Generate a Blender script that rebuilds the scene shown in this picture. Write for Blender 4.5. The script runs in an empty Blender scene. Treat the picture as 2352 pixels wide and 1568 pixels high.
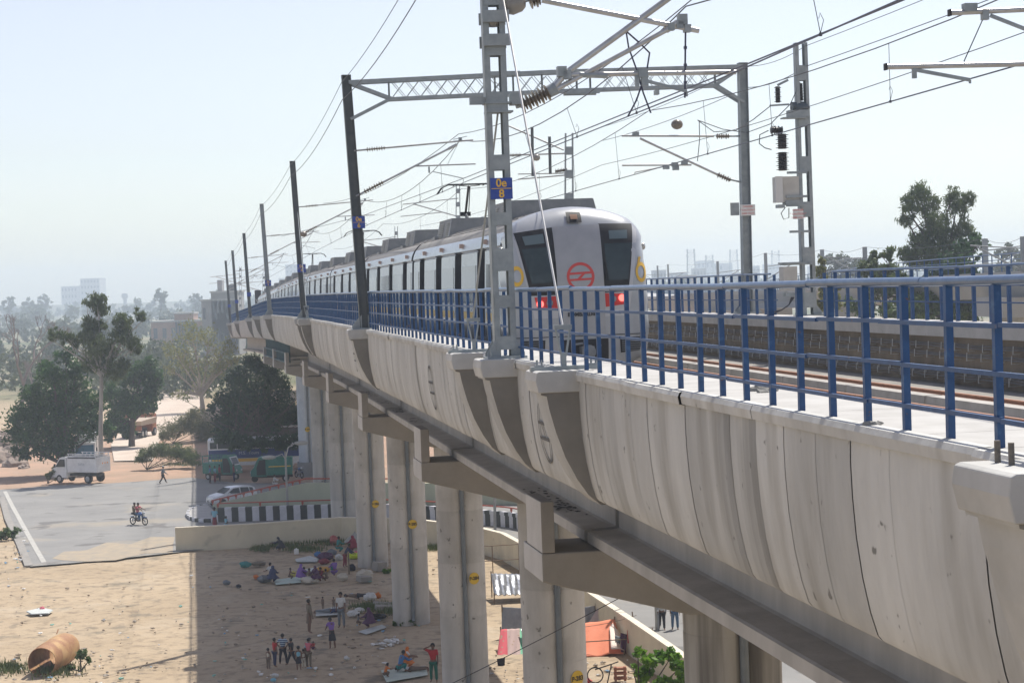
import bpy, bmesh, math, random
import numpy as np
from mathutils import Vector, Matrix
random.seed(7); np.random.seed(7)
SC=bpy.context.scene; COL=SC.collection
R_=math.radians
# ------------------------------------------------ camera, sky, sun, exposure
F=4573.0; CX,CY=1176.0,784.0; EYE=17.0
_roll=math.atan(.037); _pitch=math.atan((CY-652.3)*math.cos(_roll)/F)
_r0=Vector((1,0,0)); FW=Vector((0,math.cos(_pitch),-math.sin(_pitch))); _u0=Vector((0,math.sin(_pitch),math.cos(_pitch)))
RT=math.cos(_roll)*_r0-math.sin(_roll)*_u0; UP=math.sin(_roll)*_r0+math.cos(_roll)*_u0
cd=bpy.data.cameras.new('camera'); cam=bpy.data.objects.new('camera',cd); COL.objects.link(cam)
cd.sensor_width=36; cd.lens=F/2352*36; cd.clip_start=.5; cd.clip_end=9000
m=Matrix(((RT.x,UP.x,-FW.x,0),(RT.y,UP.y,-FW.y,0),(RT.z,UP.z,-FW.z,0),(0,0,0,1))); m.translation=Vector((0,0,EYE))
cam.matrix_world=m; SC.camera=cam
SC.render.resolution_x=1024; SC.render.resolution_y=682
SUN_EL=R_(60); SUN_AZ=R_(34)       # azimuth from +Y towards +X
w=bpy.data.worlds.new('World'); SC.world=w; w.use_nodes=True
nt=w.node_tree; sky=nt.nodes.new('ShaderNodeTexSky'); sky.sky_type='NISHITA'; sky.sun_disc=False
sky.sun_elevation=SUN_EL; sky.sun_rotation=SUN_AZ; sky.air_density=1.0; sky.dust_density=.7; sky.ozone_density=1.5; sky.altitude=0
bg=nt.nodes['Background']; hs=nt.nodes.new('ShaderNodeHueSaturation'); hs.inputs['Hue'].default_value=.522; hs.inputs['Saturation'].default_value=.58; nt.links.new(sky.outputs[0],hs.inputs['Color']); nt.links.new(hs.outputs[0],bg.inputs[0]); bg.inputs[1].default_value=.108
sd=bpy.data.lights.new('sun','SUN'); sd.energy=4.3; sd.angle=R_(.5); sd.color=(1,.95,.87)
so=bpy.data.objects.new('sun',sd); COL.objects.link(so)
sdir=Vector((math.sin(SUN_AZ)*math.cos(SUN_EL),math.cos(SUN_AZ)*math.cos(SUN_EL),math.sin(SUN_EL)))
so.rotation_euler=sdir.to_track_quat('Z','Y').to_euler()
SC.view_settings.view_transform='Standard'; SC.view_settings.look='None'; SC.view_settings.exposure=0.46; SC.view_settings.gamma=1
SC.render.engine='CYCLES'
cy=SC.cycles; cy.max_bounces=8; cy.transparent_max_bounces=12; cy.volume_bounces=1
# ------------------------------------------------ pixel (2352 x 1568) -> place in the world
def ray(x,y): return (x-CX)/F*RT+(CY-y)/F*UP+FW
def gp(x,y,z=0.0):
    d=ray(x,y); k=(z-EYE)/d.z; return Vector((d.x*k,d.y*k,z))
def atY(x,y,Y):
    d=ray(x,y); k=Y/d.y; return Vector((d.x*k,Y,EYE+d.z*k))
# ------------------------------------------------ viaduct frame: Y along, t to the right of the near railing, z above eye level
U3=Vector((-.161,.987,0)).normalized(); V3=Vector((U3.y,-U3.x,0))
def off(Y):
    o=float(np.interp(Y,[0,40,65,103,150,190,228,258,400],[0,0,.2,.6,.62,.6,.4,.2,.2]))
    if Y>268: o+=(Y-268)**2*.0011
    return o
def dz(Y): return float(np.interp(Y,[0,64,85,103,125,145,167,189,228,258,330,500],[0,0,-.03,-.09,-.19,-.32,-.62,-1.05,-1.8,-2.42,-4.2,-8]))
def W(Y,t,z): 
    return Vector((5.7-.163*Y+off(Y),Y,0))+V3*t+Vector((0,0,EYE+z+dz(Y)))
def PS(x,y,Y0):   # pixel -> (t,z) in the plane across the track at Y0
    p0=Vector((5.7-.163*Y0+off(Y0),Y0,0)); d=ray(x,y); k=p0.dot(U3)/Vector((d.x,d.y,0)).dot(U3); p=d*k
    return (p-p0).dot(V3), p.z-dz(Y0)
# ------------------------------------------------ materials
MATS={}
def lin(c): return tuple(((v/12.92) if v<=.04045 else ((v+.055)/1.055)**2.4) for v in c)
def M(name,col,col2=None,scale=3.0,rough=.7,metal=0.0,bump=0.0,streak=None,detail=5,tone=False,emit=None,alpha=None,contrast=(.35,.65),bscale=None,col3=None,scale3=.3,c3=(.45,.6),spec=.5,coat=0,trans=0,speck=None,m3=None):
    if name in MATS: return MATS[name]
    m=bpy.data.materials.new(name); m.use_nodes=True; MATS[name]=m
    n=m.node_tree.nodes; L=m.node_tree.links; b=n['Principled BSDF']
    b.inputs['Roughness'].default_value=rough; b.inputs['Metallic'].default_value=metal; b.inputs['Specular IOR Level'].default_value=spec
    b.inputs['Coat Weight'].default_value=coat
    if trans: b.inputs['Transmission Weight'].default_value=trans
    tc=n.new('ShaderNodeTexCoord'); mp=n.new('ShaderNodeMapping'); L.new(tc.outputs['Object'],mp.inputs[0])
    if streak: mp.inputs['Scale'].default_value=streak
    out=None
    if col2 is not None:
        nz=n.new('ShaderNodeTexNoise'); nz.inputs['Scale'].default_value=scale; nz.inputs['Detail'].default_value=detail; nz.inputs['Roughness'].default_value=.62
        L.new(mp.outputs[0],nz.inputs['Vector'])
        cr=n.new('ShaderNodeValToRGB'); cr.color_ramp.elements[0].position=contrast[0]; cr.color_ramp.elements[1].position=contrast[1]
        cr.color_ramp.elements[0].color=(*col,1); cr.color_ramp.elements[1].color=(*col2,1)
        L.new(nz.outputs[0],cr.inputs[0]); out=cr.outputs[0]
    if col3 is not None:
        n3=n.new('ShaderNodeTexNoise'); n3.inputs['Scale'].default_value=scale3; n3.inputs['Detail'].default_value=6
        if m3:
            q3=n.new('ShaderNodeMapping'); q3.inputs['Scale'].default_value=m3; L.new(tc.outputs['Object'],q3.inputs[0]); L.new(q3.outputs[0],n3.inputs['Vector'])
        else: L.new(tc.outputs['Object'],n3.inputs['Vector'])
        r3=n.new('ShaderNodeValToRGB'); r3.color_ramp.elements[0].position=c3[0]; r3.color_ramp.elements[1].position=c3[1]
        L.new(n3.outputs[0],r3.inputs[0])
        mx=n.new('ShaderNodeMixRGB'); L.new(r3.outputs[0],mx.inputs[0]); L.new(out,mx.inputs[1]); mx.inputs[2].default_value=(*col3,1); out=mx.outputs[0]
    if speck is not None:
        ns=n.new('ShaderNodeTexNoise'); ns.inputs['Scale'].default_value=speck[3]; ns.inputs['Detail'].default_value=3; L.new(tc.outputs['Object'],ns.inputs['Vector'])
        rs_=n.new('ShaderNodeValToRGB'); rs_.color_ramp.elements[0].position=speck[4]; rs_.color_ramp.elements[1].position=speck[4]+.05; L.new(ns.outputs[0],rs_.inputs[0])
        mx=n.new('ShaderNodeMixRGB'); L.new(rs_.outputs[0],mx.inputs[0]); L.new(out,mx.inputs[1]); mx.inputs[2].default_value=(*speck[:3],1); out=mx.outputs[0]
    if tone:
        at=n.new('ShaderNodeAttribute'); at.attribute_name='tone'
        mx=n.new('ShaderNodeMixRGB'); mx.blend_type='MULTIPLY'; mx.inputs[0].default_value=1
        if out is None: mx.inputs[1].default_value=(*col,1)
        else: L.new(out,mx.inputs[1])
        L.new(at.outputs['Color'],mx.inputs[2]); out=mx.outputs[0]
    if out is None: b.inputs['Base Color'].default_value=(*col,1)
    else: L.new(out,b.inputs['Base Color'])
    if bump:
        nb=n.new('ShaderNodeTexNoise'); nb.inputs['Scale'].default_value=bscale or scale*4; nb.inputs['Detail'].default_value=6
        L.new(mp.outputs[0],nb.inputs['Vector']); bp=n.new('ShaderNodeBump'); bp.inputs['Strength'].default_value=bump; bp.inputs['Distance'].default_value=.05
        L.new(nb.outputs[0],bp.inputs['Height']); L.new(bp.outputs[0],b.inputs['Normal'])
    if emit: b.inputs['Emission Color'].default_value=(*emit[:3],1); b.inputs['Emission Strength'].default_value=emit[3]
    return m
def g(v): return (v,v,v)
# ------------------------------------------------ scene graph helpers
def tag(o,label=None,cat=None,group=None,kind=None):
    if label: o['label']=label
    if cat: o['category']=cat
    if group: o['group']=group
    if kind: o['kind']=kind
    return o
def thing(name,label,cat,loc=(0,0,0),group=None,rz=0):
    o=bpy.data.objects.new(name,None); COL.objects.link(o); o.location=loc; o.rotation_euler=(0,0,rz); o.empty_display_size=.2
    return tag(o,label,cat,group)
def wloc(o):
    v=Vector((0,0,0))
    while o is not None: v+=Vector(o.location); o=o.parent
    return v
def copy_tree(o,parent=None):
    c=o.copy(); COL.objects.link(c)
    if parent is not None: c.parent=parent
    for ch in list(o.children): copy_tree(ch,c)
    return c
class MB:
    def __init__(s): s.v=[]; s.f=[]; s.t=[]; s.mi=[]; s.cur=0; s.tone=1.0
    def add(s,vs,fs):
        k=len(s.v); s.v+=[tuple(p) for p in vs]; s.f+=[tuple(i+k for i in f) for f in fs]; s.t+=[s.tone]*len(fs); s.mi+=[s.cur]*len(fs); return s
    def hexa(s,p):  # 8 points: bottom loop then top loop
        return s.add(p,[(3,2,1,0),(4,5,6,7),(0,1,5,4),(1,2,6,5),(2,3,7,6),(3,0,4,7)])
    def box(s,c,d,ax=None):
        hx,hy,hz=d[0]/2,d[1]/2,d[2]/2; c=Vector(c)
        if ax is None: ax=(Vector((1,0,0)),Vector((0,1,0)),Vector((0,0,1)))
        pts=[c+ax[0]*a*hx+ax[1]*b*hy+ax[2]*e*hz for e in(-1,1) for a,b in((-1,-1),(1,-1),(1,1),(-1,1))]
        return s.hexa(pts)
    def rbox(s,c,d,rz=0,tilt=None):
        q=Matrix.Rotation(rz,3,'Z')
        if tilt: q=q@Matrix.Rotation(tilt[0],3,'X')@Matrix.Rotation(tilt[1],3,'Y')
        return s.box(c,d,(q@Vector((1,0,0)),q@Vector((0,1,0)),q@Vector((0,0,1))))
    def bar(s,a,b,wd,h,up=Vector((0,0,1))):
        a=Vector(a);b=Vector(b);d=(b-a); l=d.length
        if l<1e-6: return s
        d/=l; sd=d.cross(up)
        if sd.length<1e-4: sd=d.cross(Vector((0,1,0)))
        sd.normalize(); u=sd.cross(d)
        return s.box((a+b)/2,(wd,l,h),(sd,d,u))
    def tube(s,pts,r,n=8,caps=True):
        pts=[Vector(p) for p in pts]; rs=r if isinstance(r,(list,tuple)) else [r]*len(pts)
        vs=[];ref=None
        for i,p in enumerate(pts):
            d=(pts[min(i+1,len(pts)-1)]-pts[max(i-1,0)]).normalized()
            if ref is None: ref=Vector((0,0,1)) if abs(d.z)<.9 else Vector((1,0,0))
            a=d.cross(ref).normalized(); b=a.cross(d).normalized(); ref=b
            for k in range(n):
                an=2*math.pi*k/n; vs.append(p+(a*math.cos(an)+b*math.sin(an))*rs[i])
        fs=[]
        for i in range(len(pts)-1):
            for k in range(n): fs.append((i*n+k,i*n+(k+1)%n,(i+1)*n+(k+1)%n,(i+1)*n+k))
        if caps: fs.append(tuple(range(n))[::-1]); fs.append(tuple((len(pts)-1)*n+k for k in range(n)))
        return s.add(vs,fs)
    def lathe(s,base,axis,prof,n=16):  # prof: (distance along axis, radius)
        a=Vector(axis).normalized(); base=Vector(base)
        x=a.cross(Vector((0,0,1)) if abs(a.z)<.9 else Vector((1,0,0))).normalized(); y=a.cross(x)
        vs=[base+a*d+(x*math.cos(2*math.pi*k/n)+y*math.sin(2*math.pi*k/n))*r for d,r in prof for k in range(n)]
        fs=[(i*n+k,(i+1)*n+k,(i+1)*n+(k+1)%n,i*n+(k+1)%n) for i in range(len(prof)-1) for k in range(n)]
        fs.append(tuple(range(n))); fs.append(tuple((len(prof)-1)*n+k for k in range(n))[::-1])
        return s.add(vs,fs)
    def loft(s,secs,close=True,caps=True):
        n=len(secs[0]); vs=[p for sec in secs for p in sec]; fs=[]
        for i in range(len(secs)-1):
            for k in range(n if close else n-1): fs.append((i*n+k,i*n+(k+1)%n,(i+1)*n+(k+1)%n,(i+1)*n+k))
        if caps and close: fs.append(tuple(range(n))[::-1]); fs.append(tuple((len(secs)-1)*n+k for k in range(n)))
        return s.add(vs,fs)
    def prism(s,poly,d):   # poly list of points, extruded along d
        d=Vector(d); return s.loft([[Vector(p) for p in poly],[Vector(p)+d for p in poly]])
    def quad(s,a,b,c,d): return s.add([a,b,c,d],[(0,1,2,3)])
    def blob(s,c,r,n=8,m=6,jit=.0,rot=0):
        c=Vector(c); r=r if hasattr(r,'__len__') else (r,r,r); vs=[];fs=[]
        for i in range(m+1):
            ph=math.pi*i/m
            for k in range(n):
                th=2*math.pi*k/n; q=1+random.uniform(-jit,jit)
                x=math.sin(ph)*math.cos(th)*r[0]*q; y=math.sin(ph)*math.sin(th)*r[1]*q
                vs.append(c+Vector((x*math.cos(rot)-y*math.sin(rot),x*math.sin(rot)+y*math.cos(rot),math.cos(ph)*r[2]*q)))
        for i in range(m):
            for k in range(n): fs.append((i*n+k,(i+1)*n+k,(i+1)*n+(k+1)%n,i*n+(k+1)%n))
        return s.add(vs,fs)
    def build(s,name,mat,parent=None,smooth=False,label=None,bevel=0,fix=True,sub=0):
        me=bpy.data.meshes.new(name); o_=wloc(parent) if parent is not None else Vector((0,0,0))
        if parent is None and s.v and getattr(s,'origin',None) is not None: o_=Vector(s.origin)
        me.from_pydata([(p[0]-o_.x,p[1]-o_.y,p[2]-o_.z) for p in s.v],[],s.f)
        for mm in (mat if isinstance(mat,(list,tuple)) else [mat]): me.materials.append(mm)
        if max(s.mi,default=0)>0: me.polygons.foreach_set('material_index',s.mi)
        if any(t!=1.0 for t in s.t):
            at=me.color_attributes.new('tone','FLOAT_COLOR','CORNER'); arr=[]
            for p in me.polygons:
                t=s.t[p.index]; t=t if hasattr(t,'__len__') else (t,t,t)
                for _ in range(p.loop_total): arr+=[t[0],t[1],t[2],1]
            at.data.foreach_set('color',arr)
        me.validate()
        if fix:
            bm=bmesh.new(); bm.from_mesh(me); bmesh.ops.recalc_face_normals(bm,faces=bm.faces); bm.to_mesh(me); bm.free()
        if smooth:
            me.shade_smooth()
            try: me.set_sharp_from_angle(angle=R_(40))
            except Exception: pass
        me.update()
        o=bpy.data.objects.new(name,me); COL.objects.link(o)
        if parent is not None: o.parent=parent
        elif o_.length>0: o.location=o_
        if bevel:
            b=o.modifiers.new('bevel','BEVEL'); b.width=bevel; b.segments=2; b.limit_method='ANGLE'
        if sub:
            b=o.modifiers.new('sub','SUBSURF'); b.levels=sub; b.render_levels=sub
        if label: o['label']=label
        return o
def build_each(mb,name,mat,parent,**kw):
    par=list(range(len(mb.v)))
    def find(i):
        while par[i]!=i: par[i]=par[par[i]]; i=par[i]
        return i
    for fc in mb.f:
        r=find(fc[0])
        for i in fc[1:]: par[find(i)]=r
    grp={}
    for k,fc in enumerate(mb.f): grp.setdefault(find(fc[0]),[]).append(k)
    out=[]
    for ks in grp.values():
        n=MB(); mp={}
        for k in ks:
            for i in mb.f[k]:
                if i not in mp: mp[i]=len(n.v); n.v.append(mb.v[i])
            n.f.append(tuple(mp[i] for i in mb.f[k])); n.t.append(mb.t[k]); n.mi.append(mb.mi[k])
        out.append(n.build(name,mat,parent,**kw))
    return out
def text_mesh(name,txt,size,origin,ax_x,ax_y,mat,parent,align='CENTER',extrude=.002,bold=0.0):
    c=bpy.data.curves.new('t','FONT'); c.body=txt; c.size=size; c.align_x=align; c.align_y='CENTER'; c.extrude=extrude; c.offset=bold
    t=bpy.data.objects.new('t',c); COL.objects.link(t); dg=bpy.context.evaluated_depsgraph_get(); dg.update()
    me=bpy.data.meshes.new_from_object(t.evaluated_get(dg)); bpy.data.objects.remove(t); bpy.data.curves.remove(c)
    ax_x=Vector(ax_x).normalized(); ax_y=Vector(ax_y).normalized(); o_=wloc(parent) if parent is not None else Vector((0,0,0))
    az=ax_x.cross(ax_y); origin=Vector(origin)-o_
    for v in me.vertices: v.co=origin+ax_x*v.co.x+ax_y*v.co.y+az*v.co.z
    me.name=name; me.materials.clear(); me.materials.append(mat); o=bpy.data.objects.new(name,me); COL.objects.link(o)
    if parent is not None: o.parent=parent
    return o
Z3=Vector((0,0,1))
# ------------------------------------------------ common materials
mConc=M('concrete_fascia',(.57,.565,.535),(.44,.436,.412),.9,.88,0,.4,(1,1,.35),tone=True,col3=(.30,.285,.25),scale3=1.7,c3=(.5,.8),m3=(1,1,.16),bscale=6,detail=9,speck=(.2,.195,.18,4.5,.69))
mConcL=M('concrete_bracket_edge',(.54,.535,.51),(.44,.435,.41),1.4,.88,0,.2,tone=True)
mConcD=M('concrete_bracket_side',(.25,.235,.205),(.2,.187,.165),1.2,.92,0,.15)  # bracket side faces darker: their weaker sky light is put into the colour
mDeck=M('concrete_walkway',(.46,.45,.43),(.38,.37,.35),1.6,.9,0,.1,bscale=20)
mCapL=M('concrete_cap_end',(.52,.50,.47),(.45,.43,.4),1.3,.9)  # left cap and upstand tips lighter, brighter sky light put into the colour
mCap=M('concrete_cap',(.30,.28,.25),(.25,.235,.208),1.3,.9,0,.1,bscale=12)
mPier=M('concrete_pier',(.53,.505,.46),(.40,.38,.345),1.1,.9,0,.15,(1,1,.22),col3=(.30,.28,.245),scale3=.55,c3=(.52,.75),bscale=10,tone=True,speck=(.17,.16,.14,3,.68))
mGird=M('concrete_girder',(.46,.44,.41),(.36,.345,.32),1.5,.9,0,.15,(1,1,.3),bscale=10)
mStain=M('black_stain',(.03,.03,.03),(.06,.055,.05),5,.95)
mBlue=M('blue_paint',(.008,.052,.155),(.014,.072,.20),6,.5,0,.03,col3=(.04,.12,.25),scale3=9,c3=(.6,.75),speck=(.14,.07,.04,14,.69))
mBlueTop=M('pale_blue_handrail',(.05,.11,.22),(.10,.16,.26),5,.3,.25,.03)
mGalv=M('galvanised_steel',(.34,.37,.38),(.25,.28,.29),4,.5,.35,.05,bscale=25)
mGalvD=M('dark_painted_steel',(.075,.085,.09),(.11,.12,.12),3,.5,.3,.04)
mAlu=M('bright_aluminium_tube',(.55,.55,.54),(.42,.41,.39),3,.35,.7)
mWire=M('dark_wire',(.06,.06,.07),None,rough=.5,metal=.3)
mWireB=M('copper_wire_dark',(.05,.05,.09),None,rough=.4,metal=.4)
mIns=M('brown_insulator',(.17,.14,.11),(.24,.21,.17),9,.3)
mInsB=M('black_insulator',(.03,.027,.028),None,rough=.35)
mSignB=M('sign_blue',(.015,.05,.30),(.03,.07,.35),8,.35)
mSignY=M('sign_yellow',(.75,.45,.05),None,rough=.5)
mWhite=M('white_paint',(.72,.72,.70),(.62,.62,.6),4,.5)
mRed=M('sign_red',(.55,.05,.04),None,rough=.5)
mBlack=M('black_matte',(.015,.015,.017),None,rough=.6)
mRust=M('rusty_rail',(.28,.13,.07),(.4,.2,.12),6,.6,.2)
mRailTop=M('rail_polished',(.45,.4,.36),None,rough=.3,metal=.8)
mPipe=M('drain_pipe_grey',(.13,.15,.165),(.17,.19,.2),2,.5)
# ------------------------------------------------ viaduct deck
Ys=[7+i*1.4 for i in range(6)]+[15.4+i*2.9 for i in range(90)]+[280,288,296,305,315,326,338,350]
deck=thing('viaduct_deck','long curving concrete metro viaduct deck carrying the train and both tracks','viaduct',W(40,6,-4))
def strip(mb,prof,Y0,Y1):
    mb.loft([[W(Y0,t,z) for t,z in prof],[W(Y1,t,z) for t,z in prof]],close=False,caps=False)
TR=12.35
mb=MB()   # walkway slabs (both sides) and track bed
for a,b in zip(Ys,Ys[1:]):
    mb.tone=1
    strip(mb,[(-.12,-1.42),(-.12,-1.30),(-.13,-1.28),(1.0,-1.28),(1.0,-2.5)],a,b-.012)
mb.build('walkway_slab',mDeck,deck,fix=False)
mb=MB()
for a,b in zip(Ys,Ys[1:]): strip(mb,[(TR-1.1,-1.55),(TR-1.1,-1.26),(TR+.15,-1.26),(TR+.15,-1.6)],a,b-.012)
mb.build('far_walkway_slab',mDeck,deck,fix=False)
mb=MB()
for a,b in zip(Ys,Ys[1:]): strip(mb,[(1.0,-2.62),(TR-.8,-2.62)],a,b)
mb.build('track_bed',M('track_bed',(.3,.28,.25),(.2,.19,.17),2,.95,0,.2),deck,fix=False)
mb=MB()
mTrough=M('dark_brown_wall',(.30,.25,.19),(.18,.15,.115),1.2,.9,0,.2,(1,1,.5))  # brown wall with darker noise blotches
for a,b in zip(Ys,Ys[1:]): strip(mb,[(TR-.95,-2.62),(TR-.95,-1.5)],a,b)
mb.build('cable_wall',mTrough,deck,fix=False)
# lip edge beam of the near side, and the curved fascia in panels with joints
mb=MB(); random.seed(3)
fprof=[(-.12,-1.40),(-.125,-1.62),(-.118,-1.9),(-.095,-2.25),(-.05,-2.6),(.01,-2.9),(.07,-3.10),(.11,-3.15)]
Y=8.5; k=0; p0=0
while Y<300:
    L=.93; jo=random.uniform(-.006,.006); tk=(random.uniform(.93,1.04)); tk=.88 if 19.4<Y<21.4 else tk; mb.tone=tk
    if random.random()<.1: tk*=.9
    gap=.018 if k%3==2 else .004
    pr=[(t+jo,z) for t,z in fprof]
    n=2
    ns_=4
    for q in range(ns_):
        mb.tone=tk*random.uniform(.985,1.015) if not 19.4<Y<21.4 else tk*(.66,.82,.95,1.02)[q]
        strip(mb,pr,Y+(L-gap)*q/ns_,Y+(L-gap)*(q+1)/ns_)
    strip(mb,[(t+.045,z) for t,z in fprof],Y-.03,Y+L+.03)
    Y+=L; k+=1
ob=mb.build('curved_fascia',mConc,deck,smooth=True,fix=False)
mb=MB(); Y=8.5; k=0
while Y<300:
    mb.tone=random.uniform(.9,1.1); L=.93*3
    j=random.uniform(-.008,.008)
    pr=[(-.165+j,-1.42),(-.18+j,-1.33),(-.155+j,-1.281),(-.02,-1.273)]
    if k%4!=1: strip(mb,[(-.1,-1.42)]+pr,Y+.0,Y+L-.012)
    else: strip(mb,[(-.1,-1.44)]+[(t-.015,z-.005) for t,z in pr],Y,Y+L-.012)
    Y+=L; k+=1
mb.build('edge_beam',mConc,deck,fix=False)
mb=MB()
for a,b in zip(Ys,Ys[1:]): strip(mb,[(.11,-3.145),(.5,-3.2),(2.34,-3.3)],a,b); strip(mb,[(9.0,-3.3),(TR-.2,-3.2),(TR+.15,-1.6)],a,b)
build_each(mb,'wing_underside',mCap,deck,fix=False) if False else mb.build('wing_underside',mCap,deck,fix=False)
PIERS=[37.5,57.5,78.8,100.3,121.5,143.8,163.8,183.9,205,228,250]
ends=[12]+PIERS
ms=MB()
for i in range(len(ends)):
    mb=MB()
    a=ends[i]+.14 if i else 2.0; b=(ends[i+1]-.14) if i+1<len(ends) else 300
    if i in(6,7): continue
    n=max(1,int((b-a)/3.2)); st=[a+(b-a)*j/n for j in range(n+1)]
    prof=[(2.34,-3.28),(2.32,-4.69),(2.26,-4.71),(1.76,-4.73),(1.71,-4.75),(1.70,-4.94),(1.76,-4.96),(9.7,-4.96),(9.7,-4.75),(9.0,-4.73),(9.0,-3.3)]
    secs=[[W(y,t,z) for t,z in prof] for y in st]
    for q in range(n):
        mb.tone=1; mb.loft(secs[q:q+2],close=True,caps=(q in(0,n-1)))
    mb.build('box_girder',mGird,deck,fix=False)
    # black bird and water stains on the ledge
    if i<7:
        for c in range(3 if i<4 else 1):
            yc=a+(b-a)*random.choice([.2,.35,.5,.62,.78,.9]); 
            for _ in range(26):
                yy=yc+random.gauss(0,.8); tt=random.uniform(1.8,2.2); r=random.uniform(.015,.06)
                ctr=W(yy,tt,-4.722+(tt-1.76)*.04)
                pts=[ctr+U3*math.cos(q)*r*random.uniform(.6,3.0)+V3*math.sin(q)*r*random.uniform(.5,1.3)+Z3*.006 for q in [x*math.pi/4 for x in range(8)]]
                ms.add(pts,[tuple(range(8))])

tag(ms.build('ledge_stain',mStain,deck),kind='stuff')
# steel span between the two far piers
sg=MB(); a,b=PIERS[5]+.5,PIERS[7]-.5
sg.hexa([W(a,1.0,-4.75),W(b,1.0,-4.75),W(b,1.1,-4.75),W(a,1.1,-4.75),W(a,1.0,-3.25),W(b,1.0,-3.25),W(b,1.1,-3.25),W(a,1.1,-3.25)])
y=a
while y<b:
    sg.hexa([W(y,.9,-4.75),W(y+.12,.9,-4.75),W(y+.12,1.0,-4.75),W(y,1.0,-4.75),W(y,.9,-3.3),W(y+.12,.9,-3.3),W(y+.12,1.0,-3.3),W(y,1.0,-3.3)]); y+=1.7
for z in(-4.8,-4.1,-3.28): sg.hexa([W(a,.72,z),W(b,.72,z),W(b,1.1,z),W(a,1.1,z),W(a,.72,z+.06),W(b,.72,z+.06),W(b,1.1,z+.06),W(a,1.1,z+.06)])
sg.build('steel_girder',M('teal_steel',(.07,.13,.15),(.1,.17,.19),2,.6),deck)
# brackets under masts and anchors
MASTS_L=[('F',64.0),('E',102.7),('D',145.0),('C',189.2),('B',228.0),('A',258.0)]
ANCH=[28.9,37.9,98.5]
BR=[34.2,12.6]+[y for _,y in MASTS_L]+ANCH+[168.0]
bprof=[(-.68,-1.29),(-.70,-1.42),(-.68,-1.60),(-.60,-1.62),(-.57,-1.8),(-.48,-2.15),(-.36,-2.5),(-.20,-2.82),(-.04,-3.06),(.13,-3.21),(.5,-3.21),(.5,-1.29)]
for y in BR:
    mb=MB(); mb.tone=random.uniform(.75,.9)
    L=.42
    sc=[[W(y-L,t,z) for t,z in bprof],[W(y+L,t,z) for t,z in bprof]]; mb.loft(sc,caps=False)
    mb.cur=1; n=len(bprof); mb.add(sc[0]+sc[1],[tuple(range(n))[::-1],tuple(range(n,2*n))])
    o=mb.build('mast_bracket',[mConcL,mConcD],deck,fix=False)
    mb=MB(); mb.tone=random.uniform(.9,1.05); pf=[(-.74,-1.28),(-.76,-1.40),(-.72,-1.57),(.1,-1.57),(.1,-1.268),(-.70,-1.262)]
    mb.loft([[W(y-L-.03,t,z) for t,z in pf],[W(y+L+.03,t,z) for t,z in pf]]); mb.build('bracket_pad',mConcL,deck,bevel=.012)
# embossed roundel marks on the fascia
mb=MB()
for yc in(31.6,46.5,70.):
    R=.42
    ring=[]
    def fp(a,b): 
        z=-2.35+b*1.25; t=float(np.interp(-z,[-p[1] for p in fprof],[p[0] for p in fprof])); return W(yc+a,t-.02,z)
    for q in range(24):
        a0,a1=2*math.pi*q/24,2*math.pi*(q+1)/24
        for r0,r1 in((R,R*.9),):
            mb.quad(fp(r0*math.cos(a0),r0*math.sin(a0)),fp(r0*math.cos(a1),r0*math.sin(a1)),fp(r1*math.cos(a1),r1*math.sin(a1)),fp(r1*math.cos(a0),r1*math.sin(a0)))
    for b in(.1,-.1): mb.quad(fp(-R*.92,b-.02),fp(R*.92,b-.02),fp(R*.92,b+.02),fp(-R*.92,b+.02))
    mb.quad(fp(-.16,-.1),fp(-.11,-.1),fp(.16,.1),fp(.11,.1))
mb.build('embossed_roundel',M('roundel_shadowed',(.12,.115,.105),None,rough=.9),deck,fix=False)
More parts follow.
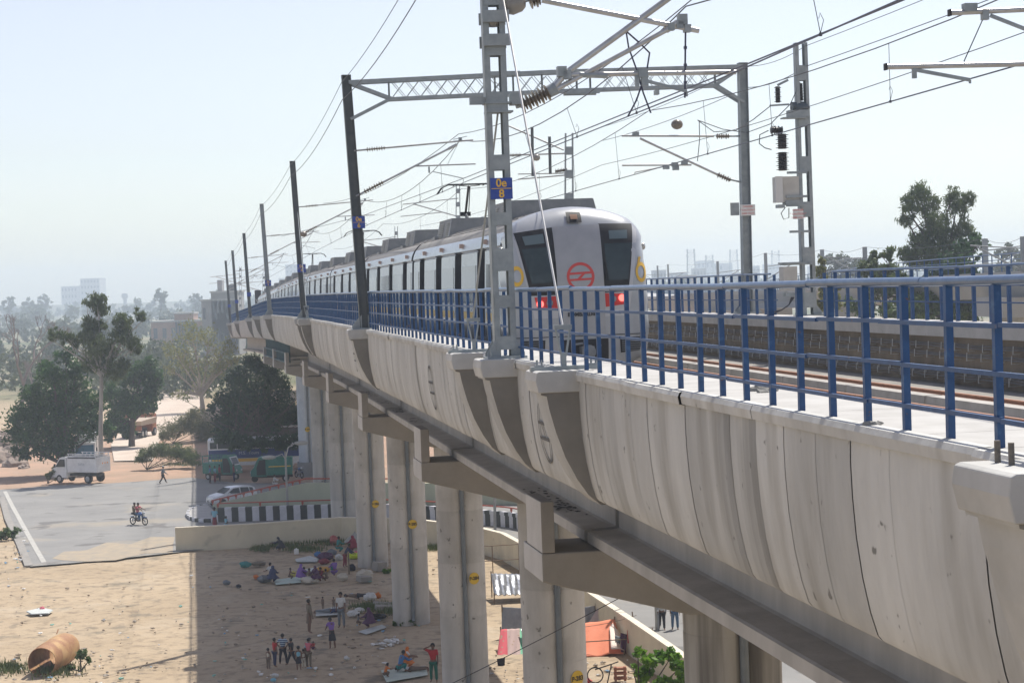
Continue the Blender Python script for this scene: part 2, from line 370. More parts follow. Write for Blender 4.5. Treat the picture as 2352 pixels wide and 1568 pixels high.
# ------------------------------------------------ piers
PN=dict(zip(PIERS,(None,'P-283','P-284','P-285','P-286','P-287',None,'P-288')))
PL=['nearest round concrete pier, dark water streaks, beside the green leafy bush',
 'broad round concrete pier standing between the tarpaulin tents',
 'round concrete pier whose yellow disc reads P-284, beside the silver sheet shelter',
 'round concrete pier whose yellow disc reads P-285, grass clump at its foot',
 'round concrete pier whose yellow disc reads P-286, bundles heaped at its foot',
 'round concrete pier rising from behind the cream wall, below the street lamp side',
 'round concrete pier half hidden between the far columns',
 'pale bluish round pier on a wide round base behind the green autorickshaw vans',
 'far round concrete pier behind the dark bushy tree','farther round concrete pier hidden behind the tree','farthest round pier behind the tree']
mYd=M('disc_yellow',(.62,.40,.03),None,rough=.6)
for i,y in enumerate(PIERS[:8]):
    tc=4.5
    c=W(y,tc,0); zt=EYE-6.15+dz(y)
    T=thing('viaduct_pier',PL[i],'pier',(c.x,c.y,0))
    mb=MB(); N=72; R=.94
    ang0=math.atan2(-U3.y,-U3.x)
    secs=[];zs=[0,.01]
    zz=[-.3]; h=-.3
    while h<zt-1.2: h+=2.1; zz.append(min(h,zt+.1))
    if zz[-1]<zt: zz.append(zt+.1)
    for q in range(len(zz)-1):
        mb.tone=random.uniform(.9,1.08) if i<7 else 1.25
        ring=[]
        for zc in(zz[q],zz[q+1]):
            rr=[]
            for k in range(N):
                an=2*math.pi*k/N; d=abs((an-ang0+math.pi)%(2*math.pi)-math.pi); r=R-.17*math.exp(-(d/.24)**2)
                r-=.006 if (zc==zz[q] and q) else 0
                rr.append(Vector((c.x+r*math.cos(an),c.y+r*math.sin(an),zc)))
            ring.append(rr)
        mb.loft(ring,caps=(q==len(zz)-2))
    mb.build('column',M('concrete_pier_wet',(.44,.42,.38),(.30,.283,.25),1.1,.9,0,.15,(1,1,.22),col3=(.13,.12,.105),scale3=1.6,c3=(.5,.64),m3=(1,1,.05),tone=True) if i==0 else mPier if i<7 else M('pale_blue_pier',(.42,.46,.5),(.34,.38,.42),1,.8,tone=True),T,smooth=True)  # last built column paler and bluer than the others
    mb=MB(); pc=c+(-U3)*(R-.10); mb.tube([(pc.x,pc.y,.5),(pc.x,pc.y,zt)],.085,12)
    for hh in(2.2,5.1,8): mb.tube([(pc.x,pc.y,hh),(pc.x,pc.y,hh+.14)],.1,12)
    mb.tube([(pc.x,pc.y,.5),(pc.x-U3.x*.1,pc.y-U3.y*.1,.2)],.085,12)
    mb.build('drain_pipe',mPipe,T,smooth=True)
    if i==7:
        mb=MB(); mb.lathe((c.x,c.y,-.2),(0,0,1),[(0,1.12),(1.45,1.12),(1.45,.9)],40); mb.build('round_base',M('base_conc',(.28,.3,.31),(.22,.23,.23),1,.9),T,smooth=True)
    # cap beam
    prof=[(.66,-4.99),(.66,-5.52),(3.45,-6.3),(5.55,-6.3),(10.4,-5.6),(10.4,-4.99)]
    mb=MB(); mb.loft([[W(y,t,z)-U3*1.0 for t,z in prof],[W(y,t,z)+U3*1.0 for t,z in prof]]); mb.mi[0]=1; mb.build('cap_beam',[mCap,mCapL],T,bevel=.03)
    mb=MB(); up=[(.67,-4.982),(.92,-4.982),(.92,-4.03),(.67,-4.03)]
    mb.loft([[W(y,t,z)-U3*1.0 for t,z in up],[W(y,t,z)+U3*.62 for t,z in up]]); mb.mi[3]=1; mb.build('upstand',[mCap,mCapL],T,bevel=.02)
    mb=MB()
    for t in(2.6,7.6):
        for s in(-.6,.6): mb.box(W(y,t,-4.975)+U3*s,(.6,.5,.025),(V3,U3,Z3))
    build_each(mb,'bearing',mBlack,T)
    nm=PN[PIERS[i]]
    if nm:
        pz,an={1:(5.5,.74),2:(5.4,.54),3:(5.1,.25),4:(3.9,.3),5:(5.2,1.35),7:(4.3,-.06)}[i]
        vd=Vector((-c.x,-c.y,0)).normalized(); dirv=Matrix.Rotation(an,3,'Z')@vd
        ax=Vector((-dirv.y,dirv.x,0)).normalized()
        pos=Vector((c.x,c.y,pz))+dirv*(R+.012)
        mb=MB(); mb.lathe(pos-dirv*.02,dirv,[(0,.235),(.02,.235)],28); d=mb.build('number_disc',mYd,T)
        text_mesh('disc_lettering',nm,.19,pos+dirv*.006,ax,Z3,mBlack,d,bold=.006)
        d.location=(0,0,0)
# ================================================ railings
def railing(name,label,t,Y0,Y1,zb,group,nrails,top_r,dyn=.905,gaps=(),PWD=.056,HH=1.2):
    c=W(Y0,t,zb); T=thing(name,label,'railing',(c.x,c.y,c.z),group)
    Y=Y0; ys=[]
    while Y<Y1: ys.append(Y); Y+=dyn
    def inb(y): return not any(a<y<b for a,b in gaps)
    ys=[y for y in ys if inb(y)]
    rest=MB()
    for i,y in enumerate(ys):
        j=random.uniform(-.012,.012); jx=random.uniform(-.01,.01)
        mb=MB() if i<100 else rest
        a=W(y,t,zb-.03); b=W(y,t,zb+HH-.03)+V3*jx+U3*j
        mb.bar(a,b,PWD,PWD,up=U3)
        if i<100: mb.build('post',mBlue,T)
    if rest.v: tag(rest.build('post',mBlue,T),kind='stuff')
    mb=MB(); y=Y0-.6; 
    while y<Y1+.4:
        L=min(dyn*3.1,Y1+.5-y)
        if inb(y+.3) and inb(y+L):
            j0,j1=random.uniform(-.012,.012),random.uniform(-.012,.012)
            n=4; pts=[W(y+(L-.01)*q/n,t,zb+HH+j0+(j1-j0)*q/n) for q in range(n+1)]
            mb.tube(pts,top_r,12)
        y+=L
    mb.build('handrail',mBlueTop,T,smooth=True)
    for h in nrails:
        mb=MB(); y=Y0-.5
        while y<Y1+.3:
            L=random.choice([1.6,2.4,2.7])
            if inb(y+.2) and inb(y+L-.3):
                j=random.uniform(-.012,.012); k=random.uniform(-.01,.01)
                mb.bar(W(y,t,zb+h+j)-V3*(.035+k),W(min(y+L-.008,Y1+.4),t,zb+h+j*.3)-V3*(.035+k),.032,.034)
            y+=L
        mb.build('mid_rail',mBlue,T)
    return T
railing('blue_railing','blue steel railing with pale handrail along the near edge of the walkway',0.0,10.4,262,-1.28,None,(.2,.53,.865),.036,HH=1.18)
railing('blue_railing','blue steel railing on the far side of the viaduct beyond the second track',TR-.05,30,150,-1.26,None,(.45,.83),.03,dyn=1.0,gaps=((55.6,59.3),),PWD=.08,HH=1.28)
# ================================================ tracks
def track(name,label,tc,r0):
    c=W(30,tc,-2.4); T=thing(name,label,'railway track',(c.x,c.y,c.z))
    for s in(-1,1):
        mb=MB(); mp=MB(); mt=MB(); tt=tc+s*.84
        for a,b in zip(Ys,Ys[1:]):
            mb.loft([[W(y,tt+dx,z) for dx,z in((-.07,-2.42),(-.07,-2.41),(-.015,-2.405),(-.012,-2.385),(-.034,-2.375),(-.034,-2.345),(.034,-2.345),(.034,-2.375),(.012,-2.385),(.015,-2.405),(.07,-2.41),(.07,-2.42))] for y in(a,b)],caps=False)
        y=9.0; 
        while y<275:
            L=4.6; mp.tone=random.uniform(.9,1.1)
            mp.loft([[W(q,tt+dx,z) for dx,z in((-.42,-2.66),(-.40,-2.415),(.40,-2.415),(.42,-2.66))] for q in(y,y+L-.12)],close=False,caps=False)
            for q in(y,y+L-.12): mp.quad(W(q,tt-.42,-2.66),W(q,tt+.42,-2.66),W(q,tt+.4,-2.415),W(q,tt-.4,-2.415))
            y+=L
        mp.build('track_plinth',M('plinth_concrete',(.42,.40,.37),(.33,.31,.28),2,.9,0,.1,tone=True),T,fix=False)
        mb.build('rail',mRust,T)
    return T
track('railway_track','left railway track carrying the train, rusty rails on concrete plinths',3.57,0)
track('railway_track','right railway track, empty, rusty rails on concrete plinths',7.75,0)
# kerb-like upstand between tracks and cable trough
mb=MB()
for a,b in zip(Ys,Ys[1:]): mb.loft([[W(y,t,z) for t,z in((5.4,-2.64),(5.4,-2.42),(5.62,-2.42),(5.62,-2.64))] for y in(a,b-.02)],caps=False)
mb.build('drain_kerb',M('plinth_concrete',None),deck)
# cables with hooks along the far wall
mCable=M('grey_cable',(.16,.155,.15),(.1,.1,.1),3,.7)
cb=thing('cable_bundle','grey signalling cables hung on hooks along the brown far wall','cables',W(40,TR-1.1,-2))
for z,tt in((-1.72,1.05),(-1.92,1.09),(-2.25,1.12),(-2.38,1.16)):
    for q in range(2):
        pts=[]; y=24
        while y<110: pts.append(W(y,TR-tt-.03*q,z-.05*q+random.uniform(-.018,.018))); y+=.55
        m_=MB(); m_.tube(pts,.02,5); m_.build('cable',mCable,cb,smooth=True)
    m_=MB(); y=24.2
    while y<90: m_.bar(W(y,TR-tt-.07,z-.13),W(y,TR-tt-.06,z+.05),.016,.012,up=U3); m_.bar(W(y,TR-tt-.05,z-.12),W(y,TR-.96,z-.12),.012,.012); y+=.8
    tag(m_.build('hook',M('zinc_hook',(.62,.62,.6),None,rough=.4,metal=.3),cb),kind='stuff')
# ================================================ catenary masts
def insulator(mb,a,b,r,nd,rin=.45):
    a=Vector(a);b=Vector(b);d=b-a;L=d.length; pr=[(0,r*rin)]
    for k in range(nd):
        x=L*(k+.5)/nd; pr+=[(x-L*.28/nd,r*rin),(x,r*(1 if k%2==0 else .8)),(x+L*.1/nd,r*(1 if k%2==0 else .8)),(x+L*.24/nd,r*rin)]
    pr.append((L,r*rin)); mb.lathe(a,d,pr,14)
def sign_plate(T,Y,t,z,w_,h_,top,bot,face,tsize):
    ax=Vector((-face.y,face.x,0)).normalized(); c=W(Y,t,z)
    s=MB(); s.box(c,(w_,.012,h_),(ax,face,Z3)); p=s.build('number_plate',mSignB,T)
    f=c+face*.008
    text_mesh('lettering',top,tsize,f+Z3*h_*.25,ax,Z3,mSignY,p,bold=.004); text_mesh('lettering',bot,tsize,f-Z3*h_*.26,ax,Z3,mSignY,p,bold=.004)
    l=MB(); l.box(f,(w_*.9,.004,.012),(ax,face,Z3)); l.build('divider_line',mSignY,p)
def cantilever(T,Y,t0,sgn,zt,zb,tcat,zcat,tcon,zcon,extra=0):
    P=lambda t,z:W(Y,t,z)
    top0=(t0+sgn*.13,zt); topn=(tcat+sgn*.42,zcat+.02)
    def lerp(a,b,k): return (a[0]+(b[0]-a[0])*k,a[1]+(b[1]-a[1])*k)
    i0=lerp(top0,topn,.10); i1=lerp(top0,topn,.26)
    mi=MB(); insulator(mi,P(*i0),P(*i1),.085,8,.3); mi.build('insulator',mIns,T,smooth=True)
    mt=MB(); mt.tube([P(*top0),P(*i0)],.03,8); mt.tube([P(*i1),P(*topn)],.03,10); mt.build('top_tube',mAlu,T,smooth=True)
    d0=(t0+sgn*.13,zb); dn=(tcat-sgn*.12,zcat-.12)
    j0=lerp(d0,dn,.08); j1=lerp(d0,dn,.27)
    mi=MB(); insulator(mi,P(*j0),P(*j1),.09,8,.35); mi.build('insulator',mIns,T,smooth=True)
    mt=MB(); mt.tube([P(*d0),P(*j0)],.03,8); mt.tube([P(*j1),P(*dn)],.034,10); mt.tube([P(*lerp(d0,dn,.92)),P(*dn)],.05,10); mt.build('diagonal_tube',mAlu,T,smooth=True)
    r0=lerp(d0,dn,.58); r0=(r0[0],r0[1]); rn=(tcon+sgn*.42,r0[1]+.02)
    mt=MB(); mt.tube([P(*r0),P(*rn)],.024,8); mt.build('registration_tube',mAlu,T,smooth=True)
    a0=(tcon-sgn*1.1,r0[1]-.03); mt=MB(); mt.bar(P(*a0),P(a0[0],a0[1]-.2),.05,.05,up=U3); mt.tube([P(a0[0]+sgn*.12,a0[1]-.16),P(tcon,zcon+.12),P(tcon,zcon+.01)],.016,6); build_each(mt,'steady_arm',mGalv,T)
    mt=MB(); mt.box(P(tcat,zcat+.06),(.10,.12,.10),(V3,U3,Z3)); mt.bar(P(tcat-.22,zcat+.05),P(tcat+.22,zcat+.14),.02,.02); mt.tube([P(tcat-sgn*.03,zcat),P(tcon-sgn*.5,r0[1]+.02)],.008,5); mt.build('clamp',mGalv,T)
def hmast(T,Y,t,z0,H,lean,mat,w_=.29,dpt=.26,name='column'):
    # H-section post, flanges facing the track
    top=(t+lean*H)
    mb=MB()
    for s in(-1,1):
        mb.bar(W(Y,t,z0)+V3*s*w_/2,W(Y,top,z0+H)+V3*s*w_/2*.9,dpt,.02,up=V3)
    mb.bar(W(Y,t,z0),W(Y,top,z0+H),.018,w_,up=V3)
    mb.box(W(Y,top,z0+H),(w_,dpt,.03),(V3,U3,Z3))
    return mb.build(name,mat,T)
def base_gusset(T,Y,t,z0,r=.36):
    mb=MB(); mb.box(W(Y,t,z0+.02),(r*2,.56,.05),(V3,U3,Z3))
    for sx in(-1,1):
        for s in(-.13,.13):
            a=W(Y,t,z0+.045)+U3*s
            mb.prism([a+V3*sx*.1,a+V3*sx*r*.95,a+V3*sx*r*.95+Z3*.06,a+V3*sx*.1+Z3*.42],U3*.02)
        for s in(-.2,.2): mb.tube([W(Y,t,z0)+V3*sx*r*.8+U3*s,W(Y,t,z0+.14)+V3*sx*r*.8+U3*s],.018,6)
    mb.build('base_plate',mGalv,T)
FACE=-U3
mastlab={'E':'dark steel catenary mast with blue plate 0e over 4 on the left parapet','D':'pale grey catenary mast, third back from the camera on the left parapet',
 'C':'dark catenary mast, fourth back on the left parapet, row of bolt holes','B':'thin dark catenary mast, second from the far end of the left parapet','A':'farthest and leftmost catenary mast where the left parapet ends'}
for (k,y),zs in zip(MASTS_L[1:],(1.3,1.05,1.0,.95,.95)):
    tb=-.22; T=thing('catenary_mast',mastlab[k],'mast',W(y,tb,-1.25),'catenary masts along the left parapet')
    mt=mGalv if k=='D' else mGalvD
    hmast(T,y,tb,-1.25,8.05,-.036,mt); base_gusset(T,y,tb,-1.27)
    sign_plate(T,y-.2,tb-.05,zs,.44,.42,'0e',{'E':'4','D':'2','C':'0','B':'1','A':'1'}[k],FACE,.2) if k in('E','D') else (lambda s:(s.box(W(y-.2,tb-.05,zs),(.4,.012,.4),(V3,U3,Z3)),s.build('number_plate',mSignB,T)))(MB())
    cantilever(T,y,-.42,1,4.45,3.0,3.15,4.68,3.2,3.35)
    if k=='E':
        mb=MB(); mb.blob(W(y,-.1,3.05)-U3*.2,(.19,.19,.14),10,6); mb.build('insulator',mIns,T,smooth=True)
# portal gantry
Yp=64.0
T=thing('portal_gantry','tall steel portal gantry spanning both tracks, blue plate 0e over 6 on its left post','gantry',W(Yp,-.2,-1.25))
hmast(T,Yp,-.17,-1.25,8.1,-.036,mGalvD,.3,.3,'left_post'); base_gusset(T,Yp,-.17,-1.27,.42)
hmast(T,Yp,12.55,-1.25,8.25,.012,mGalv,.3,.3,'right_post'); base_gusset(T,Yp,12.55,-1.25,.42)
sign_plate(T,Yp-.2,-.25,2.15,.40,.39,'0e','6',FACE,.2)
def TP(t,z): return W(Yp,t,z)
mb=MB()
def chord(z0,z1,za,zb,ta,tb_,yo): mb.bar(TP(ta,za)+U3*yo,TP(tb_,zb)+U3*yo,.09,.10)
for yo in(-.22,.22):
    mb.bar(TP(-.4,6.62)+U3*yo,TP(6.1,6.82)+U3*yo,.07,.12); mb.bar(TP(6.1,6.82)+U3*yo,TP(12.6,6.88)+U3*yo,.07,.12)
    mb.bar(TP(.9,6.06)+U3*yo,TP(6.1,6.2)+U3*yo,.07,.1); mb.bar(TP(6.1,6.2)+U3*yo,TP(11.7,6.28)+U3*yo,.07,.1)
    mb.bar(TP(-.35,6.6)+U3*yo,TP(.95,6.08)+U3*yo,.05,.09); mb.bar(TP(12.6,6.86)+U3*yo,TP(11.7,6.3)+U3*yo,.05,.09)
    mb.bar(TP(-.38,5.45)+U3*yo,TP(.9,6.06)+U3*yo,.05,.09); mb.bar(TP(12.62,5.7)+U3*yo,TP(11.7,6.28)+U3*yo,.05,.09)
    for t in(.9,4.35,4.95,5.9,7.05,7.5,11.7): mb.bar(TP(t,6.05+.02*t),TP(t,6.72+.012*t),.1,.05,up=V3)
    for t in(4.6,7.2):
        for z in(6.15,6.8): 
            mb.box(TP(t,z)+U3*yo*1.3,(1.1,.012,.13),(V3,U3,Z3))
mb.build('truss_beam',mGalv,T)
mb=MB()
for yo in(-.2,.2):
    t=1.0
    while t<11.4:
        if not(4.3<t<5.0 or 6.9<t<7.6): mb.tube([TP(t,6.1+.016*t)+U3*yo,TP(t+.42,6.62+.016*t)+U3*yo],.011,4); mb.tube([TP(t+.42,6.1+.016*t)+U3*yo,TP(t,6.62+.016*t)+U3*yo],.011,4)
        t+=.46
build_each(mb,'lacing_bar',mGalv,T)
cantilever(T,Yp,-.42,1,4.45,3.0,3.15,4.68,3.2,3.35)
# right side cantilevers of the portal post
def PP(x,y): t,z=PS(x,y,Yp); return W(Yp,t,z)
mb=MB(); mb.tube([PP(1428,312),PP(1640,313)],.035,8); mb.build('top_tube',mAlu,T,smooth=True)
mb=MB(); insulator(mb,PP(1645,313),PP(1675,313),.1,6); mb.build('insulator',mIns,T,smooth=True)
mb=MB(); mb.tube([PP(1675,313),PP(1700,313)],.03,8); mb.tube([PP(1675,412),PP(1700,418)],.03,8); mb.build('bracket_tube',mGalv,T)
mb=MB(); mb.tube([PP(1470,318),PP(1650,402)],.04,8); build_each(mb,'diagonal_tube',mAlu,T,smooth=True)
mb=MB(); insulator(mb,PP(1648,401),PP(1678,414),.1,6); mb.build('insulator',mIns,T,smooth=True)
mb=MB(); mb.tube([PP(1429,380),PP(1588,379)],.028,8); mb.tube([PP(1458,402),PP(1458,396),PP(1535,381)],.02,6); mb.build('registration_tube',mAlu,T,smooth=True)
mb=MB()
for x,y in((1460,308),(1550,378),(1572,374),(1530,384),(1552,386)): mb.box(PP(x,y),(.2,.14,.14),(V3,U3,Z3))
build_each(mb,'clamp',mGalv,T)
# caution plates
def caution(T,Y,t,z,w_=.5,h_=.36):
    c=W(Y,t,z)-U3*.18; s=MB(); s.box(c,(w_,.012,h_),(V3,U3,Z3)); p=s.build('warning_plate',mWhite,T); f=c-U3*.008
    for tx,sz,dzz in(('DANGER',.085,.115),('* CAUTION *',.085,0),('25000 VOLTS',.075,-.11)): text_mesh('lettering',tx,sz,f+Z3*dzz,V3,Z3,mRed,p)
caution(T,Yp,12.62,2.15); mb=MB(); mb.box(W(Yp,12.2,2.2)-U3*.1,(.3,.02,.42),(V3,U3,Z3)); mb.build('side_plate',mGalv,T)
mb=MB()
for s in(-.35,.35): mb.box(W(Yp,12.55,-1.2)+V3*s,(.3,.5,.14),(V3,U3,Z3))
# ---- lattice masts
def lattice(T,Y,t,z0,H,w0,w1,lean=0,pitch=1.12,dp=.22,plate=.42,phase=0,lst=None):
    mb=MB(); tt=t+lean*H
    for s in(-1,1):
        a=W(Y,t,z0)+V3*s*w0/2; b=W(Y,tt,z0+H)+V3*s*w1/2
        mb.bar(a,b,dp,.014,up=V3)                       # web
        for q in(-1,1): mb.bar(a-V3*s*.045+U3*q*dp/2,b-V3*s*.045+U3*q*dp/2,.014,.095,up=V3)
    mb.build('channel',mGalv,T)
    mb=MB(); h=phase
    for hc,ph in(lst or []):
        for q in(-1,1): mb.box(W(Y,t+lean*hc,z0+hc)+U3*q*(dp/2+.014),(w0-.03,.012,ph),(V3,U3,Z3))
    while h<H-.1 and not lst:
        k=h/H; wd=w0+(w1-w0)*k; c=W(Y,t+lean*h,z0+h)
        for q in(-1,1): mb.box(c+U3*q*(dp/2+.014),(wd-.05,.012,plate),(V3,U3,Z3))
        h+=pitch
    build_each(mb,'batten_plate',mGalv,T)
Y8=34.2; T=thing('catenary_mast','near grey lattice mast with blue plate 0e over 8, in front of the train','mast',W(Y8,-.15,-1.25),'catenary masts along the left parapet')
lattice(T,Y8,-.255,-1.25,9.6,.36,.37,0,.78,.24,.30,.32,[(.25,.23),(.96,.21),(1.67,.38),(2.37,.22),(3.33,.26),(4.35,.35),(5.28,.27),(6.1,.2),(6.9,.25)])
base_gusset(T,Y8,-.255,-1.27,.34)
sign_plate(T,Y8-.2,-.245,1.63,.38,.36,'0e','8',FACE,.19)
def P8(x,y,dy=0): t,z=PS(x,y,Y8+dy); return W(Y8+dy,t,z)
mb=MB()
for x0,x1,y0,y1 in((1106,1162,30,52),(1108,1164,82,108)):
    for q in(-.2,.2): 
        a=P8((x0+x1)/2,(y0+y1)/2); mb.box(a+U3*q,(.46,.05,.2),(V3,U3,Z3))
mb.box(P8(1120,232),(.62,.1,.12),(V3,U3,Z3)); mb.box(P8(1185,228),(.2,.3,.2),(V3,U3,Z3)); mb.box(P8(1145,258),(.46,.34,.03),(V3,U3,Z3)); mb.box(P8(1140,238),(.44,.34,.03),(V3,U3,Z3))
build_each(mb,'clamp_channel',mGalv,T)
mb=MB(); insulator(mb,P8(1195,243),P8(1260,212),.15,9,.35); mb.build('insulator',mIns,T,smooth=True)
mb=MB(); insulator(mb,P8(1215,3),P8(1240,-4),.15,4,.35); mb.build('insulator',mIns,T,smooth=True)
mb=MB(); mb.tube([P8(1185,245),P8(1196,242)],.04,8); mb.tube([P8(1255,212),P8(1275,200)],.09,12); mb.tube([P8(1262,216),P8(1280,208)],.07,10); build_each(mb,'end_fitting',mGalv,T,smooth=True)
mb=MB(); mb.tube([P8(1268,206),P8(1300,168),P8(1545,-10)],.055,14); build_each(mb,'diagonal_tube',mAlu,T,smooth=True)
mb=MB(); mb.tube([P8(1272,208),P8(1340,172),P8(1545,62)],.042,12); mb.tube([P8(1530,70),P8(1556,52)],.06,10); build_each(mb,'diagonal_tube',mAlu,T,smooth=True)
mb=MB(); mb.tube([P8(1245,1),P8(1605,71)],.048,12); mb.build('top_tube',mAlu,T,smooth=True)
mb=MB(); mb.tube([P8(1310,172),P8(1690,166)],.042,12); mb.build('registration_tube',mAlu,T,smooth=True)
mb=MB(); mb.tube([P8(1330,172),P8(1395,174)],.05,10); mb.box(P8(1463,182),(.07,.07,.3),(V3,U3,Z3)); mb.box(P8(1480,178),(.12,.1,.3),(V3,U3,Z3)); mb.bar(P8(1480,185),P8(1577,210),.06,.05); mb.tube([P8(1577,210),P8(1578,222)],.02,6); build_each(mb,'steady_arm',mGalv,T)
mb=MB()
for x,y,s in((1567,45,.16),(1540,62,.12),(1560,58,.12),(1290,165,.16),(1302,172,.14),(1578,66,.12),(1474,168,.14),(1508,213,.07)): mb.box(P8(x,y),(s,.14,s*1.1),(V3,U3,Z3))
build_each(mb,'clamp',mGalv,T)
mb=MB(); mb.lathe(P8(1157,20),P8(1192,6)-P8(1157,20),[(0,.05),(.06,.13),(.12,.165),(.28,.165),(.36,.12),(.4,.04)],18); mb.build('disc_insulator',M('grey_insulator',(.26,.245,.22),None,rough=.35),T,smooth=True)
mb=MB(); mb.tube([P8(1138,28),P8(1160,18)],.03,8); mb.tube([P8(1188,10),P8(1225,-2)],.02,8); mb.build('link',mGalv,T)
mb=MB(); mb.lathe(P8(1130,62),P8(1130,50)-P8(1130,62),[(0,.1),(.05,.14),(.16,.14),(.22,.06)],14); mb.build('disc_insulator',M('grey_insulator',None),T,smooth=True)
# black jumper loops
jm=thing('jumper_cable','thick black jumper loops hanging crosswise from the upper diagonal tube','cable',P8(1438,72))
for pts in(((1438,72),(1444,110),(1462,160),(1478,215),(1495,260)),((1438,72),(1470,100),(1492,122),(1486,160),(1462,230),(1442,268)),):
    mb=MB(); mb.tube([P8(*p) for p in pts],.016,6); mb.build('loop',mWireB,jm,smooth=True)
mb=MB(); mb.tube([P8(1575,40),P8(1574,120),P8(1573,225)],.018,6)
for yy in(110,150,190): mb.box(P8(1574,yy),(.05,.05,.05),(V3,U3,Z3))
mb.build('loop',mWireB,jm)
# guy rods with foot brackets
def guy(label,ya,ta,za,yf,tf):
    f=W(yf,tf,-1.27); T=thing('guy_rod',label,'guy rod',(f.x,f.y,f.z))
    a=W(ya,ta,za); d=(a-f).normalized(); mb=MB(); mb.tube([f+Z3*.62,a],.018,8); mb.build('rod',mAlu if yf<34 else mGalv,T,smooth=True)
    mb=MB(); mb.box(f+Z3*.03,(1.0,.14,.06),(V3,U3,Z3))
    for s in(-.4,.4):
        for q in(0,.07): mb.tube([f+V3*(s+q),f+V3*(s+q)+Z3*.16],.017,6)
        mb.box(f+V3*(s+.03)+Z3*.06,(.12,.12,.05),(V3,U3,Z3))
    mb.build('base_plate',mGalv,T)
    mb=MB(); mb.box(f+Z3*.14,(.07,.03,.22),(V3,U3,Z3)); mb.box(f+Z3*.62,(.26,.07,.07),(V3,U3,Z3))
    for s in(-.11,.11): mb.tube([f+V3*s*.3+Z3*.2,f+V3*s+Z3*.62],.018,6)
    mb.build('turnbuckle',mGalv,T)
guy('bright steel guy rod slanting from the near lattice mast down to the right parapet foot',34.1,-.1,5.0,28.9,-.25)
guy('grey guy rod slanting from the near lattice mast to a foot on its left',34.3,-.2,3.0,37.9,-.25)
guy('thin guy rod beside the mast with blue plate 0e over 4',102.6,-.35,4.2,98.6,-.3)
# ---- right lattice mast with switchgear
Yr=57.5; TRm=12.6
T=thing('catenary_mast','lattice mast on the far side carrying black insulators and a white switch cabinet','mast',W(Yr,TRm,-1.3))
lattice(T,Yr,TRm,-1.3,8.15,.42,.36,-.0,1.35,.24,.45,.5)
def PR(x,y,dy=0): t,z=PS(x,y,Yr+dy); return W(Yr+dy,t,z)
mb=MB()
for x0,x1,y in((1802,1850,452),(1802,1850,472),(1810,1856,532),(1788,1862,606),(1804,1850,397)): mb.box((PR(x0,y)+PR(x1,y))/2-U3*.16,((PR(x1,y)-PR(x0,y)).length,.05,.07),(V3,U3,Z3))
mb.box(PR(1830,262)-U3*.1,(.62,.3,.2),(V3,U3,Z3)); mb.box(PR(1820,272)-U3*.1,(.7,.35,.04),(V3,U3,Z3)); mb.bar(PR(1786,196),PR(1810,184),.06,.07); mb.bar(PR(1768,243),PR(1812,240),.08,.05)
build_each(mb,'bracket_channel',mGalv,T)
for a,b,r,n in(((1786,199),(1787,236),.11,7),((1838,192),(1840,232),.10,11),((1770,298),(1797,300),.13,7),((1796,308),(1797,342),.20,7),((1797,350),(1798,392),.20,9)):
    mb=MB(); insulator(mb,PR(*a),PR(*b),r,n,.62); mb.build('insulator',mInsB,T,smooth=True)
mb=MB(); mb.tube([PR(1818,246),PR(1850,246)],.15,12); mb.blob(PR(1838,248),(.3,.2,.2),10,6); mb.build('current_transformer',M('dark_slate_paint',(.07,.09,.10),None,rough=.4),T,smooth=True)
mb=MB(); c=(PR(1776,404)+PR(1840,466))/2; mb.box(c+U3*.1,(.72,.42,.76),(V3,U3,Z3)); mb.build('cabinet',M('cream_cabinet',(.55,.53,.48),(.46,.44,.4),3,.5),T,bevel=.01)
mb=MB(); mb.box(PR(1785,436)-U3*.2,(.22,.03,.78),(V3,U3,Z3)); mb.build('cabinet_door',M('pale_cabinet_door',(.62,.61,.58),None,rough=.5),T)
mb=MB(); mb.box(PR(1820,466)-U3*.0,(.5,.4,.12),(V3,U3,Z3)); mb.box(PR(1792,474),(.2,.3,.1),(V3,U3,Z3)); mb.build('cabinet_shelf',mGalv,T)
mb=MB(); mb.tube([PR(1804,476),PR(1794,490),PR(1800,504),PR(1812,500),PR(1812,478)],.014,6); mb.build('cable_loop',mWire,T,smooth=True)
mb=MB(); mb.tube([PR(1765,300),PR(1745,310),PR(1744,330),PR(1757,340),PR(1772,344)],.016,6); mb.build('cable_loop',mWire,T,smooth=True)
caution(T,Yr,(PS(1829,492,Yr)[0]),PS(1829,492,Yr)[1],.32,.3)
mb=MB(); c=PR(1812,640); mb.box(c+U3*.05,(.44,.42,.72),(V3,U3,Z3)); mb.build('lower_cabinet',M('cream_cabinet',None),T,bevel=.01)
mb=MB(); mb.box(PR(1818,604)+U3*.05,(.62,.6,.05),(V3,U3,Z3)); mb.build('cabinet_roof',mGalv,T); mb=MB(); mb.box(PR(1815,676),(.34,.3,.1),(V3,U3,Z3)); mb.build('cabinet_foot',mGalv,T)
for q,(x,y) in enumerate(((1770,718),(1776,716),(1783,717))):
    mb=MB(); mb.tube([PR(1818+q*3,682),PR(1812,700),PR(1795,712),PR(x,y),PR(x-10,726)],.018,6); mb.build('cable_loop',mWire,T,smooth=True)
base_gusset(T,Yr,TRm,-1.28,.4)
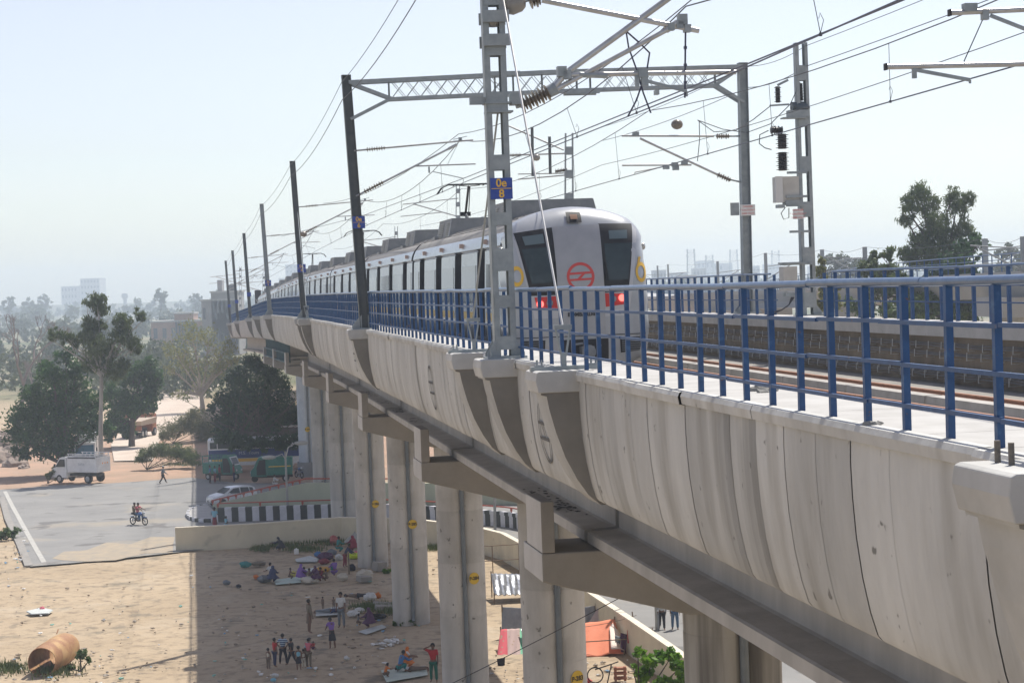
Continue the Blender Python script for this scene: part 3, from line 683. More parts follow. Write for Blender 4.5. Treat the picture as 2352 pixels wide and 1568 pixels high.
# ---- distant lattice mast above the train roof and small ones
def small_lattice(x,ytop,ybot,Y,label,w_=.36,pitch=1.0):
    a=atY(x,ybot,Y); b=atY(x,ytop,Y); T=thing('catenary_mast',label,'mast',a)
    mb=MB(); H=b.z-a.z
    for s in(-1,1): mb.bar(a+V3*s*w_/2,b+V3*s*w_*.42,.16,.05,up=V3)
    h=0
    while h<=H: mb.box(a+(b-a)*(h/H),(w_*.8,.14,.35),(V3,U3,Z3)); h+=pitch
    mb.build('lattice_column',mGalv,T); return T,a,b
T,a,b=small_lattice(1307,306,560,86,'pale lattice mast rising behind the roof of the first carriage')
def Q(x,y,Y): return atY(x,y,Y)
mb=MB(); mb.tube([Q(1165,288,86),Q(1295,345,86)],.035,8); mb.tube([Q(1170,357,86),Q(1312,352,86)],.035,8); mb.tube([Q(1190,412,86),Q(1305,402,86)],.03,8); mb.tube([Q(1190,400,86),Q(1300,398,86)],.025,8); mb.build('cantilever_tube',mAlu,T,smooth=True)
mb=MB(); insulator(mb,Q(1172,357,86),Q(1198,356,86),.12,8,.3); insulator(mb,Q(1275,394,86),Q(1303,390,86),.13,8,.4); mb.build('insulator',mIns,T,smooth=True)
mb=MB()
for x,y0,y1 in((1222,292,405),(1262,314,400)): mb.bar(Q(x,y0,85.8),Q(x+2,y1,85.8),.12,.05,up=U3)
build_each(mb,'hanger_strip',mGalvD,T)
mb=MB(); mb.blob(Q(1232,362,85.5),(.17,.17,.15),10,6); mb.build('disc_insulator',M('grey_insulator',None),T,smooth=True)
for x,yt,yb,Y,lb in((1052,425,500,150,'short grey mast beside the first pantograph'),(910,520,560,190,'stub of a grey mast over the carriage roofs'),(606,628,690,262,'grey mast behind the railing near the far bend'),(552,612,735,275,'pale grey mast just right of the farthest dark masts')):
    T,a,b=small_lattice(x,yt,yb,Y,lb,.3)
    mb=MB(); mb.tube([b+Vector((0,0,-1)),b+Vector((-4.2,0,-1.3))],.04,6); mb.tube([b+Vector((0,0,-2.4)),b+Vector((-3.4,0,-1.3))],.05,6); mb.tube([b+Vector((-1.2,0,-2.0)),b+Vector((-4.4,0,-2.2))],.035,6); mb.build('cantilever_tube',mAlu,T)
# ================================================ overhead wires
def sagline(P,Q_,sag,n=10): return [P+(Q_-P)*(k/n)-Z3*sag*4*(k/n)*(1-k/n) for k in range(n+1)]
def wire(name,label,pts,r,mat,sag=0,cat='wire',drop=None,group=None):
    T=thing(name,label,cat,pts[0],group); mb=MB(); full=[]
    for a,b in zip(pts,pts[1:]): full+=sagline(a,b,sag)[:-1]
    full.append(pts[-1]); mb.tube(full,r,5); mb.build('cable',mat,T,smooth=True); return T,full
supY=[14,Y8,64,102.7,145,189.2,228,258]
def runs(tt,zz,ys=supY): return [W(y,tt[i%len(tt)],zz) for i,y in enumerate(ys)]
Tc,fc=wire('contact_wire','contact wire over the train track touching the pantographs',runs((3.0,3.45,3.2),3.33),.014,mWireB)
Tm,fm=wire('catenary_wire','sagging catenary wire above the train track',[W(8,3.1,5.4)]+[W(y,3.15,4.7) for y in supY[1:]],.013,mWire,sag=.75)
Tc2,fc2=wire('contact_wire','second contact wire running beside the first over the train track',[W(9,4.1,3.62),W(Y8,3.72,3.5),W(64,3.3,3.5),W(102.7,3.0,3.9),W(145,.8,4.4)],.014,mWireB)
wire('catenary_wire','upper catenary wire crossing above the second contact wire',[W(8,3.9,5.6),W(Y8,3.5,5.0),W(64,3.1,4.9),W(102.7,1.0,4.6)],.011,mWire,sag=.5)
Tr,fr=wire('contact_wire','contact wire over the empty right track',[W(y,(7.5,7.9)[i%2],3.2) for i,y in enumerate([18,57,98,140,185])],.014,mWireB)
Tn,fn=wire('catenary_wire','catenary wire above the empty right track',[W(y,(7.6,7.8)[i%2],4.9) for i,y in enumerate([18,57,98,140,185])],.012,mWire,sag=.6)
wire('feeder_wire','thin feeder wire above the right track reaching the frame edge',[W(20,8.4,4.2),W(66,8.2,3.9),W(120,8.0,3.9)],.009,mWire,sag=.3)
def near(full,Y): return min(full,key=lambda p:abs(p.y-Y))
def ip(full,Y):
    for a,b in zip(full,full[1:]):
        if (a.y-Y)*(b.y-Y)<=0 and a.y!=b.y: return a+(b-a)*((Y-a.y)/(b.y-a.y))
    return full[0]
for (T,fa,fb,ys) in((Tc,fc,fm,[17,20.5,24,28,40,46,52,58,70,77,84,91,110,120,130,155,165,175]),(Tr,fr,fn,[24,31,38,46,52,63,70,77,85,105,118])):
    for y in ys:
        a,b=ip(fa,y),ip(fb,y); mb=MB(); mb.tube([a,b],.006,4); mb.tube([a+Z3*.02,a+Z3*.2+V3*.05,a+Z3*.3,a+Z3*.22-V3*.02],.005,4); mb.box(a,(.04,.04,.05)); mb.build('dropper',mWire,T)
# earth wires on the left mast tops, right mast tops
lt=[W(10,-.9,7.4),W(Y8,-.62,7.0)]+[W(y,-.62,6.62) for _,y in MASTS_L]
wire('earth_wire','upper earth wire strung between the tops of the left masts',lt,.010,mWire,sag=.28)
wire('earth_wire','lower earth wire strung between the tops of the left masts',[p-Z3*.55 for p in lt],.013,mWire,sag=.35)
wire('earth_wire','upper earth wire between the tops of the right hand masts',[W(20,12.4,6.9),W(Yr,12.75,6.75),W(Yp,12.8,6.9),W(86,12.4,6.8)],.010,mWire,sag=.15)
wire('earth_wire','lower earth wire between the tops of the right hand masts',[W(20,12.4,6.3),W(Yr,12.75,6.15),W(Yp,12.8,6.2),W(86,12.4,6.2)],.012,mWire,sag=.15)
# sagging jumper lines from switch mast to portal
mb=MB(); pts=[PR(1768,245),PR(1730,275),PP(1690,300),PP(1640,303),PP(1602,276)]; wire('jumper_cable','dark slack cable sagging from the switch mast insulator towards the portal',pts,.014,mWire)
wire('jumper_cable','dark slack cable sweeping down from the upper insulator of the switch mast',[PR(1838,190),PR(1815,240),PR(1770,285),PP(1715,305),PP(1660,297),PP(1602,276)],.014,mWire)
wire('jumper_cable','dark vertical jumper hanging from the portal cantilever',[PP(1606,277),PP(1607,320),PP(1602,370)],.014,mWire)
mb=MB(); mb.blob(PP(1555,286),(.2,.2,.17),10,6); o=tag(mb.build('disc_insulator',mIns,None,smooth=True),'round grey insulator strung on the wire left of the portal post','insulator')
# upper right cantilever arms reaching in from outside
for (a,b,c,d_,lb) in(((2181,30),(2400,20),(2275,36),(2400,85),'upper bright cantilever arm entering at the top right corner'),((2034,154),(2400,146),(2098,160),(2228,184),'lower bright cantilever arm with steady bar at the right edge')):
    YY=29.0; p=lambda q:W(YY,*PS(q[0],q[1],YY)); T=thing('cantilever_arm',lb,'cantilever arm',p(a)); mb=MB(); mb.tube([p(a),p(b)],.042,12); mb.build('tube',mAlu,T,smooth=True)
    mb=MB(); mb.bar(p(c),p(d_),.05,.05); 
    if a[1]>100: mb.tube([p(d_),p((2228,192))],.02,6); mb.box(p((2100,168)),(.06,.06,.16),(V3,U3,Z3))
    else: mb.box(p((2227,18)),(.2,.14,.12),(V3,U3,Z3)); mb.box(p((2262,34)),(.1,.1,.16),(V3,U3,Z3))
    mb.build('steady_bar',mGalv,T)
    mb=MB(); mb.box(p(a),(.03,.1,.1),(V3,U3,Z3)); mb.build('end_cap',mBlack,T)
mb=MB(); p=lambda q:W(29,*PS(q[0],q[1],29)); mb.tube([p((2258,44)),p((2214,142))],.009,5); tag(mb.build('tie_wire',mWire),'short tie wire between the two cantilever arms at the right edge','wire')
# anchor bolts on the nearest bracket
for x,y0,y1,lb in((2292,1016,1068,'left threaded anchor bolt standing on the nearest bracket'),(2324,1020,1074,'right threaded anchor bolt standing on the nearest bracket')):
    d=ray(x,y1); p=W(12.75,0,-1.28); Y=12.4 if x<2300 else 12.35; t=-.42 if x<2300 else -.28
    # place from pixel on the bracket top
    z=EYE-1.28; q=gp(x,y1,z); T=MB(); T.tube([q,q+Z3*.16],.02,10)
    hh=.0
    tag(T.build('anchor_bolt',M('rust_dark',(.13,.12,.11),(.2,.17,.14),30,.6,.4),smooth=True),lb,'bolt')
mb=MB()
for x,y in((1742,890),(1765,893),(1735,896),(1755,899),(1775,896),(2620/1.2755,0)):
    if y: 
        q=gp(x,y,EYE-1.27); mb.blob(q,(.09,.06,.04),6,4,.3)
tag(mb.build('rubble_heap',M('rubble_grey',(.3,.29,.27),(.2,.2,.19),20,.9)),'small heap of grey rubble on the sunlit walkway','rubble',kind='stuff')
mb=MB(); q=gp(2000,974,EYE-1.27); mb.blob(q,(.07,.04,.025),6,4,.35); mb.blob(q+Vector((.06,.03,0)),(.05,.03,.02),6,4,.35); tag(mb.build('debris',M('rubble_grey',None)),'dark scrap of debris by the walkway edge between two railing posts','debris')
# colour light signal near the far bend
sp=atY(592,690,245); T=thing('rail_signal','black rounded rail signal board with a white cross near the far bend','signal',sp)
h=atY(592,662,245)
mb=MB(); a,b=atY(586,666,245),atY(600,720,245); hw=.4
mb.box((a+b)/2+Z3*0,(.78,.2,2.9),(V3,U3,Z3)); mb.build('board',mBlack,T,bevel=.15)
mb=MB(); c=(a+b)/2-Z3*.25-U3*.14
for s in(-1,1): mb.bar(c+V3*s*.3+Z3*.62,c-V3*s*.3-Z3*.62,.04,.09,up=U3)
mb.build('cross_mark',mWhite,T)
mb=MB(); mb.tube([(a+b)/2-Z3*3.6,(a+b)/2-Z3*1.2],.08,8); mb.build('post',mGalvD,T)
# ================================================ metro train
Y0T=46.6; TC=3.57
def C(s,a,b): return W(Y0T+.987*s,TC+a,-2.345+b*1.008)
half=[(1.38,.42),(1.58,.46),(1.66,.62),(1.69,1.0),(1.70,1.02),(1.70,1.6),(1.685,2.2),(1.66,2.8),(1.64,3.19),(1.60,3.205),(1.675,3.27),(1.63,3.44),(1.56,3.58),(1.46,3.70),(1.36,3.80),(1.05,3.94),(.6,4.06),(.2,4.11)]
outl=[(-a,b) for a,b in half]+[(a,b) for a,b in reversed(half)]
NO=len(outl)
mSil=M('stainless_side',(.50,.53,.56),(.42,.45,.48),1.5,.27,.75,0)
mRoof=M('ribbed_grey_roof',(.30,.29,.27),(.22,.21,.2),2.5,.7,.1,.1)
mGlass=M('dark_glass',(.02,.028,.032),None,rough=.08,spec=.45)
mFace=M('silver_grey_paint',(.40,.41,.425),(.36,.37,.385),2,.28,.25,0,coat=.3)
mFaceL=M('pale_grey_paint',(.50,.50,.505),(.46,.46,.465),2,.3,.15)
mDoorP=M('cab_door_grey',(.38,.375,.38),(.34,.34,.345),3,.35,.2)
mAC=M('roof_unit_grey',(.25,.255,.25),(.19,.2,.2),4,.6,.1,.05)
mACe=M('roof_unit_pale',(.36,.37,.37),(.28,.29,.29),4,.5,.2)
mRubber=M('rubber_dark',(.025,.027,.035),(.04,.045,.055),4,.6)
mGold=M('gold_stripe',(.55,.36,.05),None,rough=.45)
mRedL=M('red_panel',(.55,.025,.02),None,rough=.35)
train=thing('metro_train','silver metro train with red roundel and red tail lamps on its flat rear face','train',C(40,0,0))
def carriage(s0,L,first,idx):
    doors=[s0+(2.6 if not first else 3.6)+k*((L-5.2 if not first else L-6.2)/3) for k in range(4)]
    secs=[]; 
    marks=[(s0,0)]
    for d in doors: marks+=[(d-.72,0),(d-.72,1),(d+.72,1),(d+.72,0)]
    marks.append((s0+L,0))
    full=[]
    for (a,ia),(b,ib) in zip(marks,marks[1:]):
        full.append((a,ia)); 
        if b-a>2.2: full.append(((a+b)/2,ia))
    full.append(marks[-1])
    mb=MB()
    def sec(s,ins):
        r=[]
        for a,b in outl:
            if ins and 1.01<b<3.22: a*= (1.70-.2)/1.70
            r.append(C(s,a,b))
        return r
    S=[sec(*x) for x in full]; k0=0
    vs=[p for q in S for p in q]; fs=[];mi=[]
    for i in range(len(S)-1):
        jamb=abs(full[i][0]-full[i+1][0])<1e-6
        for k in range(NO):
            fs.append((i*NO+k,i*NO+(k+1)%NO,(i+1)*NO+(k+1)%NO,(i+1)*NO+k))
            bm=(outl[k][1]+outl[(k+1)%NO][1])/2
            mi.append(1 if jamb else (2 if bm>3.62 else (1 if bm<.5 else 0)))
    fs.append(tuple(range(NO))[::-1]); mi.append(1); fs.append(tuple((len(S)-1)*NO+k for k in range(NO))); mi.append(1)
    mb.v=[tuple(p) for p in vs]; mb.f=fs; mb.t=[1.0]*len(fs); mb.mi=mi
    body=mb.build('carriage',[mSil,mRubber,mRoof],train,smooth=True)
    if idx>5: 
        for so_ in(3.6,L-7.5): ac_unit(body,s0+so_)
        return body
    def sp(a_,s,b,o=.0):  # side point left
        x=float(np.interp(b,[p[1] for p in half],[p[0] for p in half])); return C(s,-(x-a_+o),b)
    for d in doors:
        for q in(-1,1):
            x0,x1=sorted((d+q*.02,d+q*.70)); mm=MB()
            mm.hexa([sp(.2,x0,1.03,.006),sp(.2,x1,1.03,.006),sp(.2,x1,1.03,.03),sp(.2,x0,1.03,.03),sp(.2,x0,3.2,.006),sp(.2,x1,3.2,.006),sp(.2,x1,3.2,.03),sp(.2,x0,3.2,.03)])
            dr=mm.build('door_leaf',mSil,body)
        mm=MB()
        for q in(-1,1):
            x0,x1=sorted((d+q*.16,d+q*.56)); mm.hexa([sp(.2,x0,1.9,.032),sp(.2,x1,1.9,.032),sp(.2,x1,1.9,.038),sp(.2,x0,1.9,.038),sp(.2,x0,2.78,.032),sp(.2,x1,2.78,.032),sp(.2,x1,2.78,.038),sp(.2,x0,2.78,.038)])
        build_each(mm,'door_glass',mGlass,body)
        mm=MB(); mm.box(sp(0,d-1.0,3.42,.04),(.1,.16,.12),(V3,U3,Z3)); mm.build('indicator_lamp',M('lamp_pinkish',(.5,.36,.3),None,rough=.4),body)
    ws=[(s0+.35 if not first else s0+1.5,doors[0]-1.0)]+[(a+.95,b-.95) for a,b in zip(doors,doors[1:])]+[(doors[3]+1.0,s0+L-.35)]
    for i,(x0,x1) in enumerate(ws):
        if x1-x0<.4: continue
        mm=MB(); mm.hexa([sp(0,x0,1.85,.004),sp(0,x1,1.85,.004),sp(0,x1,1.85,.012),sp(0,x0,1.85,.012),sp(0,x0,2.85,.004),sp(0,x1,2.85,.004),sp(0,x1,2.85,.012),sp(0,x0,2.85,.012)]); mm.build('window_glass',mGlass,body)
        mm=MB()
        for x in(x0-.12,x1+.12): mm.bar(sp(0,x,1.05,.004),sp(0,x,3.2,.004),.012,.012)
        build_each(mm,'panel_seam',mRubber,body)
        mm=MB(); mm.hexa([sp(0,x0,1.42,.003),sp(0,x1,1.42,.003),sp(0,x1,1.42,.008),sp(0,x0,1.42,.008),sp(0,x0,1.62,.003),sp(0,x1,1.62,.003),sp(0,x1,1.62,.008),sp(0,x0,1.62,.008)]); mm.build('gold_stripe',mGold,body)
    for so_ in((1.9,L-6.6) if first else (3.6,L-7.5)): ac_unit(body,s0+so_)
    mm=MB()
    for a in(-1.32,-1.15,-.98,-.8,-.5,.5,.8): 
        bb=float(np.interp(-abs(a),[-p[0] for p in half][:],[p[1] for p in half])) if False else float(np.interp(abs(a),[p[0] for p in reversed(half[13:])],[p[1] for p in reversed(half[13:])]))
        mm.bar(C(s0+.4,a,bb+.01),C(s0+L-.4,a,bb+.01),.03,.025)
    mm.build('roof_rib',mRoof,body)
    mm=MB()
    for q in(s0+3.2,s0+L-3.2):
        mm=MB(); mm.box(C(q,0,.5),(2.4,3.4,.7),(V3,U3,Z3))
        for w_ in(-1.15,1.15):
            for sd in(-.84,.84): mm.lathe(C(q+w_,sd-.07,.43),V3,[(0,.43),(.14,.43)],20)
        mm.build('bogie',mBlack,body)
    return body
def ac_unit(body,s):
    L=3.6; mm=MB()
    def pr(a0,b0,a1,b1,s0,s1,si0,si1): return [C(s0,-a0,b0),C(s1,-a0,b0),C(s1,a0,b0),C(s0,a0,b0),C(si0,-a1,b1),C(si1,-a1,b1),C(si1,a1,b1),C(si0,a1,b1)]
    mm.hexa(pr(1.22,3.72,1.08,4.40,s,s+L,s+.12,s+L-.25)); o=mm.build('roof_unit',mAC,body)
    mm=MB(); mm.box(C(s+L/2,0,4.412),(2.16,L-.5,.03),(V3,U3,Z3)); mm.build('roof_unit_lid',mAC,body)
    mm=MB()
    m2=MB()
    for k in range(9):
        z=3.84+k*.058; x=1.22-(z-3.72)*.206
        mm.bar(C(s+.35,-x-.012,z),C(s+1.15,-x-.012,z),.03,.022); m2.bar(C(s+1.9,-x-.012,z),C(s+L-.5,-x-.012,z),.03,.022)
    mm.build('louvre',mACe,body); m2.build('louvre',mACe,body)
    mm=MB(); mm.hexa([C(s+.02,-1.235,3.78),C(s+.3,-1.235,3.78),C(s+.3,-1.1,3.78),C(s+.02,-1.1,3.78),C(s+.14,-1.1,4.38),C(s+.3,-1.1,4.38),C(s+.3,-1.05,4.38),C(s+.14,-1.05,4.38)]); mm.box(C(s+L-.3,-1.16,3.86),(.3,.6,.16),(V3,U3,Z3)); mm.box(C(s-.35,-1.05,3.82),(.5,.5,.14),(V3,U3,Z3)); build_each(mm,'side_casing',mACe,body)
PITCH=22.35; CL=21.75
for i in range(8):
    s0=1.5 if i==0 else i*PITCH
    carriage(s0,CL-(1.5 if i==0 else 0),i==0,i)
    if i<7:
        mb=MB(); mb.loft([[C(i*PITCH+CL+q,a*.90,2.2+(b-2.2)*.93) for a,b in outl] for q in(-.02,.62)]); mb.build('gangway_bellows',mRubber,train)
        if i<5:
            mb=MB(); mb.bar(C(i*PITCH+CL+.02,0,4.06),C(i*PITCH+CL+.1,0,4.06),.02,.02); 
# pantographs
def panto(s,lab=None):
    p=C(s,0,4.1); mb=MB()
    zc=3.33-(-2.345); 
    for q in(-.45,.45): mb.bar(C(s-.9,q,4.2),C(s+.9,q,4.2),.06,.06)
    mb.bar(C(s-.8,-.5,4.22),C(s-.8,.5,4.22),.06,.06); mb.bar(C(s+.8,-.5,4.22),C(s+.8,.5,4.22),.06,.06)
    pb=mb.build('pantograph_base',mGalvD,train)
    kn=C(s+1.0,0,4.72); hd=C(s-.05,0,zc-.09)
    mb=MB(); mb.tube([C(s-.7,0,4.22),kn],.055,8); mb.tube([C(s-.55,.12,4.22),kn+Vector((0,0,-.1))],.025,6); mb.build('lower_arm',mGalvD,pb)
    mb=MB(); mb.tube([kn,hd],.04,8); mb.tube([kn+V3*.1-Z3*.08,hd+V3*.05],.015,6); mb.box(kn,(.34,.12,.14),(V3,U3,Z3)); mb.build('upper_arm',mBlack,pb)
    mb=MB()
    for q in(-.16,.16):
        mb.tube([C(s+q,-1.05,zc-.32),C(s+q,-.9,zc-.12),C(s+q,-.66,zc-.02),C(s+q,.66,zc-.02),C(s+q,.9,zc-.12),C(s+q,1.05,zc-.32)],.022,6)
        mb.bar(C(s+q,-.55,zc-.02),C(s+q,.55,zc-.02),.05,.035)
    mb.tube([hd,C(s-.16,-.4,zc-.05)],.015,5); mb.tube([hd,C(s+.16,.4,zc-.05)],.015,5); mb.tube([C(s-.16,-.5,zc-.06),C(s+.16,-.5,zc-.06)],.015,5); mb.tube([C(s-.16,.5,zc-.06),C(s+.16,.5,zc-.06)],.015,5)
    mb.build('collector_head',mBlack,pb)
for s in(19.2,63.6,108.2): panto(s)
# ---- rear face of the last carriage
bc=2.25; oang=[math.atan2(b-bc,a) for a,b in outl]; orad=[math.hypot(a,b-bc) for a,b in outl]
oa=sorted(zip(oang,orad)); oa=[(oa[-1][0]-2*math.pi,oa[-1][1])]+oa+[(oa[0][0]+2*math.pi,oa[0][1])]
def rho(th): return float(np.interp(th,[x[0] for x in oa],[x[1] for x in oa]))
def sf(a,b):
    r=math.hypot(a,b-bc); d=min(1.0,r/rho(math.atan2(b-bc,a))); 
    return .55*(1-math.sqrt(max(0,1-d**7)))+.42*max(0,(b-2.2)/1.9)**1.7
def FP(a,b,o=0.0):
    p=C(sf(a,b),a,b); 
    if o:
        e=.02; n=(C(sf(a+e,b),a+e,b)-C(sf(a-e,b),a-e,b)).cross(C(sf(a,b+e),a,b+e)-C(sf(a,b-e),a,b-e)); n.normalize()
        if n.dot(-U3)<0: n=-n
        p=p+n*o
    return p
mb=MB(); NT=96; ds=[.02,.2,.35,.5,.6,.7,.78,.85,.9,.94,.965,.985,.996,1.0]
secs=[]
for d in ds: secs.append([C(sf(r_*d*math.cos(th),bc+r_*d*math.sin(th)) if d<1 else .55+.42*max(0,(bc+r_*math.sin(th)-2.2)/1.9)**1.7,r_*d*math.cos(th),bc+r_*d*math.sin(th)) for th,r_ in [(2*math.pi*k/NT-math.pi,rho(2*math.pi*k/NT-math.pi)) for k in range(NT)]])
secs.append([C(1.52,rho(th)*math.cos(th),bc+rho(th)*math.sin(th)) for th in [2*math.pi*k/NT-math.pi for k in range(NT)]])
mb.loft(secs,caps=True); front=mb.build('cab_face',mFace,train,smooth=True)
def patch(c4,o,th=.0,nx=14,ny=20,mb=None):
    mb=mb or MB(); vs=[]
    for j in range(ny+1):
        for i in range(nx+1):
            u,v=i/nx,j/ny
            a=(c4[0][0]*(1-u)+c4[1][0]*u)*(1-v)+(c4[3][0]*(1-u)+c4[2][0]*u)*v
            b=(c4[0][1]*(1-u)+c4[1][1]*u)*(1-v)+(c4[3][1]*(1-u)+c4[2][1]*u)*v
            vs.append(FP(a,b,o))
    return mb.add(vs,[(j*(nx+1)+i,j*(nx+1)+i+1,(j+1)*(nx+1)+i+1,(j+1)*(nx+1)+i) for j in range(ny) for i in range(nx)])
patch([(-1.56,3.55),(1.5,3.62),(1.14,1.49),(-1.14,1.49)],.006,nx=24,ny=16).build('pale_face_panel',mFaceL,front,smooth=True)
for nm,c4 in(('windscreen_frame',[(-1.495,3.515),(-.60,3.62),(-.555,2.03),(-1.21,2.03)]),('windscreen_frame',[(.53,3.675),(1.385,3.655),(1.15,2.06),(.57,2.04)])):
    patch(c4,.012).build(nm,mBlack,front,smooth=True)
for c4 in([(-1.36,3.12),(-.68,3.16),(-.64,2.33),(-1.17,2.31)],[(.62,3.2),(1.30,3.19),(1.14,2.34),(.64,2.33)]):
    patch(c4,.018).build('windscreen_glass',M('windscreen',(.03,.045,.05),(.045,.065,.07),2,.08,spec=.35),front,smooth=True)
for c4 in([(-1.32,3.42),(-.83,3.47),(-.81,3.25),(-1.27,3.21)],[(.76,3.5),(1.22,3.5),(1.2,3.3),(.76,3.3)]):
    patch(c4,.02).build('destination_glass',M('destination_panel',(.12,.16,.17),None,rough=.1),front,smooth=True)
patch([(-.59,3.63),(.545,3.66),(.565,1.05),(-.55,1.05)],.016,nx=10,ny=40).build('emergency_door',mDoorP,front,smooth=True)
for c4 in([(-1.13,1.99),(-.56,2.01),(-.54,1.70),(-1.06,1.72)],[(.57,2.03),(1.15,2.0),(1.08,1.76),(.58,1.71)]): patch(c4,.02).build('red_lamp_panel',mRedL,front,smooth=True)
def lamp(a,b,r,mat,nm): mb=MB(); p=FP(a,b,.02); mb.lathe(p,-U3,[(0,r),(.03,r),(.05,r*.8)],20); mb.build(nm,mat,front,smooth=True)
mTail=M('tail_lamp_glow',(.9,.15,.12),None,rough=.4,emit=(1,.16,.13,1.6)); mLens=M('lamp_lens',(.25,.26,.26),None,rough=.15)
lamp(-1.0,1.83,.085,mTail,'tail_lamp'); lamp(.98,1.91,.085,mTail,'tail_lamp'); lamp(-.77,1.85,.08,mLens,'headlamp'); lamp(.76,1.89,.08,mLens,'headlamp')
patch([(-.22,3.95),(.13,3.95),(.13,3.70),(-.22,3.70)],.045,nx=6,ny=6).build('top_lamp_frame',mBlack,front)
patch([(-.13,3.88),(.04,3.88),(.04,3.77),(-.13,3.77)],.06,nx=4,ny=4).build('top_lamp',M('amber_lens',(.28,.16,.10),None,rough=.3),front)
# roundel
mb=MB(); R=.335; cb_=2.44
def rp(a,b): return FP(a,cb_+b,.022)
for k in range(40):
    a0,a1=2*math.pi*k/40,2*math.pi*(k+1)/40; mb.quad(rp(R*math.cos(a0),R*math.sin(a0)),rp(R*math.cos(a1),R*math.sin(a1)),rp(.8*R*math.cos(a1),.8*R*math.sin(a1)),rp(.8*R*math.cos(a0),.8*R*math.sin(a0)))
mb.quad(rp(-.27,.045),rp(.27,.065),rp(.25,.115),rp(-.25,.1)); mb.quad(rp(-.27,-.10),rp(.26,-.085),rp(.28,-.035),rp(-.28,-.05)); mb.quad(rp(-.10,-.07),rp(-.02,-.07),rp(.12,.07),rp(.04,.07))
mb.build('roundel_emblem',M('roundel_red',(.60,.06,.05),None,rough=.4),front,fix=False)
text_mesh('maker_lettering','BOMBARDIER',.125,FP(.03,1.555,.055),V3,Z3,mBlack,front,bold=.004)
mb=MB()
for sx,ca in((1,1.50),(-1,1.50)):
    for k in range(28):
        a0,a1=2*math.pi*k/28,2*math.pi*(k+1)/28
        f=lambda q,r:FP(sx*(ca+.15*r*math.cos(q)),2.50+.24*r*math.sin(q),.012)
        mb.quad(f(a0,1),f(a1,1),f(a1,.62),f(a0,.62))
    if sx==1: mb.quad(FP(1.35,2.5,.012),FP(1.40,2.52,.012),FP(1.52,2.86,.012),FP(1.45,2.86,.012))
mb.build('yellow_numeral',mSignY,front,fix=False)
patch([(-1.56,1.06),(1.56,1.06),(1.56,1.04),(-1.56,1.04)],.016,nx=30,ny=1).build('apron_seam',mBlack,front)
for c4 in([(-1.45,.98),(-.9,.98),(-.92,.62),(-1.38,.66)],[(.9,.98),(1.45,.98),(1.4,.66),(.92,.62)],[(-.5,.97),(.62,.97),(.62,.45),(-.5,.45)]): patch(c4,.012,nx=5,ny=4).build('apron_opening',mBlack,front)
mb=MB()
for k in range(6): 
    for q in((-1.4,-.95),(.95,1.4)): mb.bar(FP(q[0],.68+k*.05,.025),FP(q[1],.68+k*.05,.025),.02,.015)
mb.build('grille_slat',mAC,front)
mb=MB(); p=FP(.06,.68,.0); mb.box(p-U3*.1,(.3,.5,.26),(V3,U3,Z3)); mb.lathe(p-U3*.3+Z3*.0,-U3,[(0,.14),(.12,.17),(.14,.1)],16); mb.tube([p-U3*.05-V3*.3+Z3*.1,p-U3*.2-V3*.28+Z3*.18,p-U3*.2-V3*.1+Z3*.2],.03,8); mb.tube([p-U3*.05+V3*.3+Z3*.05,p-U3*.2+V3*.32+Z3*.15,p-U3*.1+V3*.3-Z3*.15],.03,8); mb.build('coupler',mAC,front,smooth=True)
for sx in(-.62,.6):
    mb=MB(); mb.tube([FP(sx*1.0,2.3,.05),FP(sx*1.04,2.75,.06)],.015,6); mb.tube([FP(sx*1.04,2.75,.05),FP(sx*1.1,2.35,.05)],.012,6); mb.build('wiper',mBlack,front)
for sx in(-1,1):
    mb=MB(); q=C(.9,sx*1.74,3.12); mb.blob(q,(.06,.09,.09),10,6); mb.tube([q,C(1.0,sx*1.6,3.1)],.02,6); mb.build('side_camera',mAlu,front,smooth=True)
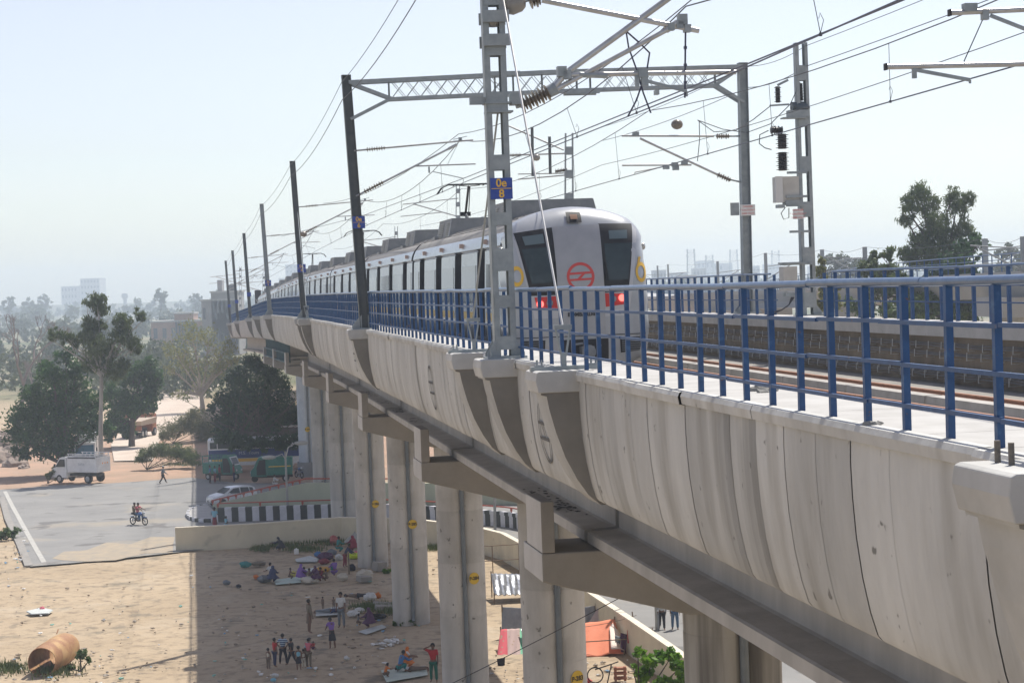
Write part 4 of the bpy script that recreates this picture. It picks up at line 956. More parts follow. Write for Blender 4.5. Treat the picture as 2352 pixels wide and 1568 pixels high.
# ================================================ ground
def ground_mat():
    m=bpy.data.materials.new('sandy_ground'); m.use_nodes=True; n=m.node_tree.nodes; L=m.node_tree.links; b=n['Principled BSDF']; b.inputs['Roughness'].default_value=.95; b.inputs['Specular IOR Level'].default_value=.15
    tc=n.new('ShaderNodeTexCoord'); sp=n.new('ShaderNodeSeparateXYZ'); L.new(tc.outputs['Object'],sp.inputs[0])
    def noise(sc,d=6,r=.6):
        z=n.new('ShaderNodeTexNoise'); z.inputs['Scale'].default_value=sc; z.inputs['Detail'].default_value=d; z.inputs['Roughness'].default_value=r; L.new(tc.outputs['Object'],z.inputs['Vector']); return z.outputs[0]
    def ramp(src,p0,p1,c0=(0,0,0),c1=(1,1,1)):
        r=n.new('ShaderNodeValToRGB'); r.color_ramp.elements[0].position=p0; r.color_ramp.elements[1].position=p1; r.color_ramp.elements[0].color=(*c0,1); r.color_ramp.elements[1].color=(*c1,1); L.new(src,r.inputs[0]); return r.outputs[0]
    def mix(f,a,b_):
        x=n.new('ShaderNodeMixRGB')
        if isinstance(f,float): x.inputs[0].default_value=f
        else: L.new(f,x.inputs[0])
        for i,c in((1,a),(2,b_)):
            if isinstance(c,tuple): x.inputs[i].default_value=(*c,1)
            else: L.new(c,x.inputs[i])
        return x.outputs[0]
    def mathn(op,a,b_):
        x=n.new('ShaderNodeMath'); x.operation=op
        for i,c in((0,a),(1,b_)):
            if isinstance(c,(int,float)): x.inputs[i].default_value=c
            else: L.new(c,x.inputs[i])
        return x.outputs[0]
    def rng(src,a,b_):
        x=n.new('ShaderNodeMapRange'); x.interpolation_type='SMOOTHSTEP'; x.inputs[1].default_value=a; x.inputs[2].default_value=b_; L.new(src,x.inputs[0]); return x.outputs[0]
    base=mix(ramp(noise(.09),.35,.7),(.44,.35,.245),(.36,.28,.19))
    base=mix(ramp(noise(1.4,8,.7),.5,.72),base,(.175,.14,.105))
    base=mix(ramp(noise(.35,7,.65),.56,.68),base,(.215,.185,.14))
    base=mix(ramp(noise(9,4,.7),.62,.75),base,(.2,.16,.12))
    mpn=n.new('ShaderNodeMapping'); mpn.inputs['Scale'].default_value=(.22,.5,1); mpn.inputs['Rotation'].default_value=(0,0,.25); L.new(tc.outputs['Object'],mpn.inputs[0])
    zs_=n.new('ShaderNodeTexNoise'); zs_.inputs['Scale'].default_value=1.1; zs_.inputs['Detail'].default_value=9; zs_.inputs['Roughness'].default_value=.72; zs_.inputs['Distortion'].default_value=.6; L.new(mpn.outputs[0],zs_.inputs['Vector'])
    base=mix(mathn('MULTIPLY',ramp(zs_.outputs[0],.52,.7),.4),base,(.21,.17,.125))
    base=mix(mathn('MULTIPLY',ramp(noise(.16,8,.7),.55,.66),.6),base,(.44,.37,.28))
    yn=mathn('ADD',sp.outputs[1],mathn('MULTIPLY',noise(.05),40))
    red=mathn('MULTIPLY',rng(yn,192,206),mathn('SUBTRACT',1,rng(yn,255,285)))
    base=mix(red,base,mix(ramp(noise(.2),.4,.6),(.41,.275,.20),(.34,.245,.18)))
    far=rng(yn,320,420)
    base=mix(far,base,mix(ramp(noise(.02),.42,.58),(.10,.12,.06),(.24,.21,.14)))
    L.new(base,b.inputs['Base Color'])
    bp=n.new('ShaderNodeBump'); bp.inputs['Strength'].default_value=.5; bp.inputs['Distance'].default_value=.12; L.new(mathn('ADD',noise(1.4,8,.7),mathn('MULTIPLY',noise(.35),2)),bp.inputs['Height']); L.new(bp.outputs[0],b.inputs['Normal'])
    return m
mGround=ground_mat()
# gently uneven sheet, finer near the viaduct
mb=MB(); xs=[-1900,-1300,-800,-500,-300,-200,-140,-110]+[-90+i*2.5 for i in range(49)]+[40,60,90,140,200,300,500,800,1300,1900]
ys=[-60,-20,20,50]+[70+i*2.5 for i in range(60)]+[225,235,250,270,300,340,400,500,650,850,1100,1400,1800,2300,2900]
def gz(x,y):
    if 60<y<222 and -92<x<32:
        v=.10*math.sin(x*.31+1)*math.cos(y*.23)+.05*math.sin(x*.9+y*.5)
        return -.02+v*.5-.06
    return -.08
vs=[(x,y,gz(x,y)) for y in ys for x in xs]; nx=len(xs)
mb.add(vs,[(j*nx+i,j*nx+i+1,(j+1)*nx+i+1,(j+1)*nx+i) for j in range(len(ys)-1) for i in range(nx-1)])
tag(mb.build('ground',mGround,smooth=True,fix=False),kind='structure')
def sheet(name,px,z,mat,label=None,cat=None,kind='structure',sub=0):
    pts=[p if isinstance(p,Vector) else gp(p[0],p[1],z) for p in px]
    bm=bmesh.new(); f=bm.faces.new([bm.verts.new(p) for p in pts]); bmesh.ops.triangulate(bm,faces=[f])
    me=bpy.data.meshes.new(name); 
    bmesh.ops.recalc_face_normals(bm,faces=bm.faces)
    bm.to_mesh(me)
    if me.polygons[0].normal.z<0:
        bmesh.ops.reverse_faces(bm,faces=bm.faces); bm.to_mesh(me)
    bm.free(); me.materials.append(mat); o=bpy.data.objects.new(name,me); COL.objects.link(o); return tag(o,label,cat,kind=kind)
wallpx=[(402,1213),(480,1209),(560,1205),(690,1196),(784,1189),(893,1191),(977,1196),(1060,1206),(1112,1215),(1156,1226),(1195,1247),(1260,1296),(1338,1350),(1452,1425),(1568,1505),(1700,1600),(1900,1740)]
WH=1.5
wall=[gp(x,y,WH) for x,y in wallpx]
wb=[Vector((p.x,p.y,.035)) for p in wall]
far_=[gp(x,y,.035) for x,y in((2600,1700),(2200,1480),(1800,1260),(1400,1150),(1200,1112),(760,1105),(640,1110),(540,1108),(470,1100),(440,1096),(300,1106),(240,1110),(130,1114),(0,1124),(-60,1130))]
left=[gp(x,y,.035) for x,y in((5,1140),(20,1190),(48,1248),(70,1300),(180,1291),(300,1279))]
mAsph=M('asphalt_dusty',(.20,.197,.19),(.245,.24,.23),.25,.9,0,.15,col3=(.33,.285,.22),scale3=.15,c3=(.56,.74),bscale=30,speck=(.14,.135,.13,.35,.6))
sheet('road',[gp(402,1268,.035)]+wb[1:]+far_+left,.035,mAsph)
# sand blown over the road edge, dirt track, verge
mSand=M('blown_sand',(.42,.34,.24),(.36,.28,.2),.8,.95,0,.2)
random.seed(11)
pp=[]
for i,(x,y) in enumerate([(200,1262),(240,1245),(300,1248),(350,1232),(400,1230),(402,1252),(402,1266),(330,1274),(260,1282),(200,1288),(150,1290),(120,1285),(150,1268)]): pp.append((x+random.uniform(-6,6),y+random.uniform(-4,4)))
sheet('dirt',pp,.048,M('sand_on_road',(.29,.255,.205),(.37,.30,.215),1.2,.95,0,.1))
sheet('dirt_road',[(262,1058),(352,1056),(366,1012),(405,975),(452,945),(474,905),(520,872),(378,868),(372,915),(318,958),(276,990),(255,1020)],.03,M('pale_track',(.55,.47,.39),(.47,.38,.31),.3,.95))
mb=MB()
for a,b in zip([(11,1128),(30,1165),(52,1205),(76,1248)],[(30,1165),(52,1205),(76,1248),(101,1291)]): mb.bar(gp(*a,.045),gp(*b,.045),.34,.02)
tag(mb.build('road_marking',M('worn_white_line',(.46,.45,.41),(.33,.32,.3),3,.8)),kind='structure')
mb=MB(); P=[gp(x,y,.0) for x,y in((4,1142),(18,1192),(46,1250),(66,1300))]
for a,b in zip(P,P[1:]): mb.bar(a+Z3*.01,b+Z3*.01,.5,.12)
tag(mb.build('pavement_kerb',M('kerb_concrete',(.30,.28,.26),(.22,.21,.19),2,.9)),kind='structure')
# ---- near cream wall
def wall_mesh(P,h0,h1,w_,mb=None,cop=0):
    mb=mb or MB(); secs=[]
    for i,p in enumerate(P):
        d=(P[min(i+1,len(P)-1)]-P[max(i-1,0)]); d.z=0; d.normalize(); n=Vector((-d.y,d.x,0))
        hh=h1[i] if hasattr(h1,'__len__') else h1
        b=Vector((p.x,p.y,h0)); secs.append([b-n*w_/2,b+n*w_/2,Vector((p.x,p.y,hh))+n*(w_/2+cop),Vector((p.x,p.y,hh))-n*(w_/2+cop)])
    mb.loft(secs); return mb
def fine(P,step=3.0):
    out=[]
    for i in range(len(P)-1):
        a,b=P[i],P[i+1]; n=max(1,int((b-a).length/step)); p0=P[max(i-1,0)]; p3=P[min(i+2,len(P)-1)]
        for k in range(n):
            t=k/n; out.append(.5*((2*a)+(b-p0)*t+(2*p0-5*a+4*b-p3)*t*t+(3*a-p0-3*b+p3)*t**3))
    out.append(P[-1]); return out
mCream=M('cream_wall',(.62,.56,.42),(.53,.475,.36),.6,.85,0,.1,(1,1,.5),col3=(.30,.27,.21),scale3=.8,c3=(.62,.8))
fw=fine(wall)
T=thing('boundary_wall','low cream wall curving from the sunny road edge under the viaduct','wall',(fw[0].x,fw[0].y,0))
wall_mesh(fw,-.3,WH,.28).build('wall_face',mCream,T)
wall_mesh([Vector((p.x,p.y,0)) for p in fw],WH+.003,WH+.07,.34).build('coping',M('cream_coping',(.70,.64,.52),(.6,.54,.43),2,.8),T)
kb=[]
for i,p in enumerate(fw):
    dd=(fw[min(i+1,len(fw)-1)]-fw[max(i-1,0)]); n=Vector((-dd.y,dd.x,0)).normalized(); n=n if n.y+n.x*.6>0 else -n; kb.append(Vector((p.x,p.y,0))+n*1.0)
wall_mesh(kb[len(kb)//3:],-.1,.22,.3).build('roadside_kerb',M('white_kerb',(.66,.64,.6),(.5,.48,.45),2,.8),T)
# ---- black and white wall
bwp=[gp(x,y,0) for x,y in((502,1199),(600,1196),(703,1193),(850,1190),(976,1195),(1112,1206),(1190,1215),(1300,1243),(1400,1285),(1560,1370),(1760,1500))]
fb=fine(bwp,.5)
# resample evenly
def resample(P,step):
    out=[P[0]]; acc=0
    for a,b in zip(P,P[1:]):
        L=(b-a).length; d=step-acc
        while d<=L: out.append(a+(b-a)*(d/L)); d+=step
        acc=(acc+L)%step
    return out
rs=resample(fb,.52)
T=thing('striped_parapet','low parapet wall painted in black and white blocks beyond the cream wall','wall',(rs[0].x,rs[0].y,0))
mk,mw_=M('black_block_paint',(.035,.04,.04),(.05,.055,.05),2,.6),M('white_block_paint',(.62,.62,.66),(.52,.52,.55),2,.6)
mb=MB()
for i,(a,b) in enumerate(zip(rs,rs[1:])):
    mb.cur=i%2; d=(b-a).normalized(); n=Vector((-d.y,d.x,0))
    mb.hexa([a-n*.14,b-n*.14,b+n*.14,a+n*.14,a-n*.14+Z3*.86,b-n*.14+Z3*.86,b+n*.14+Z3*.86,a+n*.14+Z3*.86])
    mb.hexa([p+Z3*.862 for p in(a-n*.2,b-n*.2,b+n*.2,a+n*.2)]+[p+Z3*1.1 for p in(a-n*.2,b-n*.2,b+n*.2,a+n*.2)])
mb.build('wall_face',[mk,mw_],T)
mRP=M('red_oxide_pipe',(.45,.10,.06),(.35,.08,.05),4,.5)
mb=MB(); rr=resample(fb,3.2); mb.tube([p+Z3*1.42 for p in fb],.05,8)
for p in rr: mb.tube([p+Z3*1.08,p+Z3*1.42],.05,6); mb.box(p+Z3*1.3,(.16,.16,.2))
mb.build('pipe_rail',mRP,T,smooth=True)
# island end with kerb blocks
ip_=[gp(x,y,0) for x,y in((502,1199),(470,1200),(442,1196),(431,1187),(438,1176),(460,1167),(486,1163))]
isl=thing('kerbed_island','rounded traffic island end with black and white kerb blocks','traffic island',gp(450,1185,0))
fi=fine(ip_,.5); ri=resample(fi,.55); mb=MB()
for i,(a,b) in enumerate(zip(ri,ri[1:])): mb.cur=i%2; mb.bar(Vector((a.x,a.y,.15)),Vector((b.x,b.y,.15)),.22,.3)
mb.build('kerb',[mw_,mk],isl)
mb=MB(); mb.add([Vector((p.x,p.y,.27)) for p in ri]+[gp(502,1182,.27)],[tuple(range(len(ri)+1))]); mb.build('paving',M('island_paving',(.42,.41,.39),(.34,.33,.32),1,.9),isl,fix=False)
# ---- pale green ramp wall with diagonal top
Yw=156.0
tp=[(489,1158),(560,1141),(640,1122),(705,1108),(900,1108),(1100,1110),(1250,1120),(1400,1150)]
gw=[]; gh=[]
for i,(x,y) in enumerate(tp):
    Yk=Yw+(0 if i<5 else (i-4)*-2); p=atY(x,y,Yk); gw.append(Vector((p.x,p.y,0))); gh.append(max(.3,p.z))
T=thing('ramp_wall','pale greenish retaining wall with a red pipe rail climbing diagonally behind the striped parapet','wall',(gw[0].x,gw[0].y,0))
wall_mesh(gw,-.3,gh,.3).build('wall_face',M('pale_green_wall',(.48,.50,.38),(.40,.42,.32),.5,.85,0,.05,(1,1,.4)),T)
mb=MB(); tops=[Vector((p.x,p.y,h+.32)) for p,h in zip(gw,gh)]; mb.tube(tops[:5],.055,8)
for a,b in zip(tops[:4],tops[1:4]):
    n=4
    for k in range(n): q=a+(b-a)*(k/n); mb.box(q-Z3*.05,(.18,.18,.2)); mb.tube([q,q-Z3*.34],.05,6)
mb.build('pipe_rail',mRP,T,smooth=True)
# ---- street lamps
def lamp_post(label,base,top,heads):
    T=thing('street_lamp',label,'street lamp',base,'street lamps along the curving road'); mb=MB(); mb.tube([base,top],[.11,.07],10); mb.build('pole',M('grey_lamp_pole',(.33,.33,.32),(.26,.26,.26),3,.5,.2),T,smooth=True)
    for s,dx,dz in heads:
        mb=MB(); e=top+Vector((dx,0,dz)); mb.tube([top-Z3*.6,top+Vector((dx*.3,0,dz*.5)),e],.04,8); mb.build('arm',mAlu,T,smooth=True)
        mb=MB(); mb.blob(e+Vector((math.copysign(.45,dx),0,-.02)),(.55,.26,.17),12,6); mb.build('lamp_head',M('lamp_shell',(.45,.45,.42),None,rough=.4),T,smooth=True)
    return T
b=atY(661,1164,150.5); lamp_post('twin headed street lamp standing beside the ramp wall, pale oval heads',Vector((b.x,b.y,0)),atY(655,1036,150.5),[(1,.8,.6),(1,-.8,-.4)])
b=gp(1137,1222,0); lamp_post('grey lamp pole rising in front of the striped parapet between two piers',b,b+Vector((.25,0,9)),[(1,.9,.5)])
b=gp(1510,1447,0); lamp_post('grey lamp pole beside the two men walking on the road',b,b+Vector((0,0,9.0)),[(1,.9,.5)])
# ================================================ leaves and trees
def leafmat(name,c1,c2):
    if name in MATS: return MATS[name]
    m=bpy.data.materials.new(name); m.use_nodes=True; MATS[name]=m; n=m.node_tree.nodes; L=m.node_tree.links; b=n['Principled BSDF']; b.inputs['Roughness'].default_value=.55; b.inputs['Specular IOR Level'].default_value=.3
    at=n.new('ShaderNodeAttribute'); at.attribute_name='tone'; mx=n.new('ShaderNodeMixRGB'); mx.inputs[1].default_value=(*c1,1); mx.inputs[2].default_value=(*c2,1); L.new(at.outputs['Fac'],mx.inputs[0]); L.new(mx.outputs[0],b.inputs['Base Color'])
    tr=n.new('ShaderNodeBsdfTranslucent'); L.new(mx.outputs[0],tr.inputs[0]); ms=n.new('ShaderNodeMixShader'); ms.inputs[0].default_value=.35; L.new(b.outputs[0],ms.inputs[1]); L.new(tr.outputs[0],ms.inputs[2]); L.new(ms.outputs[0],n['Material Output'].inputs[0])
    return m
def leaves(name,blobs,n,size,mat,parent,droop=0.0,shell=.45,clump=.0,flat=1.0,seed=1):
    rg=np.random.RandomState(seed); vol=np.array([b[3]**2 if not hasattr(b[3],'__len__') else b[3][0]*b[3][2] for b in blobs]); cnt=np.maximum(1,(vol/vol.sum()*n).astype(int))
    P=[];T=[]
    for b,c in zip(blobs,cnt):
        r=np.array(b[3] if hasattr(b[3],'__len__') else (b[3],b[3]*1.0,b[3])); 
        nc=max(3,int(c/26)); d=rg.normal(size=(nc,3)); d/=np.linalg.norm(d,axis=1)[:,None]; cr=rg.uniform(0,1,nc)**shell; cc=d*cr[:,None]*r
        k=rg.randint(0,nc,c); p=cc[k]+rg.normal(size=(c,3))*r*(.17+clump); P.append(p+np.array(b[:3])); T.append(np.clip(rg.uniform(0,1,nc)[k]*.7+rg.uniform(0,.3,c),0,1))
    P=np.concatenate(P);T=np.concatenate(T);N=len(P)
    a=rg.normal(size=(N,3)); a[:,2]-=droop*1.5; a/=np.linalg.norm(a,axis=1)[:,None]; q=rg.normal(size=(N,3)); bb=np.cross(a,q); bb/=np.linalg.norm(bb,axis=1)[:,None]
    s=size*rg.uniform(.6,1.35,N)[:,None]; w_=.45*flat
    V=np.empty((N,4,3)); V[:,0]=P-a*s*.5; V[:,1]=P+bb*s*w_*.5; V[:,2]=P+a*s*.5; V[:,3]=P-bb*s*w_*.5
    V=V.reshape(-1,3); keep=np.ones(N,bool); zc=V.reshape(-1,4,3)[:,:,2].min(1); 
    o_=wloc(parent) if parent is not None else Vector((0,0,0)); V-=np.array(o_)
    me=bpy.data.meshes.new(name); me.vertices.add(4*N); me.vertices.foreach_set('co',V.ravel()); me.loops.add(4*N); me.loops.foreach_set('vertex_index',np.arange(4*N,dtype=np.int32)); me.polygons.add(N); me.polygons.foreach_set('loop_start',np.arange(0,4*N,4,dtype=np.int32)); me.polygons.foreach_set('loop_total',np.full(N,4,dtype=np.int32))
    me.update(calc_edges=True); me.validate()
    at=me.attributes.new('tone','FLOAT','POINT'); at.data.foreach_set('value',np.repeat(T,4).astype(np.float32)); me.materials.append(mat)
    o=bpy.data.objects.new(name,me); COL.objects.link(o)
    if parent is not None: o.parent=parent
    return o
def limbs(base,fork,tips,r0,mat,parent,seed=1,twigs=3):
    rg=random.Random(seed); mb=MB(); mb.tube([base,(base+fork)/2+Vector((rg.uniform(-.1,.1),0,0)),fork],[r0,r0*.8,r0*.62],10,caps=True)
    for t in tips:
        t=Vector(t); m1=fork.lerp(t,.4)+Vector((rg.uniform(-.3,.3),rg.uniform(-.3,.3),rg.uniform(0,.5))); m2=fork.lerp(t,.75)+Vector((rg.uniform(-.3,.3),0,rg.uniform(0,.3)))
        rr=r0*.45; mb.tube([fork-Z3*.2,m1,m2,t],[rr,rr*.7,rr*.45,rr*.15],7)
        for k in range(twigs):
            s=m1.lerp(t,rg.uniform(.1,.8)); e=s+Vector((rg.uniform(-1,1),rg.uniform(-1,1),rg.uniform(.1,1)))*(t-fork).length*.28; mb.tube([s,s.lerp(e,.5)+Vector((0,0,.1)),e],[rr*.3,rr*.2,rr*.06],5)
    return mb.build('trunk',mat,parent,smooth=True)
mBark=M('grey_brown_bark',(.06,.05,.04),(.11,.09,.075),3,.9,0,.3,(1,1,.3)); mBarkW=M('pale_bark',(.40,.37,.33),(.25,.23,.2),2,.85,0,.1,(1,1,.3))
LG=leafmat('leaf_dark_green',(.022,.062,.024),(.075,.155,.045)); LE=leafmat('leaf_olive_green',(.06,.095,.035),(.135,.17,.065)); LY=leafmat('leaf_yellow_green',(.16,.19,.06),(.27,.25,.09)); LB=leafmat('leaf_bright_green',(.06,.16,.02),(.2,.36,.04)); LD=leafmat('leaf_very_dark',(.014,.042,.018),(.055,.115,.038)); LH=leafmat('leaf_hazy_scrub',(.045,.065,.03),(.10,.12,.055))
def tree(name,label,Y,base_px,fork_px,blobs_px,n,size,lm,bm_,r0,droop=0,seed=1,group=None,cat='tree',shell=.45,clump=0,flat=1.0,twigs=3,depth=.8):
    rg=random.Random(seed); k=Y/F; b=atY(base_px[0],base_px[1],Y); b.z=0 if b.z>-2 and len(base_px)<3 else b.z
    if b.z<-.5 or len(base_px)>2: b.z=0
    T=thing(name,label,cat,b,group); fk=atY(fork_px[0],fork_px[1],Y)
    bl=[]
    for q_ in blobs_px:
        x,y,r=q_[:3]; c=atY(x,y,Y+(q_[3] if len(q_)>3 else rg.uniform(-1,1)*r*k*depth)); R=r*k; bl.append((c.x,c.y,max(c.z,R*.5),(R,R,R*.9)))
    limbs(b,fk,[q[:3] for q in bl],r0,bm_,T,seed,twigs)
    leaves('crown',bl,n,size,lm,T,droop,shell,clump,flat,seed)
    return T
tree('leafy_tree','dense dark green broad tree standing behind the white tipper truck',195,(150,1092),(146,1062),[(60,965,48),(30,1000,26),(118,860,36),(150,820,24),(110,915,48),(165,900,44),(140,960,60),(200,968,40),(90,1010,50),(50,1040,22),(150,1020,40),(238,985,22),(215,930,32),(175,850,28),(75,905,30),(100,840,18)],21000,.38,LG,mBark,.32,seed=2)
tree('eucalyptus_tree','tall pale trunked eucalyptus with drooping olive clumps beside the white trucks',188,(232,1103),(233,860),[(222,688,23),(232,712,20),(200,700,13),(210,745,22),(232,750,18),(196,770,18),(218,790,32),(245,805,26),(282,742,24),(275,770,26),(318,722,15),(330,735,8),(300,790,22),(318,800,13),(130,765,15),(118,778,10),(158,778,18),(176,792,16),(260,850,30),(205,835,24),(228,835,20),(283,838,18)],13000,.42,LE,mBarkW,.26,droop=.8,seed=3,flat=.6)
tree('leafy_tree','round dark tree just right of the eucalyptus beside the dusty track',228,(302,1010),(305,965),[(335,845,28),(358,870,18),(305,870,30),(345,900,26),(320,925,34),(285,930,34),(265,970,30),(295,985,22),(255,900,26),(350,935,14),(245,1000,18)],12000,.40,LG,mBark,.4,seed=4)
tree('sparse_tree','thinly leaved yellowish tree with spreading bare branches in the dust',290,(466,948),(462,905),[(440,770,34),(400,800,24),(480,775,28),(520,800,26),(430,830,34),(505,850,28),(390,850,18),(480,830,30),(460,880,26),(420,905,20),(400,905,12),(540,830,16)],3400,.42,LY,M('dusty_bark',(.30,.25,.2),(.36,.3,.25),2,.9),.42,seed=5,twigs=9,clump=.12)
tree('dark_bushy_tree','big dark bushy tree beside the viaduct behind the striped coach',207,(600,1055),(598,1000),[(575,835,28),(545,870,34),(605,850,34),(520,920,34),(570,910,48),(630,890,40),(505,975,26),(545,970,48),(600,965,56),(655,950,44),(640,1000,40),(580,1020,34),(500,1010,18),(530,1015,24),(665,1010,26),(690,960,30),(488,940,14),(540,1012,20,-18),(565,1020,18,-18),(590,1018,20,-18),(615,1016,22,-18),(640,1018,20,-18),(665,1016,20,-18),(518,1004,18,-18),(508,1012,14,-20),(530,1014,16,-20),(548,1012,16,-20),(688,1004,18,-18)],25000,.38,LD,mBark,.45,seed=6)
# bare trees at left
def bare(label,Y,base_px,H,seed,spread=.9,r0=.3,lean=0):
    rg=random.Random(seed); b=atY(base_px[0],base_px[1],Y); b.z=0; T=thing('bare_tree',label,'tree',b,None); mb=MB()
    def rec(p,d,L,r,k):
        q=p+d*L; mid=(p+q)/2+Vector((rg.uniform(-1,1),rg.uniform(-1,1),0))*L*.06; mb.tube([p,mid,q],[r,r*.85,r*.66],6 if k<3 else 4)
        if k>=6 or r<.02: return
        for i in range(2 if k<4 else 3):
            nd=(d+Vector((rg.uniform(-1,1),rg.uniform(-1,1),rg.uniform(-.15,.6)))*spread*.75).normalized(); rec(q,nd,L*rg.uniform(.62,.84),r*.64,k+1)
    rec(b,Vector((lean,0,1)).normalized(),H*.3,r0,0); mb.build('trunk',M('hazy_bare_bark',(.19,.15,.13),(.15,.12,.11),3,.9),T); return T
bare('leafless tree with twisting branches at the left edge',300,(6,0),16,5,r0=.38,lean=.12)
bare('small leafless tree right of the bigger bare one',310,(44,0),9,9,r0=.26)
# right hand trees
tree('eucalyptus_tree','tallest feathery eucalyptus behind the far railing at right',150,(2165,700,0),(2163,640),[(2110,442,26),(2090,472,26),(2132,472,28),(2150,515,32),(2198,472,30),(2224,458,18),(2190,446,18),(2170,545,30),(2082,505,20),(2118,555,32),(2212,525,26),(2150,585,40),(2098,595,30),(2188,605,36),(2075,585,18)],17000,.33,LE,mBark,.3,droop=.9,seed=7,flat=.55)
tree('bushy_tree','dark tree with drooping tufts leaning right of the tallest eucalyptus',148,(2215,700,0),(2205,640),[(2210,575,24),(2238,560,26),(2190,610,36),(2230,620,20),(2245,590,10),(2160,640,34),(2215,660,40),(2250,560,8)],6000,.34,LG,mBark,.25,droop=.6,seed=8)
tree('bushy_tree','grey green tree between the switch mast and the tall eucalyptus',140,(2030,760,0),(2030,680),[(2010,592,16),(2040,585,18),(2000,620,24),(2045,620,26),(2060,650,30),(2020,660,34),(2080,690,30),(2110,700,34)],7000,.32,LE,mBark,.22,seed=9)
tree('bushy_tree','small yellow topped tree just right of the switch mast',132,(1905,760,0),(1900,690),[(1888,600,9),(1882,622,14),(1895,650,18),(1925,655,14),(1910,690,26),(1880,700,16)],3000,.3,LY,mBark,.15,seed=10)
tree('bushy_tree','light green tree low behind the far railing, below the tall eucalyptus',138,(2200,790,0),(2200,730),[(2130,700,40),(2180,715,38),(2235,700,30),(2262,690,22),(2090,725,34),(2215,740,34),(2050,720,30),(1985,715,26),(1955,700,20)],8000,.34,leafmat('leaf_light_green',(.07,.12,.035),(.17,.22,.07)),mBark,.2,seed=12)
tree('bushy_tree','pale hazy tree at the right edge behind the second viaduct',380,(2330,800,0),(2330,700),[(2290,585,14),(2320,575,20),(2350,600,30),(2300,620,26),(2330,640,34)],2500,.8,LH,mBark,.4,seed=13)
tree('bushy_tree','hazy broad tree far beyond the far railing, left of the yellow topped one',420,(1960,800,0),(1960,700),[(1900,600,20),(1930,605,24),(1960,615,26),(1985,630,20),(1940,640,34),(1900,640,24)],3000,.9,LH,mBark,.4,seed=14)
# bushes
def bush(label,Y,blobs_px,n,size,lm,seed,name='bush',stem=True,droop=0,shell=.5,flat=1.0):
    k=Y/F; bl=[]
    for x,y,r in blobs_px: c=atY(x,y,Y); bl.append((c.x,c.y+random.uniform(-1,1)*r*k,max(c.z,r*k*.3),(r*k,r*k,r*k*.75)))
    b=Vector((bl[0][0],bl[0][1],0)); T=thing(name,label,'bush',b)
    mb=MB()
    for q in bl: mb.tube([b,Vector(q[:3])*.5+b*.5,Vector(q[:3])],[.05,.035,.015],5)
    mb.build('stem',mBark,T); leaves('foliage',bl,n,size,lm,T,droop,shell,0,flat,seed); return T
LT=leafmat('leaf_dry_scrub',(.10,.125,.05),(.22,.21,.11))
bush('low green thorny bush beside the dusty track, nearer of the two scrub mounds',197,[(335,1045,20),(365,1035,24),(395,1040,26),(425,1045,24),(445,1052,18),(320,1055,12)],11000,.26,leafmat('leaf_scrub_green',(.06,.10,.03),(.17,.21,.08)),21,flat=.5)
bush('tall grey green scrub thicket behind the low thorny bush',232,[(400,985,30),(430,970,30),(460,985,36),(480,1000,30),(380,1000,20),(450,950,22),(500,1020,26)],11000,.34,LT,22,flat=.5)
bush('leafy bush with bright green leaves at the bottom beside the streaked pier',79,[(1465,1490,18),(1500,1520,30),(1540,1505,24),(1475,1555,26),(1520,1560,34),(1560,1530,26),(1570,1570,30),(1455,1530,10)],1500,.26,LB,23,flat=1.5)
bush('small weedy shrub at the mouth of the rusty pipe',91,[(185,1500,14),(205,1515,10),(160,1535,10)],900,.16,leafmat('leaf_weed',(.05,.10,.03),(.14,.2,.07)),24)
bush('dark weeds at the left roadside by the white line',143,[(16,1222,14),(36,1218,12),(0,1228,14),(26,1226,12)],1600,.2,leafmat('leaf_weed',None,None),25)
bush('dry roadside weeds in front of the white tipper truck',186,[(110,1092,12),(125,1082,12),(130,1098,10)],700,.25,LT,26)
bush('grass clump round the foot of the pier marked P-285',100.5,[(925,1432,12),(950,1434,14),(905,1438,9)],900,.2,leafmat('leaf_weed',None,None),27)
bush('small green tuft right of the pier marked P-286',119,[(884,1310,9),(893,1316,8)],350,.16,LB,28)
# grass strips
def grass(label,pxs,n,h,mat,seed):
    rg=random.Random(seed); mb=MB()
    for _ in range(n):
        x0,y0,sx,sy=rg.choice(pxs); p=gp(rg.gauss(x0,sx),rg.gauss(y0,sy),0)
        a=rg.uniform(0,6.28); d=Vector((math.cos(a),math.sin(a),0))*.03; t=p+Vector((rg.uniform(-.1,.1),rg.uniform(-.1,.1),h*rg.uniform(.5,1.2))); mb.add([p-d,p+d,t],[(0,1,2)])
    return tag(mb.build('grass',mat,fix=False),label,'grass',kind='stuff')
mGr=M('grass_green',(.07,.11,.035),(.14,.17,.06),2,.9)
grass('short weedy grass growing along the foot of the cream wall and between the camps',[(760,1246,35,3),(640,1252,30,3),(700,1262,22,3),(900,1400,22,6),(120,1540,30,8),(20,1535,20,6),(1000,1260,20,3),(850,1395,20,4),(600,1262,10,2),(420,1067,30,2)],5200,.3,mGr,31)
# debris mound
mb=MB(); rg=random.Random(5)
for x,y,r in((10,1050,55),(35,1062,30),(-20,1030,70),(55,1068,14),(0,1010,40),(30,1000,30)):
    c=gp(x,y+6,0); R=r*c.y/F; mb.blob(c,(R,R*1.3,R*.62),16,8,.16)
tag(mb.build('debris_mound',M('dark_spoil',(.16,.13,.11),(.30,.24,.2),1.2,.95,0,.6,bscale=6)),'dark heap of spoil and rubbish at the left roadside',"mound",kind='stuff')
